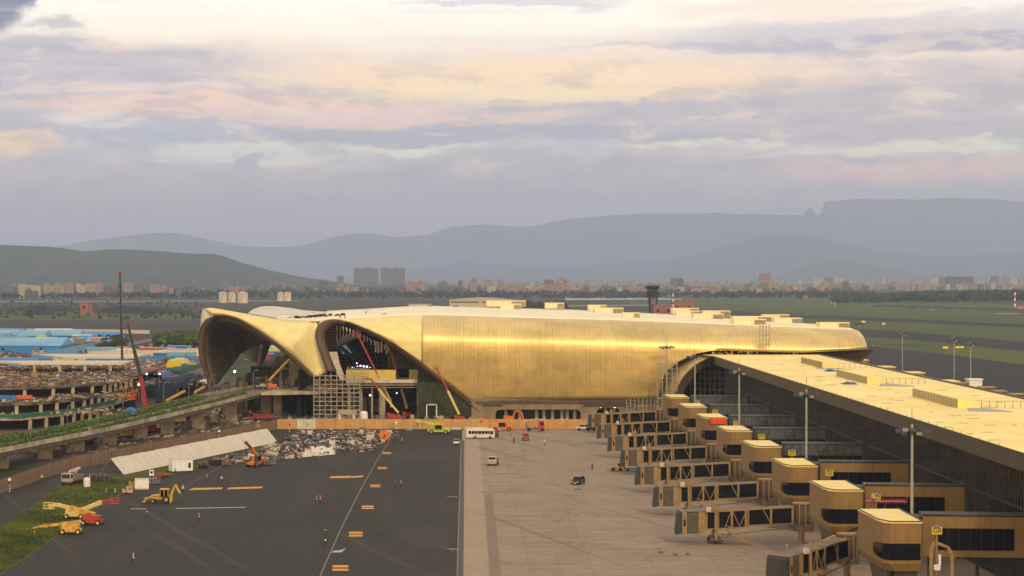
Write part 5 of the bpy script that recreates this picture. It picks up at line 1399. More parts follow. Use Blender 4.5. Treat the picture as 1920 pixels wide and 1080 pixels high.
def backhoe():
    t = thing('backhoe_loader', 'yellow backhoe loader with raised rear arm on the asphalt', 'backhoe', G(306, 943), 0)
    b = MB(); b.ext([(-2.6, -.45, .8), (.9, -.45, .8), (1.2, -.45, 1.5), (-.4, -.45, 1.6), (-2.5, -.45, 1.35)], (0, .9, 0)); b.build('bonnet', YEL, t)
    b = MB(); b.box(-.5, 1.1, -.8, .8, 1.3, 2.75); cb = b.build('cab', GLS, t)
    b = MB(); b.box(-.6, 1.25, -.9, .9, 2.75, 2.95); b.build('cab_roof', YEL, cb)
    b = MB()
    for x, y in ((-.5, -.82), (1.1, -.82), (-.5, .82), (1.1, .82), (.3, -.82)): b.box(x - .06, x + .06, y - .04, y + .04, 1.3, 2.75)
    b.build('cab_post', YEL, cb)
    for x, r in ((-2.0, .5), (.75, .78)):
        for y in (-1.0, 1.0):
            b = MB(); b.wheel((x, y, r), r, .45, 'y', 18); wh = b.build('wheel', TYR, t); b = MB(); b.wheel((x, y * 1.03, r), r * .5, .46, 'y', 12); b.build('rim', TANB, wh)
    b = MB()
    for y in (-.7, .7): b.path([(-.6, y, 1.7), (-2.3, y, 1.5), (-3.4, y, .8)], .16, .28)
    b.build('loader_arm', YEL, t)
    b = MB(); b.ext([(-3.4, -1.15, .2), (-4.3, -1.15, .15), (-3.9, -1.15, .55), (-3.7, -1.15, 1.1), (-3.4, -1.15, 1.1)], (0, 2.3, 0)); b.build('front_bucket', TANB, t)
    b = MB(); b.path([(1.5, 0, 1.1), (2.1, 0, 2.9), (2.6, 0, 3.7)], .3, .42); b.box(1.2, 1.9, -1.1, 1.1, .5, 1.2); b.build('rear_boom', YEL, t)
    b = MB(); b.bar((2.5, 0, 3.8), (3.5, 0, 1.9), .26, .36); b.build('dipper', YEL, t)
    b = MB(); b.ext([(3.4, -.35, 2.0), (3.9, -.35, 1.5), (3.4, -.35, 1.0), (3.1, -.35, 1.3)], (0, .7, 0)); b.build('rear_bucket', DRK, t)
    b = MB(); b.box(1.5, 1.8, -1.2, -.9, .1, 1.3); b.box(1.5, 1.8, .9, 1.2, .1, 1.3); b.build('stabiliser', YEL, t)
backhoe()

def lorry(label, base, yaw, cabm, bedm, load=None, name='lorry', sc=1.0):
    t = thing(name, label, 'truck', base, yaw); t.scale = (sc,) * 3
    b = MB(); b.ext([(-3.9, -1.15, .8), (-4.0, -1.15, 1.7), (-3.8, -1.15, 2.9), (-2.3, -1.15, 2.9), (-2.3, -1.15, .8)], (0, 2.3, 0)); cb = b.build('cab', cabm, t)
    b = MB(); b.add([(-4.02, -1.0, 1.75), (-3.86, -1.0, 2.7), (-3.86, 1.0, 2.7), (-4.02, 1.0, 1.75)], [(0, 1, 2, 3)]); b.build('windscreen', GLS, cb); b = MB(); b.box(-3.6, -2.7, -1.18, 1.18, 1.8, 2.6); b.build('side_window', GLS, cb)
    b = MB(); b.box(-4.08, -3.98, -1.1, 1.1, .55, .95); b.build('bumper', DRK, t)
    b = MB(); b.box(-4.1, -4.02, -.95, -.6, 1.05, 1.25); b.build('headlight', M['offw'], t); b = MB(); b.box(-4.1, -4.02, .6, .95, 1.05, 1.25); b.build('headlight', M['offw'], t)
    b = MB(); b.box(-2.2, 3.8, -.5, .5, .75, 1.0); b.build('chassis', DRK, t)
    for x in (-3.1, 1.4, 2.7):
        for y in (-1.0, 1.0):
            b = MB(); b.wheel((x, y, .52), .52, .4, 'y'); b.build('wheel', TYR, t)
    if load == 'pump':
        b = MB(); b.box(-2.0, 3.6, -1.1, 1.1, 1.0, 1.6); b.build('bed', bedm, t)
        b = MB(); b.bar((-1.9, 0, 3.1), (4.6, .5, 3.4), .5, .55); b.bar((-1.2, .5, 2.6), (3.4, .6, 2.7), .45); b.build('folded_boom', M['offw'], t)
        b = MB(); b.box(-1.9, -.8, -.6, .6, 1.6, 3.0); b.ball((-1.4, 0, 2.6), .55); b.build('slew_column', RED, t); b = MB(); b.ext([(2.6, -.8, 1.2), (4.2, -.8, 1.2), (4.4, -.8, 2.0), (2.4, -.8, 2.0)], (0, 1.6, 0)); b.build('hopper', GRY, t)
    elif load == 'tip':
        b = MB(); b.ext([(-2.1, -1.2, 1.1), (3.6, -1.2, 1.1), (4.1, -1.2, 2.4), (-2.2, -1.2, 2.4)], (0, 2.4, 0)); b.build('tipper_body', bedm, t)
    elif load == 'mixer':
        b = MB(); b.tube((-1.9, 0, 1.9), (.6, 0, 2.3), .7, 1.15, 14); b.tube((.6, 0, 2.3), (3.4, 0, 3.0), 1.15, .5, 14); b.build('drum', bedm, t); b = MB(); b.box(2.6, 3.8, -.6, .6, 1, 2.3); b.build('chute', GRY, t)
    else:
        b = MB(); b.box(-2.1, 3.7, -1.15, 1.15, 1.0, 1.15); b.box(-2.1, 3.7, -1.17, -1.1, 1.15, 1.6); b.box(-2.1, 3.7, 1.1, 1.17, 1.15, 1.6); b.build('bed', bedm, t)
    return t
lorry('white cab concrete pump truck with red slew column on the service lane', G(137, 908), R(76), pm('dusty_cream', (.42, .34, .25)), GRY, 'pump', 'pump_truck', .95)
lorry('small flatbed lorry loaded with red drums beside the white cabin', G(300, 896), R(10), WHT, RED, None, 'lorry', .62)
lorry('red tipper lorry standing under the elevated road by the second pier', W(152, 845, 560), R(30), ORG, MAR, 'tip', 'tipper_truck').location.z = 0
lorry('red lorry with a rounded drum under the elevated road near the crane foot', W(222, 828, 590), R(20), MAR, RED, 'mixer', 'mixer_truck').location.z = 0
lorry('dark red lorry parked in the shade beneath the elevated road deck', W(490, 792, 650), R(5), MAR, MAR, 'tip', 'tipper_truck').location.z = 0
lorry('red lorry in the site yard behind the raised road, seen past the third pier', W(205, 812, 620), R(-10), RED, GRY, 'tip', 'tipper_truck').location.z = 0
for px, py, D, rz, m, lb in ((338, 782, 640, 20, YEL, 'yellow excavator working under the elevated road left of the round pipe'), (272, 792, 640, -30, YEL, 'yellow excavator with a folded arm left of the white topped column'), (412, 782, 660, 80, YEL, 'yellow roller facing the viewer between two piers'),
                              (236, 838, 583, 15, YEL, 'yellow excavator bucket end by the red drum lorry'), (955, 775, 650, 160, ORG, 'orange excavator standing inside the ground floor opening')):
    t = thing('excavator', lb, 'excavator', (PX(px, D), D, 0), R(rz), 'excavators on the building site')
    b = MB(); b.box(-1.8, 1.8, -1.3, -.8, 0, .8); b.box(-1.8, 1.8, .8, 1.3, 0, .8); b.build('track', DRK, t)
    b = MB(); b.box(-1.5, 1.6, -1.1, 1.1, .9, 1.9); b.build('body', m, t); b = MB(); b.box(-1.4, -.1, -1.1, -.2, 1.9, 2.9); b.build('cab', GLS, t)
    b = MB(); b.path([(-1.2, .3, 1.7), (-2.6, .3, 3.8), (-4.2, .3, 3.2), (-4.8, .3, 1.2)], .35, .45); b.build('arm', m, t); b = MB(); b.ext([(-5.2, -.1, .6), (-4.4, -.1, .5), (-4.5, -.1, 1.3)], (0, .8, 0)); b.build('bucket', DRK, t)

def sweeper():
    t = thing('sweeper_truck', 'grey sweeper truck raising dust on the pale concrete', 'sweeper', G(926, 872), R(80))
    b = MB(); b.box(-1.9, 1.4, -1, 1, .6, 1.9); b.box(1.4, 2.0, -.9, .9, .6, 1.4); b.build('body', GRY, t); b = MB(); b.ext([(-2.9, -1, .6), (-3.0, -1, 1.5), (-2.7, -1, 2.3), (-1.9, -1, 2.3), (-1.9, -1, .6)], (0, 2, 0)); cb = b.build('cab', pm('dusty_white', (.40, .36, .31)), t)
    b = MB(); b.box(-2.95, -2.1, -.85, .85, 1.5, 2.15); b.build('cab_glass', GLS, cb)
    for x in (-2.3, 1.0):
        for y in (-.9, .9): b = MB(); b.wheel((x, y, .4), .4, .3, 'y'); b.build('wheel', TYR, t)
    for y in (-1.1, 1.1): b = MB(); b.lathe([(.45, .05), (.2, .4)], (-2.9, y, 0), 10); b.build('brush', DRK, t)
sweeper()
def tug(label, p, yaw, m, trailer):
    t = thing('tug', label, 'tug', p, yaw, 'small towing vehicles')
    b = MB(); b.ext([(-1.5, -.75, .4), (-1.5, -.75, 1.1), (.2, -.75, 1.15), (.2, -.75, 2.0), (1.2, -.75, 2.0), (1.4, -.75, .4)], (0, 1.5, 0)); b.build('body', m, t)
    b = MB(); b.box(.3, 1.25, -.8, .8, 1.3, 1.85); b.build('cab_glass', GLS, t)
    for x in (-.9, .9):
        for y in (-.75, .75): b = MB(); b.wheel((x, y, .42), .42, .3, 'y'); b.build('wheel', TYR, t)
    if trailer:
        b = MB(); b.box(1.7, 8, -1, 1, .5, .75); b.box(1.7, 1.9, -1, 1, .75, 1.3)
        for x in (2.6, 7): b.wheel((x, -.9, .35), .35, .3, 'y')
        b.build('trailer', DRK, t)
tug('yellow tug with a long low trailer below the G4 boarding bridge cab', G(1156, 883), 0, YEL, True)
tug('dark tractor with a red rear behind the white suv', G(1108, 808), 0, DRK, False)
tug('black and red tractor driving away on the pale concrete', G(985.5, 826), R(-88), MAR, False)
tug('small red tractor peeking out at the front of the white coach', G(927, 818.5), R(70), RED, False)

# ---------------------------------------------------------------- people
def skinned(name, verts, edges, rad, root=0, sub=1):
    me = bpy.data.meshes.new(name); bm = bmesh.new(); lay = bm.verts.layers.skin.verify()
    vs = [bm.verts.new(v) for v in verts]
    for v, r in zip(vs, rad): v[lay].radius = (r[0], r[1]) if hasattr(r, '__len__') else (r, r)
    vs[root][lay].use_root = True
    for a, c in edges: bm.edges.new((vs[a], vs[c]))
    bm.to_mesh(me); bm.free(); o = bpy.data.objects.new(name, me); COL.objects.link(o)
    o.modifiers.new('s', 'SKIN').use_smooth_shade = True
    if sub: o.modifiers.new('u', 'SUBSURF').levels = sub
    dg = bpy.context.evaluated_depsgraph_get(); dg.update(); m2 = bpy.data.meshes.new_from_object(o.evaluated_get(dg)); bpy.data.objects.remove(o); return m2
SKN = pm('skin_tone', (.16, .085, .05), .7)
TR1, TR2 = pm('dark_trousers', (.03, .032, .045), .9), pm('blue_trousers', (.05, .08, .15), .9)
def make_person(pose, shirt, vest, trou, helm, stripe=None):
    if pose == 'walk': lf, rf, la, ra = (.30, .10), (-.28, .10), -.22, .22
    elif pose == 'stand': lf, rf, la, ra = (.03, .11), (-.02, .11), .03, -.02
    else: lf, rf, la, ra = (.05, .16), (-.04, .16), .0, .0
    hand_r = (.42, ra + .15, 1.30) if pose == 'work' else (.30, ra, .82); el_r = (.34, ra - .05, 1.14) if pose == 'work' else (.29, ra * .6, 1.10)
    V = [(0, 0, .95), (0, 0, 1.15), (0, 0, 1.38), (0, 0, 1.50), (0, .01, 1.58), (0, .01, 1.66),
         (-.09, 0, .90), (-lf[1], lf[0] * .5 + .05, .50), (-lf[1], lf[0], .08), (-lf[1], lf[0] + .13, .04),
         (.09, 0, .90), (rf[1], rf[0] * .5 + .05, .50), (rf[1], rf[0], .08), (rf[1], rf[0] + .13, .04),
         (-.19, 0, 1.40), (-.27, la * .6, 1.12), (-.28, la, .86), (-.28, la + .03, .77), (.19, 0, 1.40), el_r, hand_r, (hand_r[0] + .01, hand_r[1] + .05, hand_r[2] - .05)]
    E = [(0, 1), (1, 2), (2, 3), (3, 4), (4, 5), (0, 6), (6, 7), (7, 8), (8, 9), (0, 10), (10, 11), (11, 12), (12, 13), (2, 14), (14, 15), (15, 16), (16, 17), (2, 18), (18, 19), (19, 20), (20, 21)]
    Rr = [(.16, .12), (.15, .11), (.17, .12), .06, .10, .085, .10, .07, .05, .045, .10, .07, .05, .045, .07, .05, .04, .045, .07, .05, .04, .045]
    me = skinned('person', V, E, Rr)
    for m in (SKN, shirt, trou, DRK): me.materials.append(m)
    for p in me.polygons:
        c = p.center; z = c.z; ax = abs(c.x)
        if z < .13: i = 3
        elif z < .98 and not (ax > .2 and z > .7): i = 2
        elif z > 1.5 or (ax > .22 and z < .92) or (pose == 'work' and c.x > .37): i = 0
        else: i = 1
        p.material_index = i
    o = bpy.data.objects.new('person', me); COL.objects.link(o); tag(o, 'x', 'person')
    if vest:
        vm = skinned('vest', [(0, 0, .97), (0, 0, 1.15), (0, 0, 1.36), (-.13, 0, 1.42), (.13, 0, 1.42)], [(0, 1), (1, 2), (2, 3), (2, 4)], [(.175, .135), (.165, .125), (.185, .135), .085, .085])
        vm.materials.append(vest); 
        if stripe:
            vm.materials.append(stripe)
            for p in vm.polygons:
                if 1.08 < p.center.z < 1.18: p.material_index = 1
        q = bpy.data.objects.new('vest', vm); COL.objects.link(q); q.parent = o
    b = MB()
    if helm: b.lathe([(.15, 1.66), (.125, 1.69), (.115, 1.74), (.07, 1.79), (.01, 1.805)], (0, .01, 0), 10); b.build('helmet', helm, o, smooth=True)
    else: b.ball((0, 0, 1.70), .105, 8, (1, 1.05, .8)); b.build('hair', pm('black_hair', (.01, .009, .008), .9), o, smooth=True)
    return o
OV, LV, PV = pm('orange_vest', (.75, .14, .02), .7), pm('lime_vest', (.55, .70, .04), .7), pm('pink_vest', (.50, .08, .09), .7)
YH, WH_ = pm('yellow_helmet', (.75, .50, .02), .4), pm('white_helmet', (.75, .73, .70), .4); SHW, SHD, SHB = pm('white_shirt', (.50, .48, .44), .9), pm('dark_shirt', (.05, .045, .05), .9), pm('blue_shirt', (.08, .12, .22), .9); REF = pm('reflective', (.7, .68, .6), .4)
PK = {'ow': make_person('walk', SHD, OV, TR1, YH, REF), 'os': make_person('stand', SHD, OV, TR2, YH, REF), 'lw': make_person('walk', SHW, LV, TR1, WH_, REF), 'ls': make_person('stand', SHW, LV, TR1, YH), 'pw': make_person('walk', SHD, PV, TR1, None),
      'dw': make_person('walk', SHD, None, TR1, None), 'ws': make_person('stand', SHW, None, TR1, None), 'bw': make_person('walk', SHB, None, TR2, None), 'wk': make_person('work', SHW, OV, TR1, YH, REF), 'yd': make_person('stand', SHD, LV, TR1, None)}
usedp = set()
def person(k, p, yaw, lb):
    o = PK[k]
    if k in usedp: o = dup(o, p, R(yaw), lb)
    else: usedp.add(k); o.location = p; o.rotation_euler = (0, 0, R(yaw)); o['label'] = lb
    return o
for k, x, y, a, lb in [('lw', 250, 1058, 90, 'person in lime vest and white helmet alone on the dark asphalt near the bottom left'), ('ow', 373, 980, 200, 'person in orange vest walking below the long white line'), ('yd', 610, 1026, 10, 'person in dark clothes and lime vest standing left of the white arrow mark'),
                       ('os', 594, 946, 170, 'left one of two people in orange vests and yellow helmets side by side'), ('ow', 600.5, 946, 190, 'right one of two people in orange vests and yellow helmets side by side'),
                       ('pw', 741, 915, 180, 'bareheaded person in a pink red vest beside one in orange'), ('ow', 752, 915, 180, 'person in orange vest right of the one in pink red'), ('dw', 740, 834, 20, 'dark dressed person below the orange cable reel'), ('ls', 753.5, 833, 100, 'person in lime vest right of the orange cable reel'),
                       ('bw', 533, 880, 90, 'person in blue shirt alone right of the raised dark boom crane'), ('os', 388.5, 904, 180, 'person in orange vest above the left orange marking'), ('dw', 409, 907, 100, 'dark dressed person walking beside one in white'), ('ws', 415.5, 906, 0, 'person in white shirt above the gap between two orange markings'),
                       ('ls', 343, 925, 40, 'person in yellow vest standing by the rear arm of the backhoe'), ('os', 65, 1015, 120, 'person in orange vest on the green verge at far left'), ('ls', 78.6, 904, 0, 'person in yellow by the screen fence on the service lane'), ('yd', 112, 1000, 60, 'person at the wheels of the yellow boom lift'),
                       ('dw', 934, 823, 60, 'dark dressed person walking at the nose of the white coach'), ('ws', 958.5, 817, 100, 'person in white top between the white coach and orange crane'), ('dw', 963.5, 832, 0, 'dark dressed person below the orange yard crane'), ('lw', 1021, 836, 0, 'person in pale lime vest alone in the middle of the concrete'),
                       ('dw', 1110.5, 883, 0, 'dark dressed person left of the yellow tug'), ('ls', 1075, 804.5, 30, 'left one of two people in lime vests left of the white suv'), ('lw', 1079.5, 804.5, -30, 'right one of two people in lime vests left of the white suv'), ('wk', 168, 904, 90, 'person in orange beside the white tank of the pump truck'),
                       ('wk', 216, 932, 90, 'person in orange vest working at the scrap heap end of the cream boom'), ('os', 199, 932, 0, 'person in orange standing left of the scrap heap'), ('wk', 329, 890, 60, 'person in orange loading the small lorry')]:
    person(k, G(x, y), a, lb)
for k, x, y, D, z, a, lb in [('wk', 1637, 953, 303, None, 160, 'person in orange and white vest on the G8 tower roof'), ('os', 1621, 948, 318, None, 90, 'person with yellow helmet on the platform beside the G7 tower'),
                             ('dw', 638, 599, 676, 0, 0, 'dark dressed person standing at the roof lip above the second arch'), ('dw', 647, 599, 676, 0, 90, 'person on the roof just right of the one at the roof lip'), ('dw', 686, 592, 740, 0, 30, 'lone person standing out on the cream roof behind the second arch'),
                             ('os', 717, 595.5, 700, 0, 0, 'person in orange beside a blue cloth on the cream roof'), ('bw', 722, 595, 704, 0, 0, 'person in blue right next to the orange one on the roof'), ('wk', 495, 720, 676, 9.0, 180, 'person in orange on the elevated road left of the boom lift'), ('ls', 490, 721, 680, 9.0, 0, 'person in lime vest on the elevated road by the cars'),
                             ('os', 894, 779, 640, 0, 180, 'person in orange beside the rim foot behind the hoarding'), ('wk', 900, 779, 640, 0, 90, 'person working behind the hoarding right of the rim foot'), ('os', 815, 775, 652, 0, 0, 'person in front of the white framed doorway'), ('ws', 668, 780, 640, 0, 0, 'person in white below the scaffold behind the hoarding')]:
    p = W(x, y, D)
    if z: p.z = z
    elif z == 0 and y > 700: p.z = 0
    if z is None: p.z = 12.15
    person(k, p, a, lb)
# ---------------------------------------------------------------- scaffolding
def scaffold(label, o, nx, nz, dx, dz, dy, ny=2, skip=0, name='scaffold', rot=0.0, deck=True):
    t = thing(name, label, 'scaffold', o, rot)
    b = MB(); r = .07
    for i in range(nx + 1):
        for j in range(ny): b.box(i * dx - r, i * dx + r, j * dy - r, j * dy + r, 0, nz * dz + rnd.uniform(.2, 1.4))
    b.build('upright', M['scaf'], t)
    b = MB()
    for k in range(1, nz + 1):
        for j in range(ny):
            if rnd.random() < skip: continue
            b.box(-.2, nx * dx + .2, j * dy - r, j * dy + r, k * dz - r, k * dz + r)
        if deck and k % 2: b.box(0, nx * dx * rnd.uniform(.6, 1), -.1, .5, k * dz + .02, k * dz + .12)
    b.build('ledger', M['scaf'], t)
    b = MB()
    for k in range(nz):
        for i in range(nx):
            if (i + k) % 3 == 0: b.bar((i * dx, 0, k * dz), ((i + 1) * dx, 0, (k + 1) * dz), .09)
            if (i * 2 + k) % 4 == 1: b.bar(((i + 1) * dx, dy, k * dz), (i * dx, dy, (k + 1) * dz), .08)
    b.build('brace', M['scaf'], t)
    return t
scaffold('large grey tube scaffold standing under the pointed foot between the two arches', (PX(588, 645), 645, 0), 8, 11, 1.83, 1.36, 2.6, 2)
scaffold('thin scaffold frame in front of the yellow parapet', (PX(652, 655), 655, 12.2), 6, 3, 1.1, 1.5, 1.2, 2, .2)
scaffold('scaffold tower hanging on the gold face beside the roof lights', (PX(1424, 652.2), 650.6, 23.3), 3, 5, 1.0, 1.45, 1.2, 2)
scaffold('scaffold against the left leg of the pier arch', (PX(1232, 650), 649, 0), 4, 12, 1.6, 1.55, 1.4, 2, .35)
scaffold('dark scaffold in front of the glazed wall under the pier arch', (PX(1295, 664), 664, 0), 10, 10, 1.6, 1.9, 1.4, 2, .2)
scaffold('low scaffold on tan frames by the rim of the ground floor wall', (PX(1175, 653), 652.5, 0), 8, 4, 1.3, 1.6, 1.2, 2, .3)
t = thing('water_tank', 'white plastic water tank standing above the hoarding beside the scaffold', 'tank', W(682, 780, 634)); t.location.z = 0
b = MB(); b.lathe([(1.2, 1.9), (1.25, 2.2), (1.25, 3.9), (.9, 4.3), (.3, 4.5)], n=18); b.build('barrel', M['white'], t)
b = MB(); b.box(-1.2, 1.2, -1, 1, 1.6, 1.9)
for x in (-1, 1): b.box(x - .1, x + .1, -.8, .8, 0, 1.6)
b.build('stand', M['dsteel'], t)
t = thing('portal', 'small concrete portal frame at the foot of the large scaffold', 'frame', (PX(642, 632), 632, 0))
b = MB(); b.box(-1.2, 4.4, -.5, .8, 3.6, 4.8); b.build('beam', M['conc'], t)
for x in (-.9, 3.6): b = MB(); b.box(x - .45, x + .45, -.4, .5, 0, 3.6); b.build('leg', M['offw'], t)
t = thing('site_lamp', 'bright work lamp on the elevated road under the first arch', 'lamp', W(440, 706, 690)); t.location.z = 9.4
b = MB(); b.tube((0, 0, 0), (0, 0, 4.6), .08); b.build('pole', M['steel'], t); b = MB(); b.ball((0, 0, 4.9), .42); b.build('lamp_head', WARM, t)
SL = [(533, 788, 630, 'pair of bright lamps by the round column under the elevated road'), (694, 741, 668, 'warm lamp on a post inside the second arch'), (38, 718, 690, 'work lamp on the far left of the unfinished slab'), (90, 717, 690, 'work lamp on the unfinished slab, second from the left'), (130, 717, 690, 'work lamp on the unfinished slab, third from the left'),
      (167, 717, 690, 'work lamp on the unfinished slab, nearest the tall crane'), (260, 721, 660, 'street lamp glowing in front of the red crane base'), (299, 701, 700, 'lamp at the right end of the dark blue netting'), (275, 701, 705, 'lamp by the red and blue tarpaulin roof')]
for px, py, D, lb in SL:
    p = W(px, py, D); b = MB(); b.tube((p.x, D, max(0, p.z - 5)), (p.x, D, p.z), .07, n=5); t = thing('site_lamp', lb, 'lamp', (p.x, D, max(0, p.z - 5))); b.build('pole', M['steel'], t, world=True)
    b = MB(); b.ball(p, .3); b.build('lamp_head', WHL if px < 200 or px == 533 else WARM, t, world=True)
# street lamps along the elevated road
for px, py0, py1, D, lb in ((57, 832, 808, 500, 'far left'), (126, 792, 760, 560, 'left of the blue tarpaulin'), (231, 753, 722, 600, 'before the red crane base'), (307, 752, 716, 610, 'right of the red crane base'), (354, 742, 712, 625, 'above the yellow beams'), (394, 733, 703, 640, 'at the first arch rim foot'), (418, 736, 706, 640, 'right of the first arch rim foot'), (475, 718, 694, 660, 'left of the orange boom lift'), (527, 718, 690, 665, 'right of the orange boom lift')):
    p0, p1 = W(px, py0, D), W(px, py1, D); z0 = ip(VD, D) - .9; t = thing('street_lamp', f'curved grey street lamp on the elevated road, {lb}', 'street lamp', (p0.x, D, z0), 0, 'street lamps on the elevated road')
    h = p1.z - z0; b = MB(); b.tpath([(0, 0, 0), (0, 0, h * .8), (.25, 0, h * .95), (.9, 0, h), (1.5, 0, h)], .09, 5); b.build('pole', M['steel'], t); b = MB(); b.box(1.2, 2.0, -.12, .12, h - .08, h + .05); b.build('lantern', M['steel'], t)

# ---------------------------------------------------------------- unfinished multi storey frame on the left
ub = thing('unfinished_building', 'sprawling unfinished concrete frame with open floors behind the elevated road', 'building', (-130, 680, 0))
def up(b, name, m, **k): return b.build(name, m, ub, world=True, **k)
RST = mat('rusty_formwork', (.07, .035, .022), rough=.9, var=.5, scale=.5, col2=(.18, .11, .07)); CLT = mat('site_clutter', (.085, .062, .045), rough=.9, var=.6, scale=.25, col2=(.19, .14, .10))
def slab(edge, z, th, back, m=None, cols=True, colm=None, zc=None):
    pts = [((x - VX) * D / F, D) for x, D in edge]; pl = pts + [(pts[-1][0] + (0), back), (pts[0][0] - 20, back)]
    b = MB(); b.prism(pl, z - th, z); up(b, 'floor_slab', m or CLT)
    zb = zc if zc is not None else 0
    if cols:
        for (p, q) in zip(pts, pts[1:]):
            L = math.dist(p, q); n = max(1, int(L / 8))
            for i in range(n):
                u = (i + .5) / n; x = p[0] + (q[0] - p[0]) * u; y = p[1] + (q[1] - p[1]) * u + .8
                b = MB(); b.box(x - .5, x + .5, y - .4, y + .5, zb, z - th); up(b, 'column', colm or M['conc'])
slab([(-60, 612), (40, 613), (130, 636), (217, 688)], 4.0, 1.0, 720, M['parapet'])
slab([(-60, 622), (60, 628), (150, 650), (230, 700)], 7.6, .9, 740, CLT, True, None, 4)
slab([(-60, 640), (80, 650), (190, 670), (250, 720)], 11.2, .7, 790, CLT, True, None, 7.6)
slab([(40, 735), (230, 735)], 15.2, .6, 760, M['offw'], True, None, 11.2)
slab([(120, 860), (250, 860)], 12.5, .6, 900, M['offw'])
slab([(250, 760), (380, 790)], 8.2, .8, 860, CLT)
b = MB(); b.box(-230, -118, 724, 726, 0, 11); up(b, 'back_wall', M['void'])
b = MB()
n_ = 0
for i in range(2600):
    x, D = rnd.uniform(-20, 245), rnd.uniform(645, 785); z = 11.2
    if D < 665 and x > 100: z = 7.6
    X = PX(x, D); w_, h_, l_ = rnd.uniform(.2, 2.4), rnd.uniform(.1, 1.1) * (2.2 if rnd.random() < .15 else 1), rnd.uniform(.2, 2.6)
    b.cur = rnd.choice((0, 0, 1, 1, 2, 3)) if rnd.random() > .10 else rnd.randrange(4, 8); a_ = rnd.uniform(0, PI); zz = z + rnd.uniform(.05, 1.0); b.bar((X, D, zz), (X + math.cos(a_) * w_ * 1.6, D + math.sin(a_) * l_ * 1.4, zz + rnd.uniform(-.3, .5)), rnd.uniform(.12, .5), rnd.uniform(.06, .35))
for i in range(260):
    x, D = rnd.uniform(-20, 230), rnd.uniform(622, 650); X = PX(x, D); z = 7.6 if D > ip([(-60, 622), (60, 628), (150, 650), (230, 700)], x) else 4; b.cur = rnd.choice((0, 1, 2)); b.box(X, X + rnd.uniform(.2, 1.2), D, D + .8, z, z + rnd.uniform(.1, .7))
for i in range(160):
    D = rnd.uniform(650, 780); X = PX(rnd.uniform(-20, 245), D); b.cur = 0; b.box(X, X + .14, D, D + .14, 11.2, 11.2 + rnd.uniform(1, 2.4))
up(b, 'formwork', [RST, CLT, M['conc'], pm('ochre_timber', (.30, .20, .08)), BLU, ORG, WHT, MATS['green_net'] if 'green_net' in MATS else GRY])
b = MB(); e_ = [(-60, 612), (40, 612.4), (130, 635.4), (217, 687)]
b.path([Vector((PX(x, D), D - .2, 4.5)) for x, D in e_], .1, .9); up(b, 'green_netting', pm('green_net', (.015, .13, .07), .9))
b = MB(); b.box(PX(0, 641), PX(31, 641), 640, 641, 7.9, 9.1); up(b, 'blue_sheet', BLU); b = MB(); b.box(PX(32, 641), PX(61, 641), 640, 641, 7.9, 9.1); up(b, 'orange_sheet', pm('salmon', (.55, .10, .05)))
b = MB()
for i in range(50): x = 218 + rnd.random() * 42; D = 700; b.box(PX(x, D), PX(x, D) + .25, D, D + .25, 4, rnd.uniform(5.5, 8.2))
up(b, 'capped_rebar', ORG)
b = MB(); b.box(PX(200, 690), PX(213, 690), 690, 691, 3.2, 6); up(b, 'white_panel', M['white'])
def netb(nm, px0, px1, py, D0, D1, z1, m, lb, skirt=True):
    p = PX(px0, D0); q = PX(px1, D0); b = MB(); n = 8; rows = []
    t = thing(nm, lb, 'netting', ((p + q) / 2, D0, 0))
    for j in range(6): rows.append([(p + (q - p) * i / n, D0 + (D1 - D0) * j / 5, z1 + rnd.uniform(-.5, .5) - (2.2 if i in (0, n) else 0)) for i in range(n + 1)])
    b.grid(rows)
    if skirt: b.grid([[(x, y, 0) for x, y, z in rows[0]], rows[0]])
    b.build('net', m, t, world=True)
netb('netted_frame', 292, 332, 730, 720, 790, 8.8, pm('navy_net', (.012, .022, .05), .9), 'dark blue netting draped over a low frame left of the arch')
netb('netted_frame', 298, 342, 700, 800, 860, 9.5, pm('deep_green_net', (.015, .07, .04), .9, var=.4), 'dark green netting heap behind the blue netted frame')
netb('tarpaulin_roof', 262, 306, 700, 770, 800, 9.6, pm('blue_roof_tarp', (.03, .13, .42), .7, var=.2), 'blue tarpaulin roof just right of the leaning red crane', False)
t = tarp(283, 697, 7, 10, pm('pink_tarp', (.50, .07, .10)), 'pink red tarpaulin stretched beside the blue tarpaulin roof')
netb('yellow_shed', 312, 340, 680, 1000, 1030, 5.5, pm('shed_yellow', (.62, .45, .02)), 'small yellow roofed shed behind the green netting')
t = tarp(245, 765, 3.6, 6.2, BLU, 'bright blue tarpaulin bundle in the hedge of the elevated road'); t.location = W(244, 762, 588); t.location.z = ip(VD, 588) - .5; t.scale = (1, 1, 2.2)
for i, (a, c) in enumerate((((312, 751), (347, 733)), ((366, 735), (384, 725)))):
    b = MB(); b.bar(P(*a, 660), P(*c, 668), .5, .7); o = b.build('formwork_beam', YEL, None, world=True); tag(o, ['longer yellow beam sloping behind the far hedge', 'shorter yellow beam sloping behind the far hedge near the rim foot'][i], 'beam')
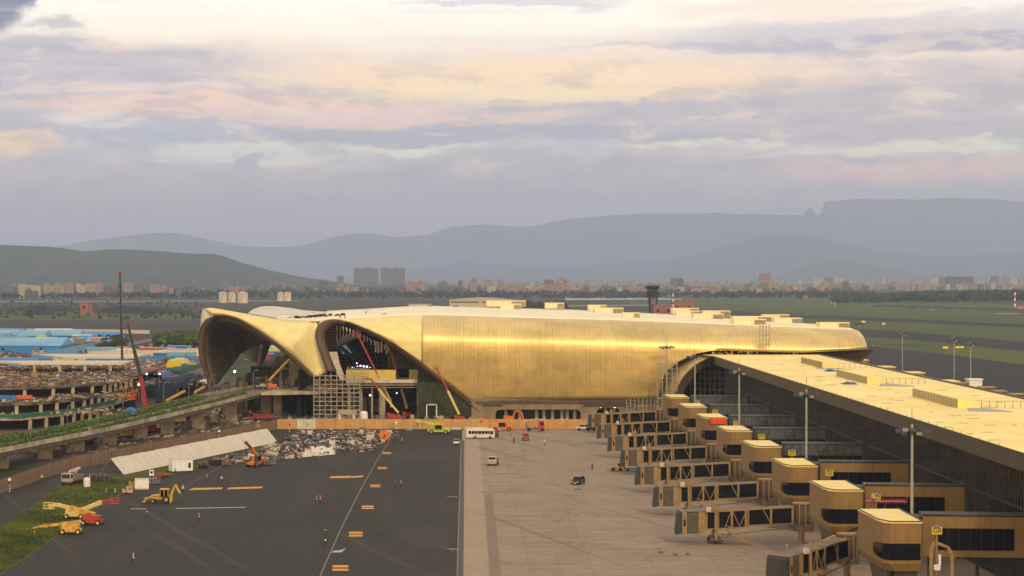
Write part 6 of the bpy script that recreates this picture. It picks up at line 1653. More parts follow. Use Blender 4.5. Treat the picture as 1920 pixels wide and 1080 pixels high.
# clutter under the elevated road and inside the arches
b = MB(); SC_ = [CLT, RST, M['conc'], GRY, M['cdark']]
for i in range(900):
    D = rnd.uniform(520, 700); x0 = vx(D) - 30; X = rnd.uniform(x0, vx(D) + 25)
    if D < 600 and X > vx(D) + 6: continue
    if X > -62 and D < 622: continue
    b.cur = rnd.randrange(5); s = rnd.uniform(.3, 2.2); b.bar((X, D, .1), (X + s * rnd.uniform(.5, 2), D + rnd.uniform(-1, 1), rnd.uniform(.1, .9)), rnd.uniform(.2, .8), rnd.uniform(.2, .9))
o = b.build('rubble', SC_); tag(o, 'building rubble and timber strewn under the elevated road', kind='stuff')
b = MB()
for i in range(420):
    D = rnd.uniform(622, 665); X = PX(rnd.uniform(560, 900), D); b.cur = rnd.randrange(5); s = rnd.uniform(.2, 1.3); b.box(X, X + s, D, D + s, 0, s * rnd.uniform(.4, 1.6))
for i in range(300):
    D = rnd.uniform(690, 780); X = PX(rnd.uniform(400, 600), D); b.cur = rnd.randrange(5); s = rnd.uniform(.3, 2.4); b.box(X, X + s, D, D + s, 0, (9.8 if X > -80 else 4) + s * rnd.uniform(.2, 1.4))
o = b.build('debris', SC_); tag(o, 'mixed building debris at the feet of the arches', kind='stuff')
b = MB()
for i in range(150):
    p = W(rnd.uniform(398, 422), 0, 655); b.ball((p.x, rnd.uniform(650, 668), rnd.uniform(0, 2.2)), rnd.uniform(.2, .6), 5)
o = b.build('rubble', M['offw']); tag(o, 'pale broken rubble heap between two piers', kind='stuff')
b = MB(); c = W(348, 787, 655); b.tube((c.x, 650, 1.5), (c.x, 658, 1.5), 1.5, n=16, caps=False); b.tube((c.x, 650, 1.5), (c.x, 658, 1.5), 1.2, n=16, caps=False); tag(b.build('pipe', M['cdark'], None, world=True), 'large round dark pipe lying on end under the elevated road', 'pipe')
# dark hall below the deck end
hall = thing('basement_hall', 'shadowed concrete hall below the end of the elevated road', 'hall', (-50, 690, 0))
b = MB(); b.box(-62, -46, 690, 691, 0, 8.6); b.box(-47, -46.5, 655, 691, 0, 9); b.build('wall', M['void'], hall, world=True)
for px in (556, 570): b = MB(); b.box(PX(px, 672), PX(px + 5, 672), 672, 673, 0, 8.6); b.build('column', M['cdark'], hall, world=True)
for px in (518, 524, 437, 444): D = 672 if px > 500 else 700; b = MB(); b.tube((PX(px, D), D, 0), (PX(px, D), D, 8.4), 1.0, n=12); b.build('round_column', M['conc'], hall, world=True)
b = MB(); b.prism([(-66, 655), (-46, 662), (-40, 705), (-60, 705)], 8.2, 9.2); b.build('slab', M['conc'], hall, world=True)
# mound and sheds under the first arch roof
b = MB(); g = []
for j in range(10): g.append([W(470 + i * 8, 700, 760 + j * 8) * 1 for i in range(16)])
g = [[(p.x, p.y, max(0, 8 + 9 * math.sin(PI * i / 15) * math.sin(PI * (j + 2) / 12) + rnd.uniform(-.8, .8))) for i, p in enumerate(r)] for j, r in enumerate(g)]
b.grid(g); o = b.build('spoil_heap', M['cdark'], None, world=True); tag(o, 'dark spoil heap seen through the first arch', 'spoil heap')
b = MB(); b.box(PX(542, 700), PX(561, 700), 700, 706, 9.5, 19); o = b.build('lift_shaft', M['tan'], None, world=True); tag(o, 'tan lift shaft block behind the orange boom under the arch', 'shaft')
b = MB(); b.box(PX(470, 735), PX(520, 735), 735, 745, 8, 14); o = b.build('concrete_block', M['cdark'], None, world=True); tag(o, 'dark concrete block standing inside the first arch', 'block')
t = thing('mobile_crane', 'lime yellow machine seen through the first arch', 'machine', W(520, 672, 780)); t.location.z = 10
b = MB(); b.bar((-3, 0, 3), (2, 0, 7), 1, 1.3); b.bar((2, 0, 7), (6, 0, 6), .8, 1); b.build('boom', LIM, t); b = MB(); b.box(-4, 4, -1, 1, 0, 2.6); b.build('body', LIM, t)

# ---------------------------------------------------------------- materials yard on the apron
P_ = [pm('pale_wrap', (.66, .58, .50), .5, var=.2), pm('grey_bundle', (.06, .052, .048), var=.4), pm('brown_timber', (.16, .075, .035), var=.4), pm('dark_bundle', (.014, .012, .012)), pm('pinkish_wrap', (.50, .32, .22), var=.3), pm('blue_grey_sheet', (.12, .14, .17), var=.4)]
stack0 = {}
def stack(kind):
    t = thing('material_stack', 'x', 'material stack', (0, 0, 0), 0, 'stacks of building material on the apron')
    r = random.Random(kind)
    b = MB(); 
    for i in range(3): b.box(-1.3 + i * 1.1, -1.0 + i * 1.1, -.8, .8, 0, .18)
    b.build('pallet', P_[2], t)
    b = MB(); h = .18
    for i in range(r.randint(2, 4)):
        hh = r.uniform(.2, .5); a = r.uniform(-.15, .15); b.box(-1.35 + a, 1.25 + a * .5, -.85, .8 + a, h, h + hh); h += hh + .05
    b.build('bundle', P_[kind % 6], t)
    b = MB()
    for i in range(7): x = r.uniform(-1.2, 1.1); b.bar((x, -.8, h), (x + r.uniform(-.3, .6), .8, h + r.uniform(.1, .5)), .16, .2)
    b.build('loose_piece', P_[(kind + 2) % 6], t)
    return t
protos = [stack(k) for k in range(7)]
KN = ['pale wrapped', 'grey', 'brown timber', 'dark', 'pinkish wrapped', 'blue grey', 'pale topped']
YARD = [(500, 750, 812, 858)]
spots = []
tries = 0
def yard_ok(x, y):
    return inpoly(x, y, [(400, 862), (450, 856), (490, 848), (560, 812), (640, 808), (745, 812), (748, 822), (715, 832), (700, 846), (640, 850), (600, 858), (560, 862), (520, 864), (470, 868), (400, 872)])
while len(spots) < 150 and tries < 6000:
    tries += 1; x, y = rnd.uniform(400, 750), rnd.uniform(806, 872)
    if not yard_ok(x, y): continue
    p = G(x, y)
    if any((p - q[0]).length < 2.0 for q in spots): continue
    spots.append((p, x, y))
spots.sort(key=lambda s: (round(s[2] / 8), s[1]))
first = set()
WHERE = lambda x, y: ('in back' if y < 822 else 'midway' if y < 846 else 'in front')
def near_name(x, y):
    for lim, nm in ((440, 'by the dark boom crane'), (500, 'right of the dark boom crane'), (545, 'at the white panel end'), (600, 'left of the heap middle'), (650, 'at the heap middle'), (705, 'left of the orange reel'), (999, 'by the orange reel')):
        if x < lim: return nm
for i, (p, x, y) in enumerate(spots):
    k = rnd.choice((0, 1, 1, 2, 2, 3, 3, 4, 5, 6)); s = rnd.uniform(.45, .95); lb = f'{KN[k]} stack {WHERE(x, y)}, {near_name(x, y)}'
    o = protos[k] if k not in first else dup(protos[k], p)
    first.add(k); o.location = p; o.rotation_euler = (0, 0, rnd.uniform(-.5, .5) + (PI / 2 if rnd.random() < .4 else 0)); o['label'] = lb; o.scale = (s, s, rnd.uniform(.4, 1.0))
for k in range(7):
    if k not in first: protos[k].location = G(430 + 9 * k, 866); protos[k]['label'] = f'{KN[k]} stack at the left tip of the heap'
b = MB()
for i in range(3200):
    x, y = rnd.uniform(400, 750), rnd.uniform(806, 874)
    if not yard_ok(x, y): continue
    p = G(x, y); b.cur = rnd.choice((0, 0, 1, 1, 2, 2, 3, 3, 4, 5)); a = rnd.uniform(0, PI); L = rnd.uniform(.2, 1.3); z = rnd.uniform(.05, .9)
    b.bar(p + Vector((0, 0, z)), p + Vector((math.cos(a) * L, math.sin(a) * L, z + rnd.uniform(-.1, .3))), rnd.uniform(.05, .3), rnd.uniform(.04, .22))
o = b.build('debris', P_); tag(o, 'loose offcuts and wrapping scattered among the material stacks', kind='stuff')
t = thing('cable_reel', 'orange wooden cable reel standing at the right end of the heap', 'cable reel', G(721.5, 826)); 
b = MB()
for y in (-.7, .7): b.wheel((0, y, 1.45), 1.45, .14, 'y', 22)
b.build('flange', ORG, t); b = MB(); b.wheel((0, 0, 1.45), .8, 1.3, 'y', 16); b.build('drum', DRK, t); b = MB(); b.wheel((0, -.8, 1.45), .35, .1, 'y', 12); b.build('hub', MAR, t)
b = MB(); g_ = []
for j in range(8): g_.append([tuple(G(566 + i * 7, 0 + 858 - j * 1.5 - i * .6) + Vector((0, 0, .1 + (rnd.uniform(.3, 1.3) if 0 < j < 7 and 0 < i < 9 else 0)))) for i in range(10)])
b.grid(g_); o = b.build('sack_heap', P_[0], None, world=True); tag(o, 'heap of pale sacks at the front edge of the material yard', 'sack heap')
tarp(768, 806.5, 1.6, 0, pm('azure_sheet', (.02, .20, .45)), 'small bright blue sheet left of the lime green yard crane')
# site boxes beside the verge
def cabin(nm, lb, c, L, Wd, Hh, m, rz, door=True, skirt=None):
    t = thing(nm, lb, 'cabin', c, rz); b = MB(); b.box(-L / 2, L / 2, -Wd / 2, Wd / 2, .35, Hh); b.build('body', m, t)
    b = MB(); b.box(-L / 2 - .05, L / 2 + .05, -Wd / 2 - .05, Wd / 2 + .05, Hh, Hh + .12); b.build('roof', M['offw'], t)
    b = MB(); b.box(-L / 2, L / 2, -Wd / 2 + .02, Wd / 2 - .02, 0, .35); b.build('skid', skirt or DRK, t)
    if door: b = MB(); b.box(L * .28, L * .28 + .6, -Wd / 2 - .04, -Wd / 2, 1.0, 2.2); b.build('window', M['void'], t)
cabin('site_cabin', 'white site cabin with a small dark window in front of the white panels', G(339, 885), 5.2, 2.4, 3.0, M['white'], R(28), True, pm('navy_skid', (.03, .03, .10)))
cabin('generator_box', 'white generator box standing on the apron left of the grey ramp', G(266, 917), 3.0, 1.8, 2.2, M['white'], R(8), False, M['offw'])
t = thing('water_drum', 'white upright tank beside the concrete pump truck', 'tank', G(163, 913)); b = MB(); b.lathe([(.7, 0), (.75, .3), (.75, 1.8), (.5, 2.0)], n=14); b.build('barrel', M['white'], t); b = MB(); b.lathe([(.25, 2.0), (.25, 2.15)], n=10); b.build('lid', LIM, t)
for px, py, w_, m, lb, nm in ((190, 901, 5, P_[1], 'grey steel grating stack on the lane beside the pump truck', 'grating_stack'), (288, 908, 3.2, P_[5], 'grey steel ramp lying right of the generator box', 'steel_ramp'), (182, 900, 2, P_[3], 'dark crate right behind the white tank', 'crate'), (240, 925, 2.2, P_[4], 'scrap heap at the tip of the cream boom', 'scrap_heap'), (352, 880, 2.4, P_[4], 'pink red bundles right of the white cabin', 'bundle'), (382, 878, 2.6, P_[3], 'dark covered trailer right of the pink bundles', 'trailer'),
                              (404, 872, 3.4, P_[3], 'row of dark upright frames by the verge', 'frame_row'), (425, 873, 2.4, P_[2], 'brown timber crates left of the dark boom crane', 'crate'), (446, 866, 2.4, P_[5], 'pale blue bags behind the brown crates', 'bag_stack'), (508, 872, 2.8, P_[5], 'pale blue bins right of the dark boom crane', 'bin_stack'), (250, 915, 1.8, YEL, 'yellow barrels left of the generator box', 'barrel_stack')):
    c = G(px, py); t = thing(nm, lb, nm.split('_')[0], c, rnd.uniform(-.3, .4)); b = MB()
    n = 5
    for i in range(n):
        x = -w_ / 2 + i * w_ / n; b.box(x, x + w_ / n * .8, -.8, .8, .1 + rnd.random() * .2, rnd.uniform(.8, 1.5))
    b.build('stack', m, t); b = MB()
    for i in range(8): x = rnd.uniform(-w_ / 2, w_ / 2); b.bar((x, -.9, 1.1), (x + rnd.uniform(-.5, .5), .9, 1.5), .1, .14)
    b.build('loose_piece', P_[1], t)
# marker boards on black and white posts
for px, y0, y1, m, lb in ((18, 899, 925, WHT, 'round white marker with a red face on a striped post at the far left'), (411, 808, 828, WHT, 'round white marker on a striped post behind the white panels'), (543, 796, 812, RED, 'red marker before the white hoarding sheet'), (1086 - 343, 792, 806, WHT, 'striped marker post before the hoarding, middle'), (786, 790, 806, WHT, 'striped marker post by the lime crane hook')):
    p = G(px, y1); h = (y1 - y0) * p.y / F; t = thing('marker_post', lb, 'marker', p); b = MB(); b.box(-.06, .06, -.06, .06, 0, h); b.build('post', M['black'], t)
    b = MB()
    for k in range(3): b.box(-.09, .09, -.09, .09, .3 + k * .6, .6 + k * .6)
    b.build('band', WHT, t); b = MB(); b.wheel((0, -.1, h), .35, .06, 'y', 12); b.build('disc', m, t)
t = thing('marker_sign', 'small dark sign reading 12 in yellow above the screen fence', 'sign', W(484, 802, 590)); t.location.z = 0
b = MB(); b.box(-.05, .05, 0, .1, 0, 3.3); b.build('post', DRK, t); b = MB(); b.box(-.75, .75, -.06, .02, 2.6, 3.7); b.build('board', M['screen'], t); text_mesh('lettering', '12', 1.1, M['signy'], t, (0, -.1, 3.15))
# small things on the terminal roof
for px, py, D, m, lb in ((590, 588.5, 745, BLU, 'blue sheet on the far roof left of the others'), (602, 588, 750, BLU, 'blue sheet right of the first one on the far roof'), (640, 583, 830, BLU, 'blue drum on the far roof edge'), (554, 601, 700, YEL, 'yellow sheet at the roof valley'), (806, 574.5, 870, BLU, 'blue box on the roof skyline centre'), (685, 580, 800, TANB, 'tan heap on the roof skyline'), (855, 575, 870, BLU, 'blue box on the roof skyline right of centre'), (710, 596.5, 690, BLU, 'small blue cloth near two people on the roof')):
    p = W(px, py, D); tarp(0, 900, 2.2, 0, m, lb); o = bpy.data.objects[-1] if False else COL.objects[-1]; o.location = p
b = MB()
for x0, x1, y, D in ((510, 590, 599, 700), (540, 600, 601.5, 690), (560, 640, 595, 720)): b.bar(P(x0, y + 1, D), P(x1, y - 4, D + 40), .8, .25)
for i in range(40): x = rnd.uniform(505, 640); p = W(x, 599 - (x - 505) * .06 + rnd.uniform(-2, 1), 705); b.box(p.x, p.x + rnd.uniform(.3, 1.4), 705, 706, p.z - .2, p.z + rnd.uniform(.1, .5))
o = b.build('debris', M['dsteel']); tag(o, 'dark strips and scraps in the roof valley between the canopies', kind='stuff')
b = MB()
for i in range(120): x = rnd.uniform(1335, 1500); p = W(x, 662 + rnd.uniform(-1, 4) + (x < 1360) * 2, 655); b.cur = rnd.randrange(4); s = rnd.uniform(.2, .9); b.box(p.x, p.x + s, p.y, p.y + s, 21.4, 21.5 + s * rnd.uniform(.5, 1.6))
o = b.build('debris', [P_[0], RST, WHT, ORG]); tag(o, 'workers litter and boxes along the head of the pier roof', kind='stuff')
t = thing('tarpaulin_sheet', 'orange tarpaulin hanging over the roof edge of the G3 tower', 'tarpaulin', (59.3, 491.6, 11.9)); b = MB()
b.grid([[(i * .42, -.12 + rnd.uniform(-.05, .05), .35 - .15 * (i == 0)) for i in range(10)], [(i * .42, -.2, -.3) for i in range(10)], [(i * .42 + rnd.uniform(-.1, .1), -.22 + rnd.uniform(-.08, .08), -1.2 + rnd.uniform(-.2, .2)) for i in range(10)]]); b.build('sheet', pm('red_orange_tarp', (.70, .06, .015), .6), t)
t = thing('platform_lift', 'red rimmed work platform between the G7 tower and its link bridge', 'platform', (63.2, 315, 0)); b = MB(); b.box(-1, 5.2, -1, 1, 11.2, 11.4); b.build('deck', MAR, t); b = MB(); b.path([(-1, -1, 12.3), (5.2, -1, 12.3)], .06); b.path([(-1, -1, 11.8), (5.2, -1, 11.8)], .06)
for k in range(6): b.bar((-1 + k * 1.24, -1, 11.3), (-1 + k * 1.24, -1, 12.3), .06)
b.build('railing', RED, t); b = MB(); b.bar((2, 0, 0), (2, 0, 11.2), .3); b.build('mast', MAR, t)
t = thing('telehandler', 'orange boom machine reaching up behind the G8 tower', 'machine', (60.2, 322, 0), R(12)); b = MB(); b.bar((-7, 0, 2.6), (-1.5, 0, 5.0), .55, .75); b.build('boom', ORG, t); b = MB(); b.bar((-1.5, 0, 5.0), (2.5, 0, 6.4), .3, .35); b.build('inner_boom', DRK, t); b = MB(); b.box(-8, -3, -1, 1, .6, 1.8); b.build('chassis', ORG, t)
for x in (-7, -4): b = MB(); b.wheel((x, -1, .6), .6, .4, 'y'); b.build('wheel', TYR, t)
t = thing('pipe_gantry', 'tan steel gantry frame standing before the G8 link bridge', 'gantry', (60.4, 263, 0)); b = MB(); b.path([(0, 0, 0), (0, 0, 10.9), (.5, 0, 11.8), (2.2, 0, 11.1), (2.7, 0, 10.2), (2.7, 0, 0)], .38, .38); b.build('frame', M['jbtan'], t); b = MB(); b.box(.9, 1.2, -.35, -.2, 8.8, 10.2); b.build('white_bracket', WHT, t); b = MB(); b.box(.3, 1.1, -.5, -.2, 8.2, 8.9); b.build('white_box', WHT, t)
for i, (x, y, yaw, lb) in enumerate(((82 - 6, 300, 0, 'orange and dark tug in the shade under the G8 link bridge'),)):
    tug(lb, (72.5, 284, 0), 0, ORG, False)
# ---------------------------------------------------------------- middle distance
def fac(name, c, px=3.2, pz=3.0, wc=(.03, .035, .045), **k):
    m = mat(name, c, rough=.85, var=.12, scale=.03, **k); nt, b = nodes_of(m)
    tc = nt.nodes.new('ShaderNodeTexCoord'); o = N(nt, tc.outputs['Object']); sp = nt.nodes.new('ShaderNodeSeparateXYZ'); nt.links.new(o.k, sp.inputs[0])
    x, y, z = (N(nt, sp.outputs[i]) for i in range(3))
    gx = ((x + y * .7) / px).m('FRACT'); gz = (z / pz).m('FRACT')
    w = (gx.m('GREATER_THAN', .35) * gx.m('LESS_THAN', .80)) * (gz.m('GREATER_THAN', .30) * gz.m('LESS_THAN', .78))
    c0 = cmix(nt, w * .85, N(nt, b.inputs['Base Color'].links[0].from_socket), wc)
    bal = (((x + y * .7) / (px * 4)).m('FRACT').m('LESS_THAN', .12)); c0 = cmix(nt, bal * .5, c0, tuple(v * .5 for v in c))
    nt.links.new(c0.k, b.inputs['Base Color']); return m
FM = [fac('cream_facade', (.36, .27, .195)), fac('pink_facade', (.33, .20, .155)), fac('grey_facade', (.14, .135, .135)), fac('tan_facade', (.35, .25, .16)), fac('white_facade', (.46, .40, .34)), fac('brown_facade', (.12, .085, .07)), fac('bluegrey_facade', (.085, .095, .11))]
FN = ['cream', 'pinkish', 'grey', 'tan', 'white', 'brown', 'blue grey']
FR = mat('far_roof', (.13, .115, .10), var=.2)
def block(px0, px1, yt, yb, mi, lb, parts=True, name='apartment_block', group='far apartment blocks beyond the airfield', dep=None):
    D = F * H / (yb - VY); x0, x1 = PX(px0, D), PX(px1, D); zt = H - (yt - VY) * D / F; dep = dep or max(14, (x1 - x0) * .5)
    t = thing(name, lb, 'building', ((x0 + x1) / 2, D, 0), 0, group); w = (x1 - x0) / 2; r = random.Random(int(px0 * 7 + yt))
    b = MB(); n = max(1, min(5, int((px1 - px0) / 9))); tops = []
    for i in range(n):
        a, c = -w + 2 * w * i / n, -w + 2 * w * (i + 1) / n; z = zt - r.choice((0, 0, 1.5, 3, 4.5)) if i else zt; off = r.choice((0, 2.5, 5)); b.box(a, c - .4 * (n > 1), off, dep, 0, z); tops.append((a, c, z, off))
    b.build('wall', FM[mi], t)
    b = MB()
    for a, c, z, off in tops: m_ = (a + c) / 2; q = (c - a) * .18; b.box(m_ - q, m_ + q, off + 3, off + 7, z, z + 3.5); b.box(a, c - .4 * (n > 1), off, dep, z, z + .4)
    b.build('roof', FR, t)
    return t
BL = [(-10, 24, 534, 556, 2), (24, 40, 545, 556, 6), (34, 44, 532, 560, 4), (41, 75, 533, 560, 4), (46, 70, 543, 562, 6), (80, 102, 532, 556, 0), (102, 120, 531, 556, 0), (120, 137, 531, 556, 1), (142, 160, 532, 555, 4), (160, 178, 531, 555, 0), (178, 194, 530, 554, 1), (194, 220, 537, 554, 5), (231, 250, 531, 556, 3), (250, 266, 532, 556, 2), (281, 292, 533, 556, 1), (292, 312, 534, 555, 1), (317, 324, 539, 554, 3), (330, 345, 545, 556, 2), (360, 373, 524, 546, 2), (376, 396, 541, 548, 4),
      (413, 430, 528, 545, 2), (497, 512, 530, 545, 2), (515, 535, 530, 546, 1), (540, 552, 531, 546, 2), (583, 600, 527, 545, 2), (597, 614, 526, 549, 6), (616, 625, 530, 546, 2), (632, 644, 518, 546, 2), (630, 640, 539, 552, 3), (643, 655, 539, 552, 3), (657, 673, 538, 552, 3), (663, 684, 503, 541, 2), (684, 709, 502, 541, 2), (714, 737, 502, 541, 2), (737, 759, 503, 541, 2), (749, 756, 534, 556, 2), (762, 780, 529, 552, 1), (780, 797, 528, 550, 1), (822, 838, 528, 548, 2), (859, 867, 527, 549, 5), (865, 875, 528, 547, 3), (882, 894, 524, 552, 1),
      (908, 922, 526, 546, 1), (914, 930, 535, 552, 4), (930, 948, 535, 550, 0), (950, 978, 539, 553, 1), (987, 998, 534, 551, 4), (998, 1015, 537, 552, 0), (1020, 1040, 533, 552, 1), (1040, 1063, 531, 552, 1), (1021, 1039, 525, 545, 5), (1046, 1062, 522, 545, 1), (1063, 1068, 528, 552, 0), (1070, 1090, 537, 551, 4), (1090, 1106, 535, 550, 1), (1106, 1124, 537, 552, 0), (1159, 1167, 538, 554, 4), (1184, 1192, 528, 548, 4), (1190, 1200, 541, 552, 1), (1258, 1270, 522, 548, 2), (1270, 1282, 523, 548, 6), (1296, 1316, 540, 552, 0), (1316, 1334, 538, 552, 3), (1334, 1352, 540, 554, 1), (1367, 1392, 543, 552, 4), (1372, 1400, 537, 549, 0),
      (1424, 1434, 514, 545, 1), (1434, 1446, 513, 545, 1), (1420, 1428, 541, 554, 4), (1453, 1460, 525, 545, 4), (1470, 1488, 537, 549, 1), (1500, 1522, 537, 548, 0), (1526, 1545, 519, 541, 4), (1548, 1562, 521, 541, 2), (1563, 1582, 519, 541, 4), (1560, 1576, 534, 548, 1), (1590, 1606, 535, 546, 1), (1654, 1660, 519, 538, 4), (1700, 1718, 533, 546, 0), (1720, 1732, 535, 546, 3), (1745, 1760, 520, 540, 4), (1762, 1774, 520, 540, 2), (1776, 1800, 519, 541, 6), (1802, 1826, 519, 541, 5), (1832, 1846, 526, 542, 4), (1850, 1866, 529, 543, 0), (1860, 1874, 518, 540, 2), (1880, 1894, 520, 540, 1), (1896, 1912, 519, 540, 4), (1912, 1935, 521, 542, 0)]
def bl_label(a, c, yt, yb, mi):
    x = (a + c) / 2; hgt = 'very tall' if yb - yt > 33 else 'tall' if yb - yt > 21 else 'mid height' if yb - yt > 13 else 'low'
    for lim, nm in ((45, 'at the far left frame edge'), (80, 'left of the dark spoil mound'), (140, 'above the red brown block'), (200, 'right above the red brown block'), (240, 'beside the tallest crane'), (300, 'right of the tallest crane'), (350, 'between the crane and the single spire'), (400, 'at the single stepped spire'), (520, 'between the storage tanks'), (560, 'above the pair of tanks'), (626, 'right of the pair of tanks'), (660, 'left of the twin tower slabs'), (712, 'in the left twin tower slab'), (762, 'in the right twin tower slab'), (840, 'right of the twin tower slabs'), (900, 'above the hangar left end'),
                    (980, 'above the hangar'), (1070, 'above the dark spoil mound beside the hangar'), (1130, 'between mound and control tower'), (1205, 'just left of the control tower'), (1290, 'just right of the control tower'), (1360, 'right above the red airfield block'), (1415, 'in the pink town row'), (1450, 'at the pink twin tower'), (1530, 'right of the pink twin tower'), (1620, 'left end above the dark wood'), (1740, 'left part above the dark wood'), (1830, 'middle above the dark wood'), (1880, 'right part above the dark wood')):
        if x < lim: return f'{hgt} {FN[mi]} apartment block {nm}'
    return f'{hgt} {FN[mi]} apartment block at the right frame edge'
for bb_ in BL: block(*bb_, bl_label(*bb_))
# the dense town further back
b = MB(); r = random.Random(5)
for i in range(4300):
    px = r.uniform(-60, 2000); rt = px > 900
    if not rt and r.random() < .62: continue
    yb = r.uniform(534.5, 552) if rt else r.uniform(540, 552)
    if px > 1620: yb = r.uniform(533, 544)
    D = F * H / (yb - VY); X = PX(px, D); w = r.uniform(8, 24); h = r.uniform(8, 24) * (1.0 if rt else .8) * (1.7 if r.random() < .06 else 1); b.cur = r.choice((0, 1, 1, 3, 3, 4, 5, 2) if rt else (2, 6, 6, 5, 3, 2)); b.box(X, X + w, D, D + r.uniform(8, 18), 0, h)
o = b.build('distant_town', FM); tag(o, 'dense low town of pink and cream houses below the hills', kind='stuff')
# tree belts
def canopy(name, n, xr, yr, hr, m, lb, size=3.0, seed=1, top=None, clump=9):
    r = random.Random(seed); b = MB()
    for i in range(n):
        px = r.uniform(*xr); yb = r.uniform(*yr); D = F * H / (yb - VY); X = PX(px, D); h = r.uniform(*hr) * (top(px) if top else 1); b.cur = r.randrange(len(m))
        rad = h * r.uniform(.45, .8)
        for k in range(clump):
            a, e = r.uniform(0, 2 * PI), r.uniform(-.3, 1.4); c = Vector((X + math.cos(a) * math.cos(e) * rad, D + math.sin(a) * math.cos(e) * rad * .7, max(.5, h * .55 + math.sin(e) * h * .48)))
            u = Vector((r.gauss(0, 1), r.gauss(0, 1), r.gauss(0, 1))).normalized(); v = u.orthogonal().normalized(); s = size * r.uniform(.5, 1.2)
            b.add([c - u * s, c + v * s * .8, c + u * s, c - v * s * .8], [(0, 1, 2, 3)])
    o = b.build(name, m); tag(o, lb, kind='stuff'); return o
TL = [M['leafd'], mat('far_tree_dark', (.010, .020, .010), rough=.9, var=.3, scale=.05), mat('far_tree_mid', (.022, .034, .014), rough=.9, var=.3, scale=.05)]
canopy('treeline', 1500, (1560, 2000), (556, 568), (9, 15), TL[1:2] + TL[:1], 'dark wood along the right edge of the airfield', 4.0, 2, lambda x: ip([(1560, .25), (1640, .6), (1720, 1), (1990, 1.35)], x), 16)
canopy('treeline', 1500, (-60, 1640), (551, 561), (6, 12), TL[1:], 'dark belt of trees along the far edge of the airfield', 4.0, 3, None, 10)
canopy('treeline', 700, (-60, 1600), (543, 552), (8, 16), TL[1:], 'trees growing between the far apartment blocks', 5.0, 4, None, 9)
canopy('shrubs', 260, (296, 378), (636, 652), (3, 7), [M['leaf'], M['leafd']], 'green scrub patch left of the first arch', 1.3, 6, None, 40)
canopy('shrubs', 60, (185, 235), (640, 660), (2, 5), [M['leafd']], 'low scrub beside the dirt track', 1.3, 8, None, 30)
canopy('shrubs', 200, (-20, 380), (566, 600), (1.5, 3.5), TL[:1], 'scattered low scrub on the far left field', 2.0, 9, None, 8)
# storage tanks
STK = mat('tank_cream', (.62, .50, .38), rough=.6, var=.06, scale=.02); TR_ = mat('tank_rib', (.25, .20, .17))
def tanks(cx, w, yt, yb, lb):
    D = F * H / (yb - VY); rr = w * D / F / 2; h = H - (yt - VY) * D / F; t = thing('storage_tank', lb, 'storage tank', (PX(cx, D), D, 0), 0, 'cream storage tanks beyond the field')
    b = MB(); b.lathe([(rr, 0), (rr, h), (rr * .5, h + 1.5), (.3, h + 2)], n=22); b.build('shell', STK, t, smooth=False); b = MB(); b.lathe([(rr + .15, h - .5), (rr + .2, h)], n=22); b.bar((-rr * .5, -rr, 0), (rr * .4, -rr - .6, h), .4, .8); b.build('stair_rim', TR_, t)
for a in ((418, 16, 549, 568, 'leftmost cream tank of the group of three'), (435, 15, 550, 567, 'middle cream tank of the group of three'), (455, 20, 549, 568.5, 'rightmost and widest cream tank of the group of three'), (526, 12, 549, 565, 'left cream tank of the pair above the far canopy'), (539, 14, 549, 565, 'right cream tank of the pair above the far canopy')): tanks(*a)
t = thing('chimney_tower', 'lattice tower rising behind the three cream tanks', 'tower', G(440, 558)); b = MB(); b.box(-8, 8, 0, 12, 0, 26)
for x in (-14, 6, 18): b.box(x, x + 4, 4, 8, 0, 28)
b.build('frame', FM[3], t); b = MB(); b.box(-1, 1, 2, 4, 26, 36); b.build('mast', FM[5], t)
# hangar
D = F * H / (576 - VY); hg = thing('hangar', 'long cream hangar with a low curved roof beyond the terminal roof', 'hangar', (PX(904, D), D, 0)); x0, x1 = PX(843, D), PX(966, D); w = (x1 - x0) / 2; zt = H - (563 - VY) * D / F; s = D / F
b = MB(); b.box(-w, w, 0, 60, 0, zt); b.build('wall', mat('hangar_cream', (.55, .43, .27), var=.06, scale=.02), hg)
b = MB(); b.grid([[(-w + 2 * w * i / 20, y, zt + .1 + math.sin(PI * i / 20) * 4.5 * s) for i in range(21)] for y in (-.5, 60)]); b.ext([(-w + 2 * w * i / 20, -.4, zt + .1 + math.sin(PI * i / 20) * 4.5 * s) for i in range(21)], (0, .3, 0)); b.build('roof', mat('hangar_roof', (.48, .40, .33), var=.06), hg)
b = MB(); b.box(-w * .96, -w * .1, -.6, -.3, zt - 3.6, zt - 2); b.box(0, w * .9, -.6, -.3, zt - 3.6, zt - 2); b.build('window_strip', M['dsteel'], hg)
def mound(pts, D, dep, m, lb, seed=1, name='spoil_heap'):
    b = MB(); x0, x1 = pts[0][0], pts[-1][0]; rows = []; r = random.Random(seed)
    for j in range(9):
        k = math.sin(PI * j / 8); rows.append([(PX(x0 + (x1 - x0) * i / 40, D), D + dep * (j / 8 - .5), max(0, H - (ip(pts, x0 + (x1 - x0) * i / 40) - VY) * D / F) * k * r.uniform(.93, 1.05)) for i in range(41)])
    b.grid(rows); o = b.build(name, m, None, world=True); tag(o, lb, 'spoil heap')
BLKM = mat('black_spoil', (.018, .016, .016), rough=.95, var=.3, scale=.1)
mound([(960, 590), (968, 570), (976, 564), (990, 562), (1000, 566), (1030, 566), (1050, 562), (1058, 563), (1064, 572), (1074, 588)], 2300, 60, BLKM, 'black spoil mound right of the cream hangar')
mound([(40, 592), (58, 576), (70, 572), (84, 573), (100, 590)], 2600, 60, BLKM, 'dark mound on the left field beside yellow machines', 3)
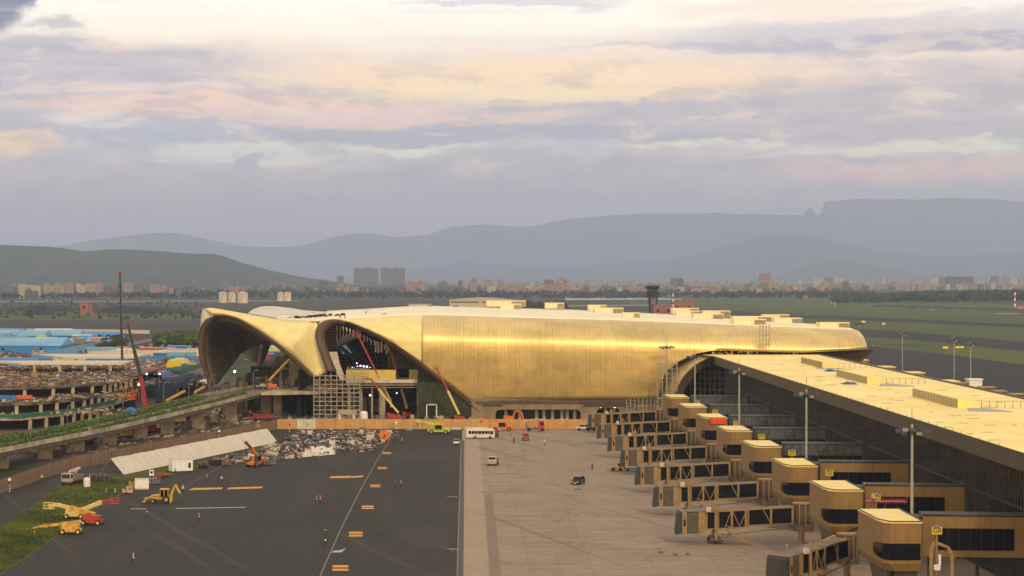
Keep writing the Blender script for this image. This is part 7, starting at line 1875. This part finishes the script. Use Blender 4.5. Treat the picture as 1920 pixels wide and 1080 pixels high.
mound([(155, 588), (180, 577), (230, 574), (290, 575), (340, 580), (360, 588)], 2700, 50, BLKM, 'long low dark mound right of the red brown block', 4)
mound([(-20, 580), (60, 572), (120, 573), (160, 580)], 3000, 50, BLKM, 'long dark bank at the far left field', 5)
# control tower and red airfield buildings
BRK = mat('red_brown_wall', (.30, .11, .085), rough=.85, var=.15, scale=.05); CTD = mat('tower_dark', (.035, .028, .03), rough=.6, var=.2)
D = 2300.0; s = D / F; ct = thing('control_tower', 'dark control tower flaring outward to a wide glazed cab', 'control tower', (PX(1224, D), D, 0))
b = MB(); q = [(7, 0), (7, 22), (9, 28), (15, 44)]; 
def sq(b, prof_, n=8):
    b.lathe([(r_ * s, z) for r_, z in prof_], n=n)
zc = lambda y: H - (y - VY) * D / F
b = MB(); sq(b, [(9.5, 0), (8, zc(572)), (10, zc(558)), (14, zc(548))]); b.build('shaft', CTD, ct)
b = MB(); b.box(-4.2 * s, 4.2 * s, -9 * s, -7 * s, 0, zc(557)); b.build('front_panel', mat('tower_panel', (.16, .13, .12), var=.1), ct)
b = MB(); sq(b, [(14, zc(548)), (14.5, zc(547)), (12, zc(546)), (11.5, zc(543)), (13.5, zc(537))]); b.build('cab', M['glass'], ct)
b = MB(); sq(b, [(13.8, zc(537)), (13.8, zc(535.5)), (5, zc(535))]); b.box(-.3, .3, -.3, .3, zc(535), zc(531)); b.build('cab_roof', CTD, ct)
def redb(px0, px1, yt, lb, D=2280, name='airfield_building', win=True, m=BRK):
    x0, x1 = PX(px0, D), PX(px1, D); t = thing(name, lb, 'building', ((x0 + x1) / 2, D, 0)); w = (x1 - x0) / 2; z = H - (yt - VY) * D / F
    b = MB(); b.box(-w, w, 0, 25, 0, z); b.build('wall', m, t); b = MB(); b.box(-w - .3, w + .3, -.3, 25.3, z, z + .6); b.build('roof', FR, t)
    if win:
        b = MB(); n = max(1, int(w * 2 / 7))
        for i in range(n):
            if (i * 7) % 3 != 1: x = -w + 3 + i * (2 * w - 4) / n; b.box(x, x + 3.2, -.3, .1, z - 8, z - 4.5)
        b.build('window', M['void'], t)
redb(1226, 1262, 572, 'red brown block at the foot of the control tower')
redb(1262, 1302, 566, 'taller red brown block right of the control tower', 2320)
redb(1286, 1302, 562, 'small dark topped stair block at the right end of the red buildings', 2340)
redb(150, 165, 567, 'slim red brown tower block on the left field', 2500, 'tower_block')
redb(164, 175, 586, 'low red brown annex beside the slim tower block', 2480)
redb(148, 178, 597, 'pink brown low wall building before the slim tower block', 2380, win=False)
t = thing('striped_mast', 'red and white striped mast beside the red airfield block', 'mast', W(1262, 590, 2260)); t.location.z = 0
for k in range(8): b = MB(); b.box(-.6 * s * 1.6, .6 * s * 1.6, -1, 1, zc(590 - 5 * k) if k else 0, zc(585 - 5 * k)); b.build('band', (RED, WHT)[k % 2], t)
t = thing('striped_mast', 'red and white striped mast near the right frame edge', 'mast', G(1903, 580)); D = t.location.y
for k in range(6): b = MB(); b.box(-.9, .9, -.9, .9, k * 4.2, k * 4.2 + 4.2); b.build('band', (RED, WHT)[k % 2], t)
b = MB(); b.box(4, 13, 0, 5, 0, 5); b.build('base_hut', pm('salmon_hut', (.45, .16, .10)), t)
t = thing('hut', 'small salmon hut on the right airfield', 'hut', G(1518, 560)); b = MB(); b.box(-8, 8, 0, 8, 0, 6); b.build('wall', MATS['salmon_hut'], t); b = MB(); b.box(-4, 4, -.4, 0, 1, 4); b.build('door', M['void'], t)
redb(766, 808, 570, 'white long low shed on the skyline behind the roof centre', 2600, 'low_shed', False, M['offw'])
redb(742, 766, 572, 'dark low shed left of the white one behind the roof', 2600, 'low_shed', False, M['dsteel'])
t = thing('radio_mast', 'thin pale mast behind the terminal roof centre', 'mast', G(783, 560)); b = MB(); b.tube((0, 0, 0), (0, 0, 36), 1.2, .7); b.build('pole', M['steel'], t); b = MB(); b.box(2, 9, 0, 6, 0, 16); b.build('hut', BRK, t)
# blue roofed workers' sheds
SB = [mat('shed_blue', (.025, .20, .50), rough=.6, var=.12, scale=.05), mat('shed_pale_blue', (.16, .36, .55), rough=.6, var=.15, scale=.05), mat('shed_white', (.50, .50, .48), rough=.6, var=.12, scale=.05)]
def shed(px0, px1, yb, yt, dep, mi, lb, shear=0.0):
    D = F * H / (yb - VY); x0, x1 = PX(px0, D), PX(px1, D); w = (x1 - x0) / 2; h = (yb - yt) * D / F * .62; t = thing('shed', lb, 'shed', ((x0 + x1) / 2, D, 0), shear, 'blue sheds of the workers camp')
    b = MB(); b.box(-w, w, 0, dep, 0, h); b.build('wall', SB[mi], t)
    b = MB(); b.add([(-w - .3, -.5, h), (w + .3, -.5, h), (w + .3, dep / 2, h + dep * .10), (-w - .3, dep / 2, h + dep * .10), (-w - .3, dep + .5, h), (w + .3, dep + .5, h)], [(0, 1, 2, 3), (3, 2, 5, 4), (0, 3, 4), (1, 5, 2)]); b.build('roof', SB[(mi + 1) % 2] if mi < 2 else SB[2], t)
    b = MB(); n = max(2, int(w / 9))
    for i in range(n): x = -w + (i + .5) * 2 * w / n; b.box(x - .8, x + .8, -.15, .05, h * .4, h * .75)
    b.build('window', M['void'], t)
for a in ((-30, 113, 662, 640, 45, 0, 'largest bright blue shed at the left frame edge'), (-30, 60, 682, 671, 12, 1, 'low pale blue lean to in front of the largest shed'), (-30, 28, 634, 626, 40, 0, 'blue shed at the left edge behind the largest one'), (30, 80, 635, 627, 40, 0, 'second blue shed behind the largest one'), (84, 146, 633, 627, 40, 0, 'third blue shed behind the largest one'), (150, 222, 634, 628, 30, 1, 'long pale blue shed ending at the tall crane'), (160, 214, 645, 638, 30, 0, 'blue shed with white annex left of the tall crane'), (60, 100, 643, 637, 25, 2, 'white shed between blue roofs'), (102, 135, 646, 640, 25, 2, 'small white shed right of the red roofs'),
          (140, 170, 640, 634, 25, 1, 'small pale blue shed by the dirt track'), (-30, 40, 626, 622, 30, 1, 'thin farthest pale blue shed at the left'), (60, 130, 626, 622, 30, 2, 'thin farthest white shed line'), (-20, 36, 646, 641, 25, 0, 'blue roof strip behind the largest shed')): shed(*a)
for px0, px1, yb, yt, mi, lb in ((65, 95, 681, 672, 0, 'short blue hoarding left of the white topped frame'), (100, 240, 682, 673, 0, 'long blue hoarding across the site behind the tall crane'), (240, 370, 676, 667, 0, 'blue hoarding running toward the first arch'), (-20, 70, 700, 690, 1, 'pale hoarding at the left edge before the open frame')):
    D = F * H / (yb - VY); x0, x1 = PX(px0, D), PX(px1, D); t = thing('blue_hoarding', lb, 'hoarding', ((x0 + x1) / 2, D, 0)); h = (yb - yt) * D / F; k = x0
    while k < x1: b = MB(); b.box(k, min(x1, k + 11.6), D, D + .3, 0, h * rnd.uniform(.92, 1.02)); b.build('sheet', SB[mi] if rnd.random() < .8 else SB[1], t, world=True); k += 12
def wallseg(a, c, h, m, lb, nm='site_wall'):
    p, q = G(*a), G(*c); b = MB(); b.bar(p + Vector((0, 0, h / 2)), q + Vector((0, 0, h / 2)), .5, h); b.bar(p + Vector((0, 0, h + .1)), q + Vector((0, 0, h + .1)), .8, .2); o = b.build(nm, m, None, world=True); tag(o, lb, 'wall')
wallseg((60, 684), (210, 650), 5, SB[1], 'pale blue sheet wall running diagonally beside the dirt track')
wallseg((-20, 712), (60, 690), 4, SB[1], 'lower diagonal blue sheet wall at the left edge')
wallseg((165, 672), (385, 668), 4, M['offw'], 'long whitish wall behind the blue hoarding')
wallseg((-20, 622), (280, 626), 3, M['offw'], 'thin whitish boundary wall behind the blue sheds')
wallseg((100, 688), (160, 685), 5, M['offw'], 'pale site wall stub left of the tall crane')
# stores beyond the hoarding: coloured containers
r = random.Random(4); cols = [BLU, SB[1], WHT, ORG, RED, pm('teal_container', (.03, .22, .20)), YEL, LIM, GRY]; cn = ['blue', 'pale blue', 'white', 'orange', 'red', 'teal', 'yellow', 'lime', 'grey']
cont0 = None
for i in range(46):
    if i < 26: px, yb = r.uniform(185, 365), r.uniform(662, 672)
    elif i < 36: px, yb = r.uniform(0, 230), r.uniform(634, 648)
    else: px, yb = r.uniform(470, 560), r.uniform(655, 676)
    D = F * H / (yb - VY); k = r.randrange(9); w, h = r.uniform(3, 9), r.uniform(2.4, 4.5)
    t = thing('container', f'small {cn[k]} container {"beyond the blue hoarding" if i < 26 else "among the blue sheds" if i < 36 else "seen far through the first arch"}, {["leftmost part", "left part", "middle", "right part", "rightmost part"][int((px - (185 if i < 26 else 0 if i < 36 else 470)) / ((180.1 if i < 26 else 230.1 if i < 36 else 90.1)) * 5)]}', 'container', (PX(px, D), D, 0), r.uniform(-.3, .3), 'small containers and huts around the site')
    b = MB(); b.box(-w, w, 0, 4, 0, h); b.build('body', cols[k], t); b = MB(); b.box(-w - .1, w + .1, -.1, 4.1, h, h + .2); b.build('roof', SB[2], t); b = MB(); b.box(w * .3, w * .3 + 1, -.1, 0, .2, h * .8); b.build('door', GRY, t)
# brown busy ground bits
b = MB(); r = random.Random(12)
for i in range(2600):
    px, yb = r.uniform(-20, 385), r.uniform(650, 735); p = G(px, yb); b.cur = r.randrange(5) if r.random() > .14 else r.randrange(5, 9); s = r.uniform(.5, 2.8)
    b.box(p.x, p.x + s, p.y, p.y + s, 0, s * r.uniform(.2, .9))
o = b.build('debris', SC_ + [BLU, SB[1], WHT, ORG]); tag(o, 'site clutter spread across the brown yard behind the elevated road', kind='stuff')
sheet('site_yard', gp((-60, 790), (-60, 668), (60, 690), (190, 662), (390, 655), (420, 700), (420, 790)), .05, M['dirt'])
# airfield lamps, taxi signs and puddles on the right
b = MB()
for px, yb, c in ((1565, 569, 0), (1566, 573.5, 0), (1560, 567, 0), (1550, 571, 1), (1588, 569, 1), (1522, 576, 1), (1481, 583, 1), (1447, 576, 1), (1379, 569, 1), (1401, 583, 1), (1437, 583, 1), (1514, 593, 1), (1586, 589, 1), (1628, 594, 1), (1656, 577, 2), (1625, 576, 2), (1723, 581, 2), (1794, 581, 2), (1697, 575, 2), (1842, 593, 2), (1638, 649, 3), (1656, 671, 3), (1849, 618, 3), (1900, 623, 3), (1765, 633, 3)):
    p = G(px, yb); s = p.y / F; sz = 1.1 * s * (1.2 if c < 1 else .8); b.cur = c; b.ball(p + Vector((0, 0, 1.2)), sz, 6)
airl = b
def lampobj(px, yb, m, lb, s_=1.0):
    p = G(px, yb); s = p.y / F; t = thing('airfield_light', lb, 'airfield light', p, 0, 'small airfield lights'); b = MB(); b.box(-.15, .15, -.15, .15, 0, 1); b.build('stake', DRK, t); b = MB(); b.ball((0, 0, 1.2), .75 * s * s_, 6); b.build('lamp_head', m, t)
LY, LG = mat('yellow_glow', (1, .72, .10), emit=1.5), mat('green_glow', (.15, 1, .6), emit=1.2)
WHF = mat('far_white_lamp', (1, .94, .82), emit=1.2, var=.02)
for i, (px, yb) in enumerate([(1565, 569), (1566, 574), (1559, 568)]): lampobj(px, yb, LY, ['upper right', 'lower', 'upper left'][i] + ' yellow approach lamp of the small trio on the airfield')
for i, (px, yb) in enumerate([(1625, 576), (1656, 577), (1697, 575), (1723, 581), (1794, 581), (1481, 583), (1550, 571), (1514, 593), (1586, 589), (1401, 583)]): lampobj(px, yb, WHF, 'white airfield lamp ' + ['at the puddle tip', 'right of the puddle tip', 'above the puddles', 'between two puddles', 'right of the puddles', 'above the clustered roof lights', 'left of the yellow trio', 'above the scaffold side of the roof', 'on the far taxiway edge', 'left above the roof scaffold'][i], .45)
for i, (px, yb) in enumerate([(1637, 651), (1656, 671), (1840, 645), (1899, 622), (610, 1006), (152, 991), (276, 971)]): lampobj(px, yb, LG, 'green ground light ' + ['just right of the gold end', 'on the near taxiway', 'beside the right masts', 'far right on the runway', 'on the faint line left of the orange marks', 'under the yellow boom lift', 'below the backhoe'][i], 1.0 if yb > 900 else .5)
for i, (px, yb) in enumerate([(4, 550), (36, 552), (56, 563), (66, 563), (88, 563), (124, 563), (203, 563), (76, 551), (112, 551), (151, 551), (198, 549), (1560, 552), (1574, 551), (1587, 551), (1600, 551), (684, 560), (1110, 562)]):
    lampobj(px, yb, WHF, 'far white lamp ' + ['at the left frame edge', 'second from the left edge', 'above the dark mound', 'right beside the one above the mound', 'between mound and red brown block', 'left of the red brown block', 'beside the tallest crane', 'below the cream blocks', 'second below the cream blocks', 'third below the cream blocks', 'below the brown block', 'leftmost of four over the right airfield', 'second of four over the right airfield', 'third of four over the right airfield', 'last of four over the right airfield', 'below the twin tower slabs', 'above the mound right end'][i], .55)
WHF = mat('far_white_lamp', (1, .94, .82), emit=1.6, var=.02)
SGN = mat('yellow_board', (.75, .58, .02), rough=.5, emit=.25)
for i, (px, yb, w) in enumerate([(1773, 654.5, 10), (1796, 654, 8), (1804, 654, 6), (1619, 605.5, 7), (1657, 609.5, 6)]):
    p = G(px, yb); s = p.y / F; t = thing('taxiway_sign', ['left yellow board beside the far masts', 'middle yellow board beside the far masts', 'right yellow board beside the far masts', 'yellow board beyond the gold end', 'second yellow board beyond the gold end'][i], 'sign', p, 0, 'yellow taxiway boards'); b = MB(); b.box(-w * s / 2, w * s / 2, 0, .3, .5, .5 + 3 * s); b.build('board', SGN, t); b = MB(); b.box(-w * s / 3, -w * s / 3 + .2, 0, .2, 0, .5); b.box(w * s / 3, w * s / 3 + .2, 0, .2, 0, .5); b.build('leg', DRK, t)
WT = mat('puddle_water', (.25, .27, .3), rough=.03, var=.05); 
for i, (a, c, y) in enumerate(((1622, 1678, 574.5), (1733, 1762, 581.5), (1764, 1795, 581), (1860, 1920, 589), (1320, 1336, 564.5), (1700, 1716, 577))):
    o = sheet('water', gp((a, y), ((a + c) / 2, y - 1.1), (c, y), ((a + c) / 2, y + .9))[::-1], .42, WT); o['label'] = 'thin bright puddle on the airfield grass'
b = MB(); far_w = sheet('water', gp((1060, 559.5), (1230, 559), (1310, 562), (1060, 563)), .45, mat('far_water', (.10, .13, .16), rough=.25))
# things on the far side of the pier
for i, (px, py, w) in enumerate(((1618, 682, 22), (1667, 695, 26), (1718, 706, 34), (1778, 722, 44))):
    D = [770, 705, 650, 595][i]; p = W(px, py, D); X = p.x; s = D / F; z = H - (py - 6 - VY) * s; t = thing('far_gate_tower', ['farthest', 'second farthest', 'third', 'nearest'][i] + ' tan gate tower top peeking over the right pier edge', 'tower', (X, D, 0), 0, 'gate towers on the far side of the pier'); b = MB(); b.prism([(-w * s / 2, 0), (w * s / 2 - 1, 0), (w * s / 2, 1), (w * s / 2, 10), (-w * s / 2, 10)], 3, z); b.build('body', M['twr'], t); b = MB(); b.box(-w * s / 2 - .1, w * s / 2 + .1, -.1, 10.1, z, z + .2); b.build('roof', M['twrroof'], t); b = MB(); b.box(-.6, .6, 2, 3, 0, 3); b.build('support', M['jbdark'], t)
for i, (px, py, D, lb, k) in enumerate(((1826, 720, 560, 'white tank truck standing on the far apron', 0), (1800, 727, 560, 'brown boarding bridge head behind the right pier edge', 1), (1850, 735, 540, 'second brown bridge head behind the right pier edge', 1), (1870, 742, 520, 'third brown bridge head behind the right pier edge', 1), (1908, 748, 500, 'brown bridge head at the right frame edge', 1), (1630, 700, 700, 'yellow tarpaulin box by the far gate towers', 2))):
    p = W(px, py, D); t = thing('tank_truck' if k == 0 else 'bridge_head', lb, ['truck', 'boarding bridge', 'box'][k], (p.x, D, 0)); h = H - (py - 8 - VY) * D / F
    b = MB(); b.box(-1.8, 1.8, -2, 2, 1, h); b.build('body', [WHT, M['jbdark'], YEL][k], t); b = MB(); b.box(-2.1, 2.1, -2.2, 2.2, h, h + .3); b.build('roof', [WHT, M['jbtan'], YEL][k], t); b = MB(); b.box(-.5, .5, -.5, .5, 0, 1); b.build('support', DRK, t)
sheet('far_apron', [(113, 60), (150, 60), (150, 900), (113, 900)], .33, M['roadtan'])

# ---------------------------------------------------------------- labels: twins told apart by their order from the left
_g = {}
for o in COL.objects:
    if o.parent is None and o.get('label') and o.get('category'): _g.setdefault(o['label'], []).append(o)
for lb, os_ in _g.items():
    if len(os_) < 2: continue
    os_.sort(key=lambda o: o.location.x / max(1, o.location.y)); n = len(os_)
    for i, o in enumerate(os_):
        w = ('left one' if i == 0 else 'right one') if n == 2 else (('left one', 'middle one', 'right one')[i] if n == 3 else ('leftmost' if i == 0 else 'rightmost' if i == n - 1 else ('', 'second', 'third', 'fourth', 'fifth', 'sixth', 'seventh', 'eighth')[min(i, 7)] + ' from left'))
        o['label'] = lb + ', ' + w
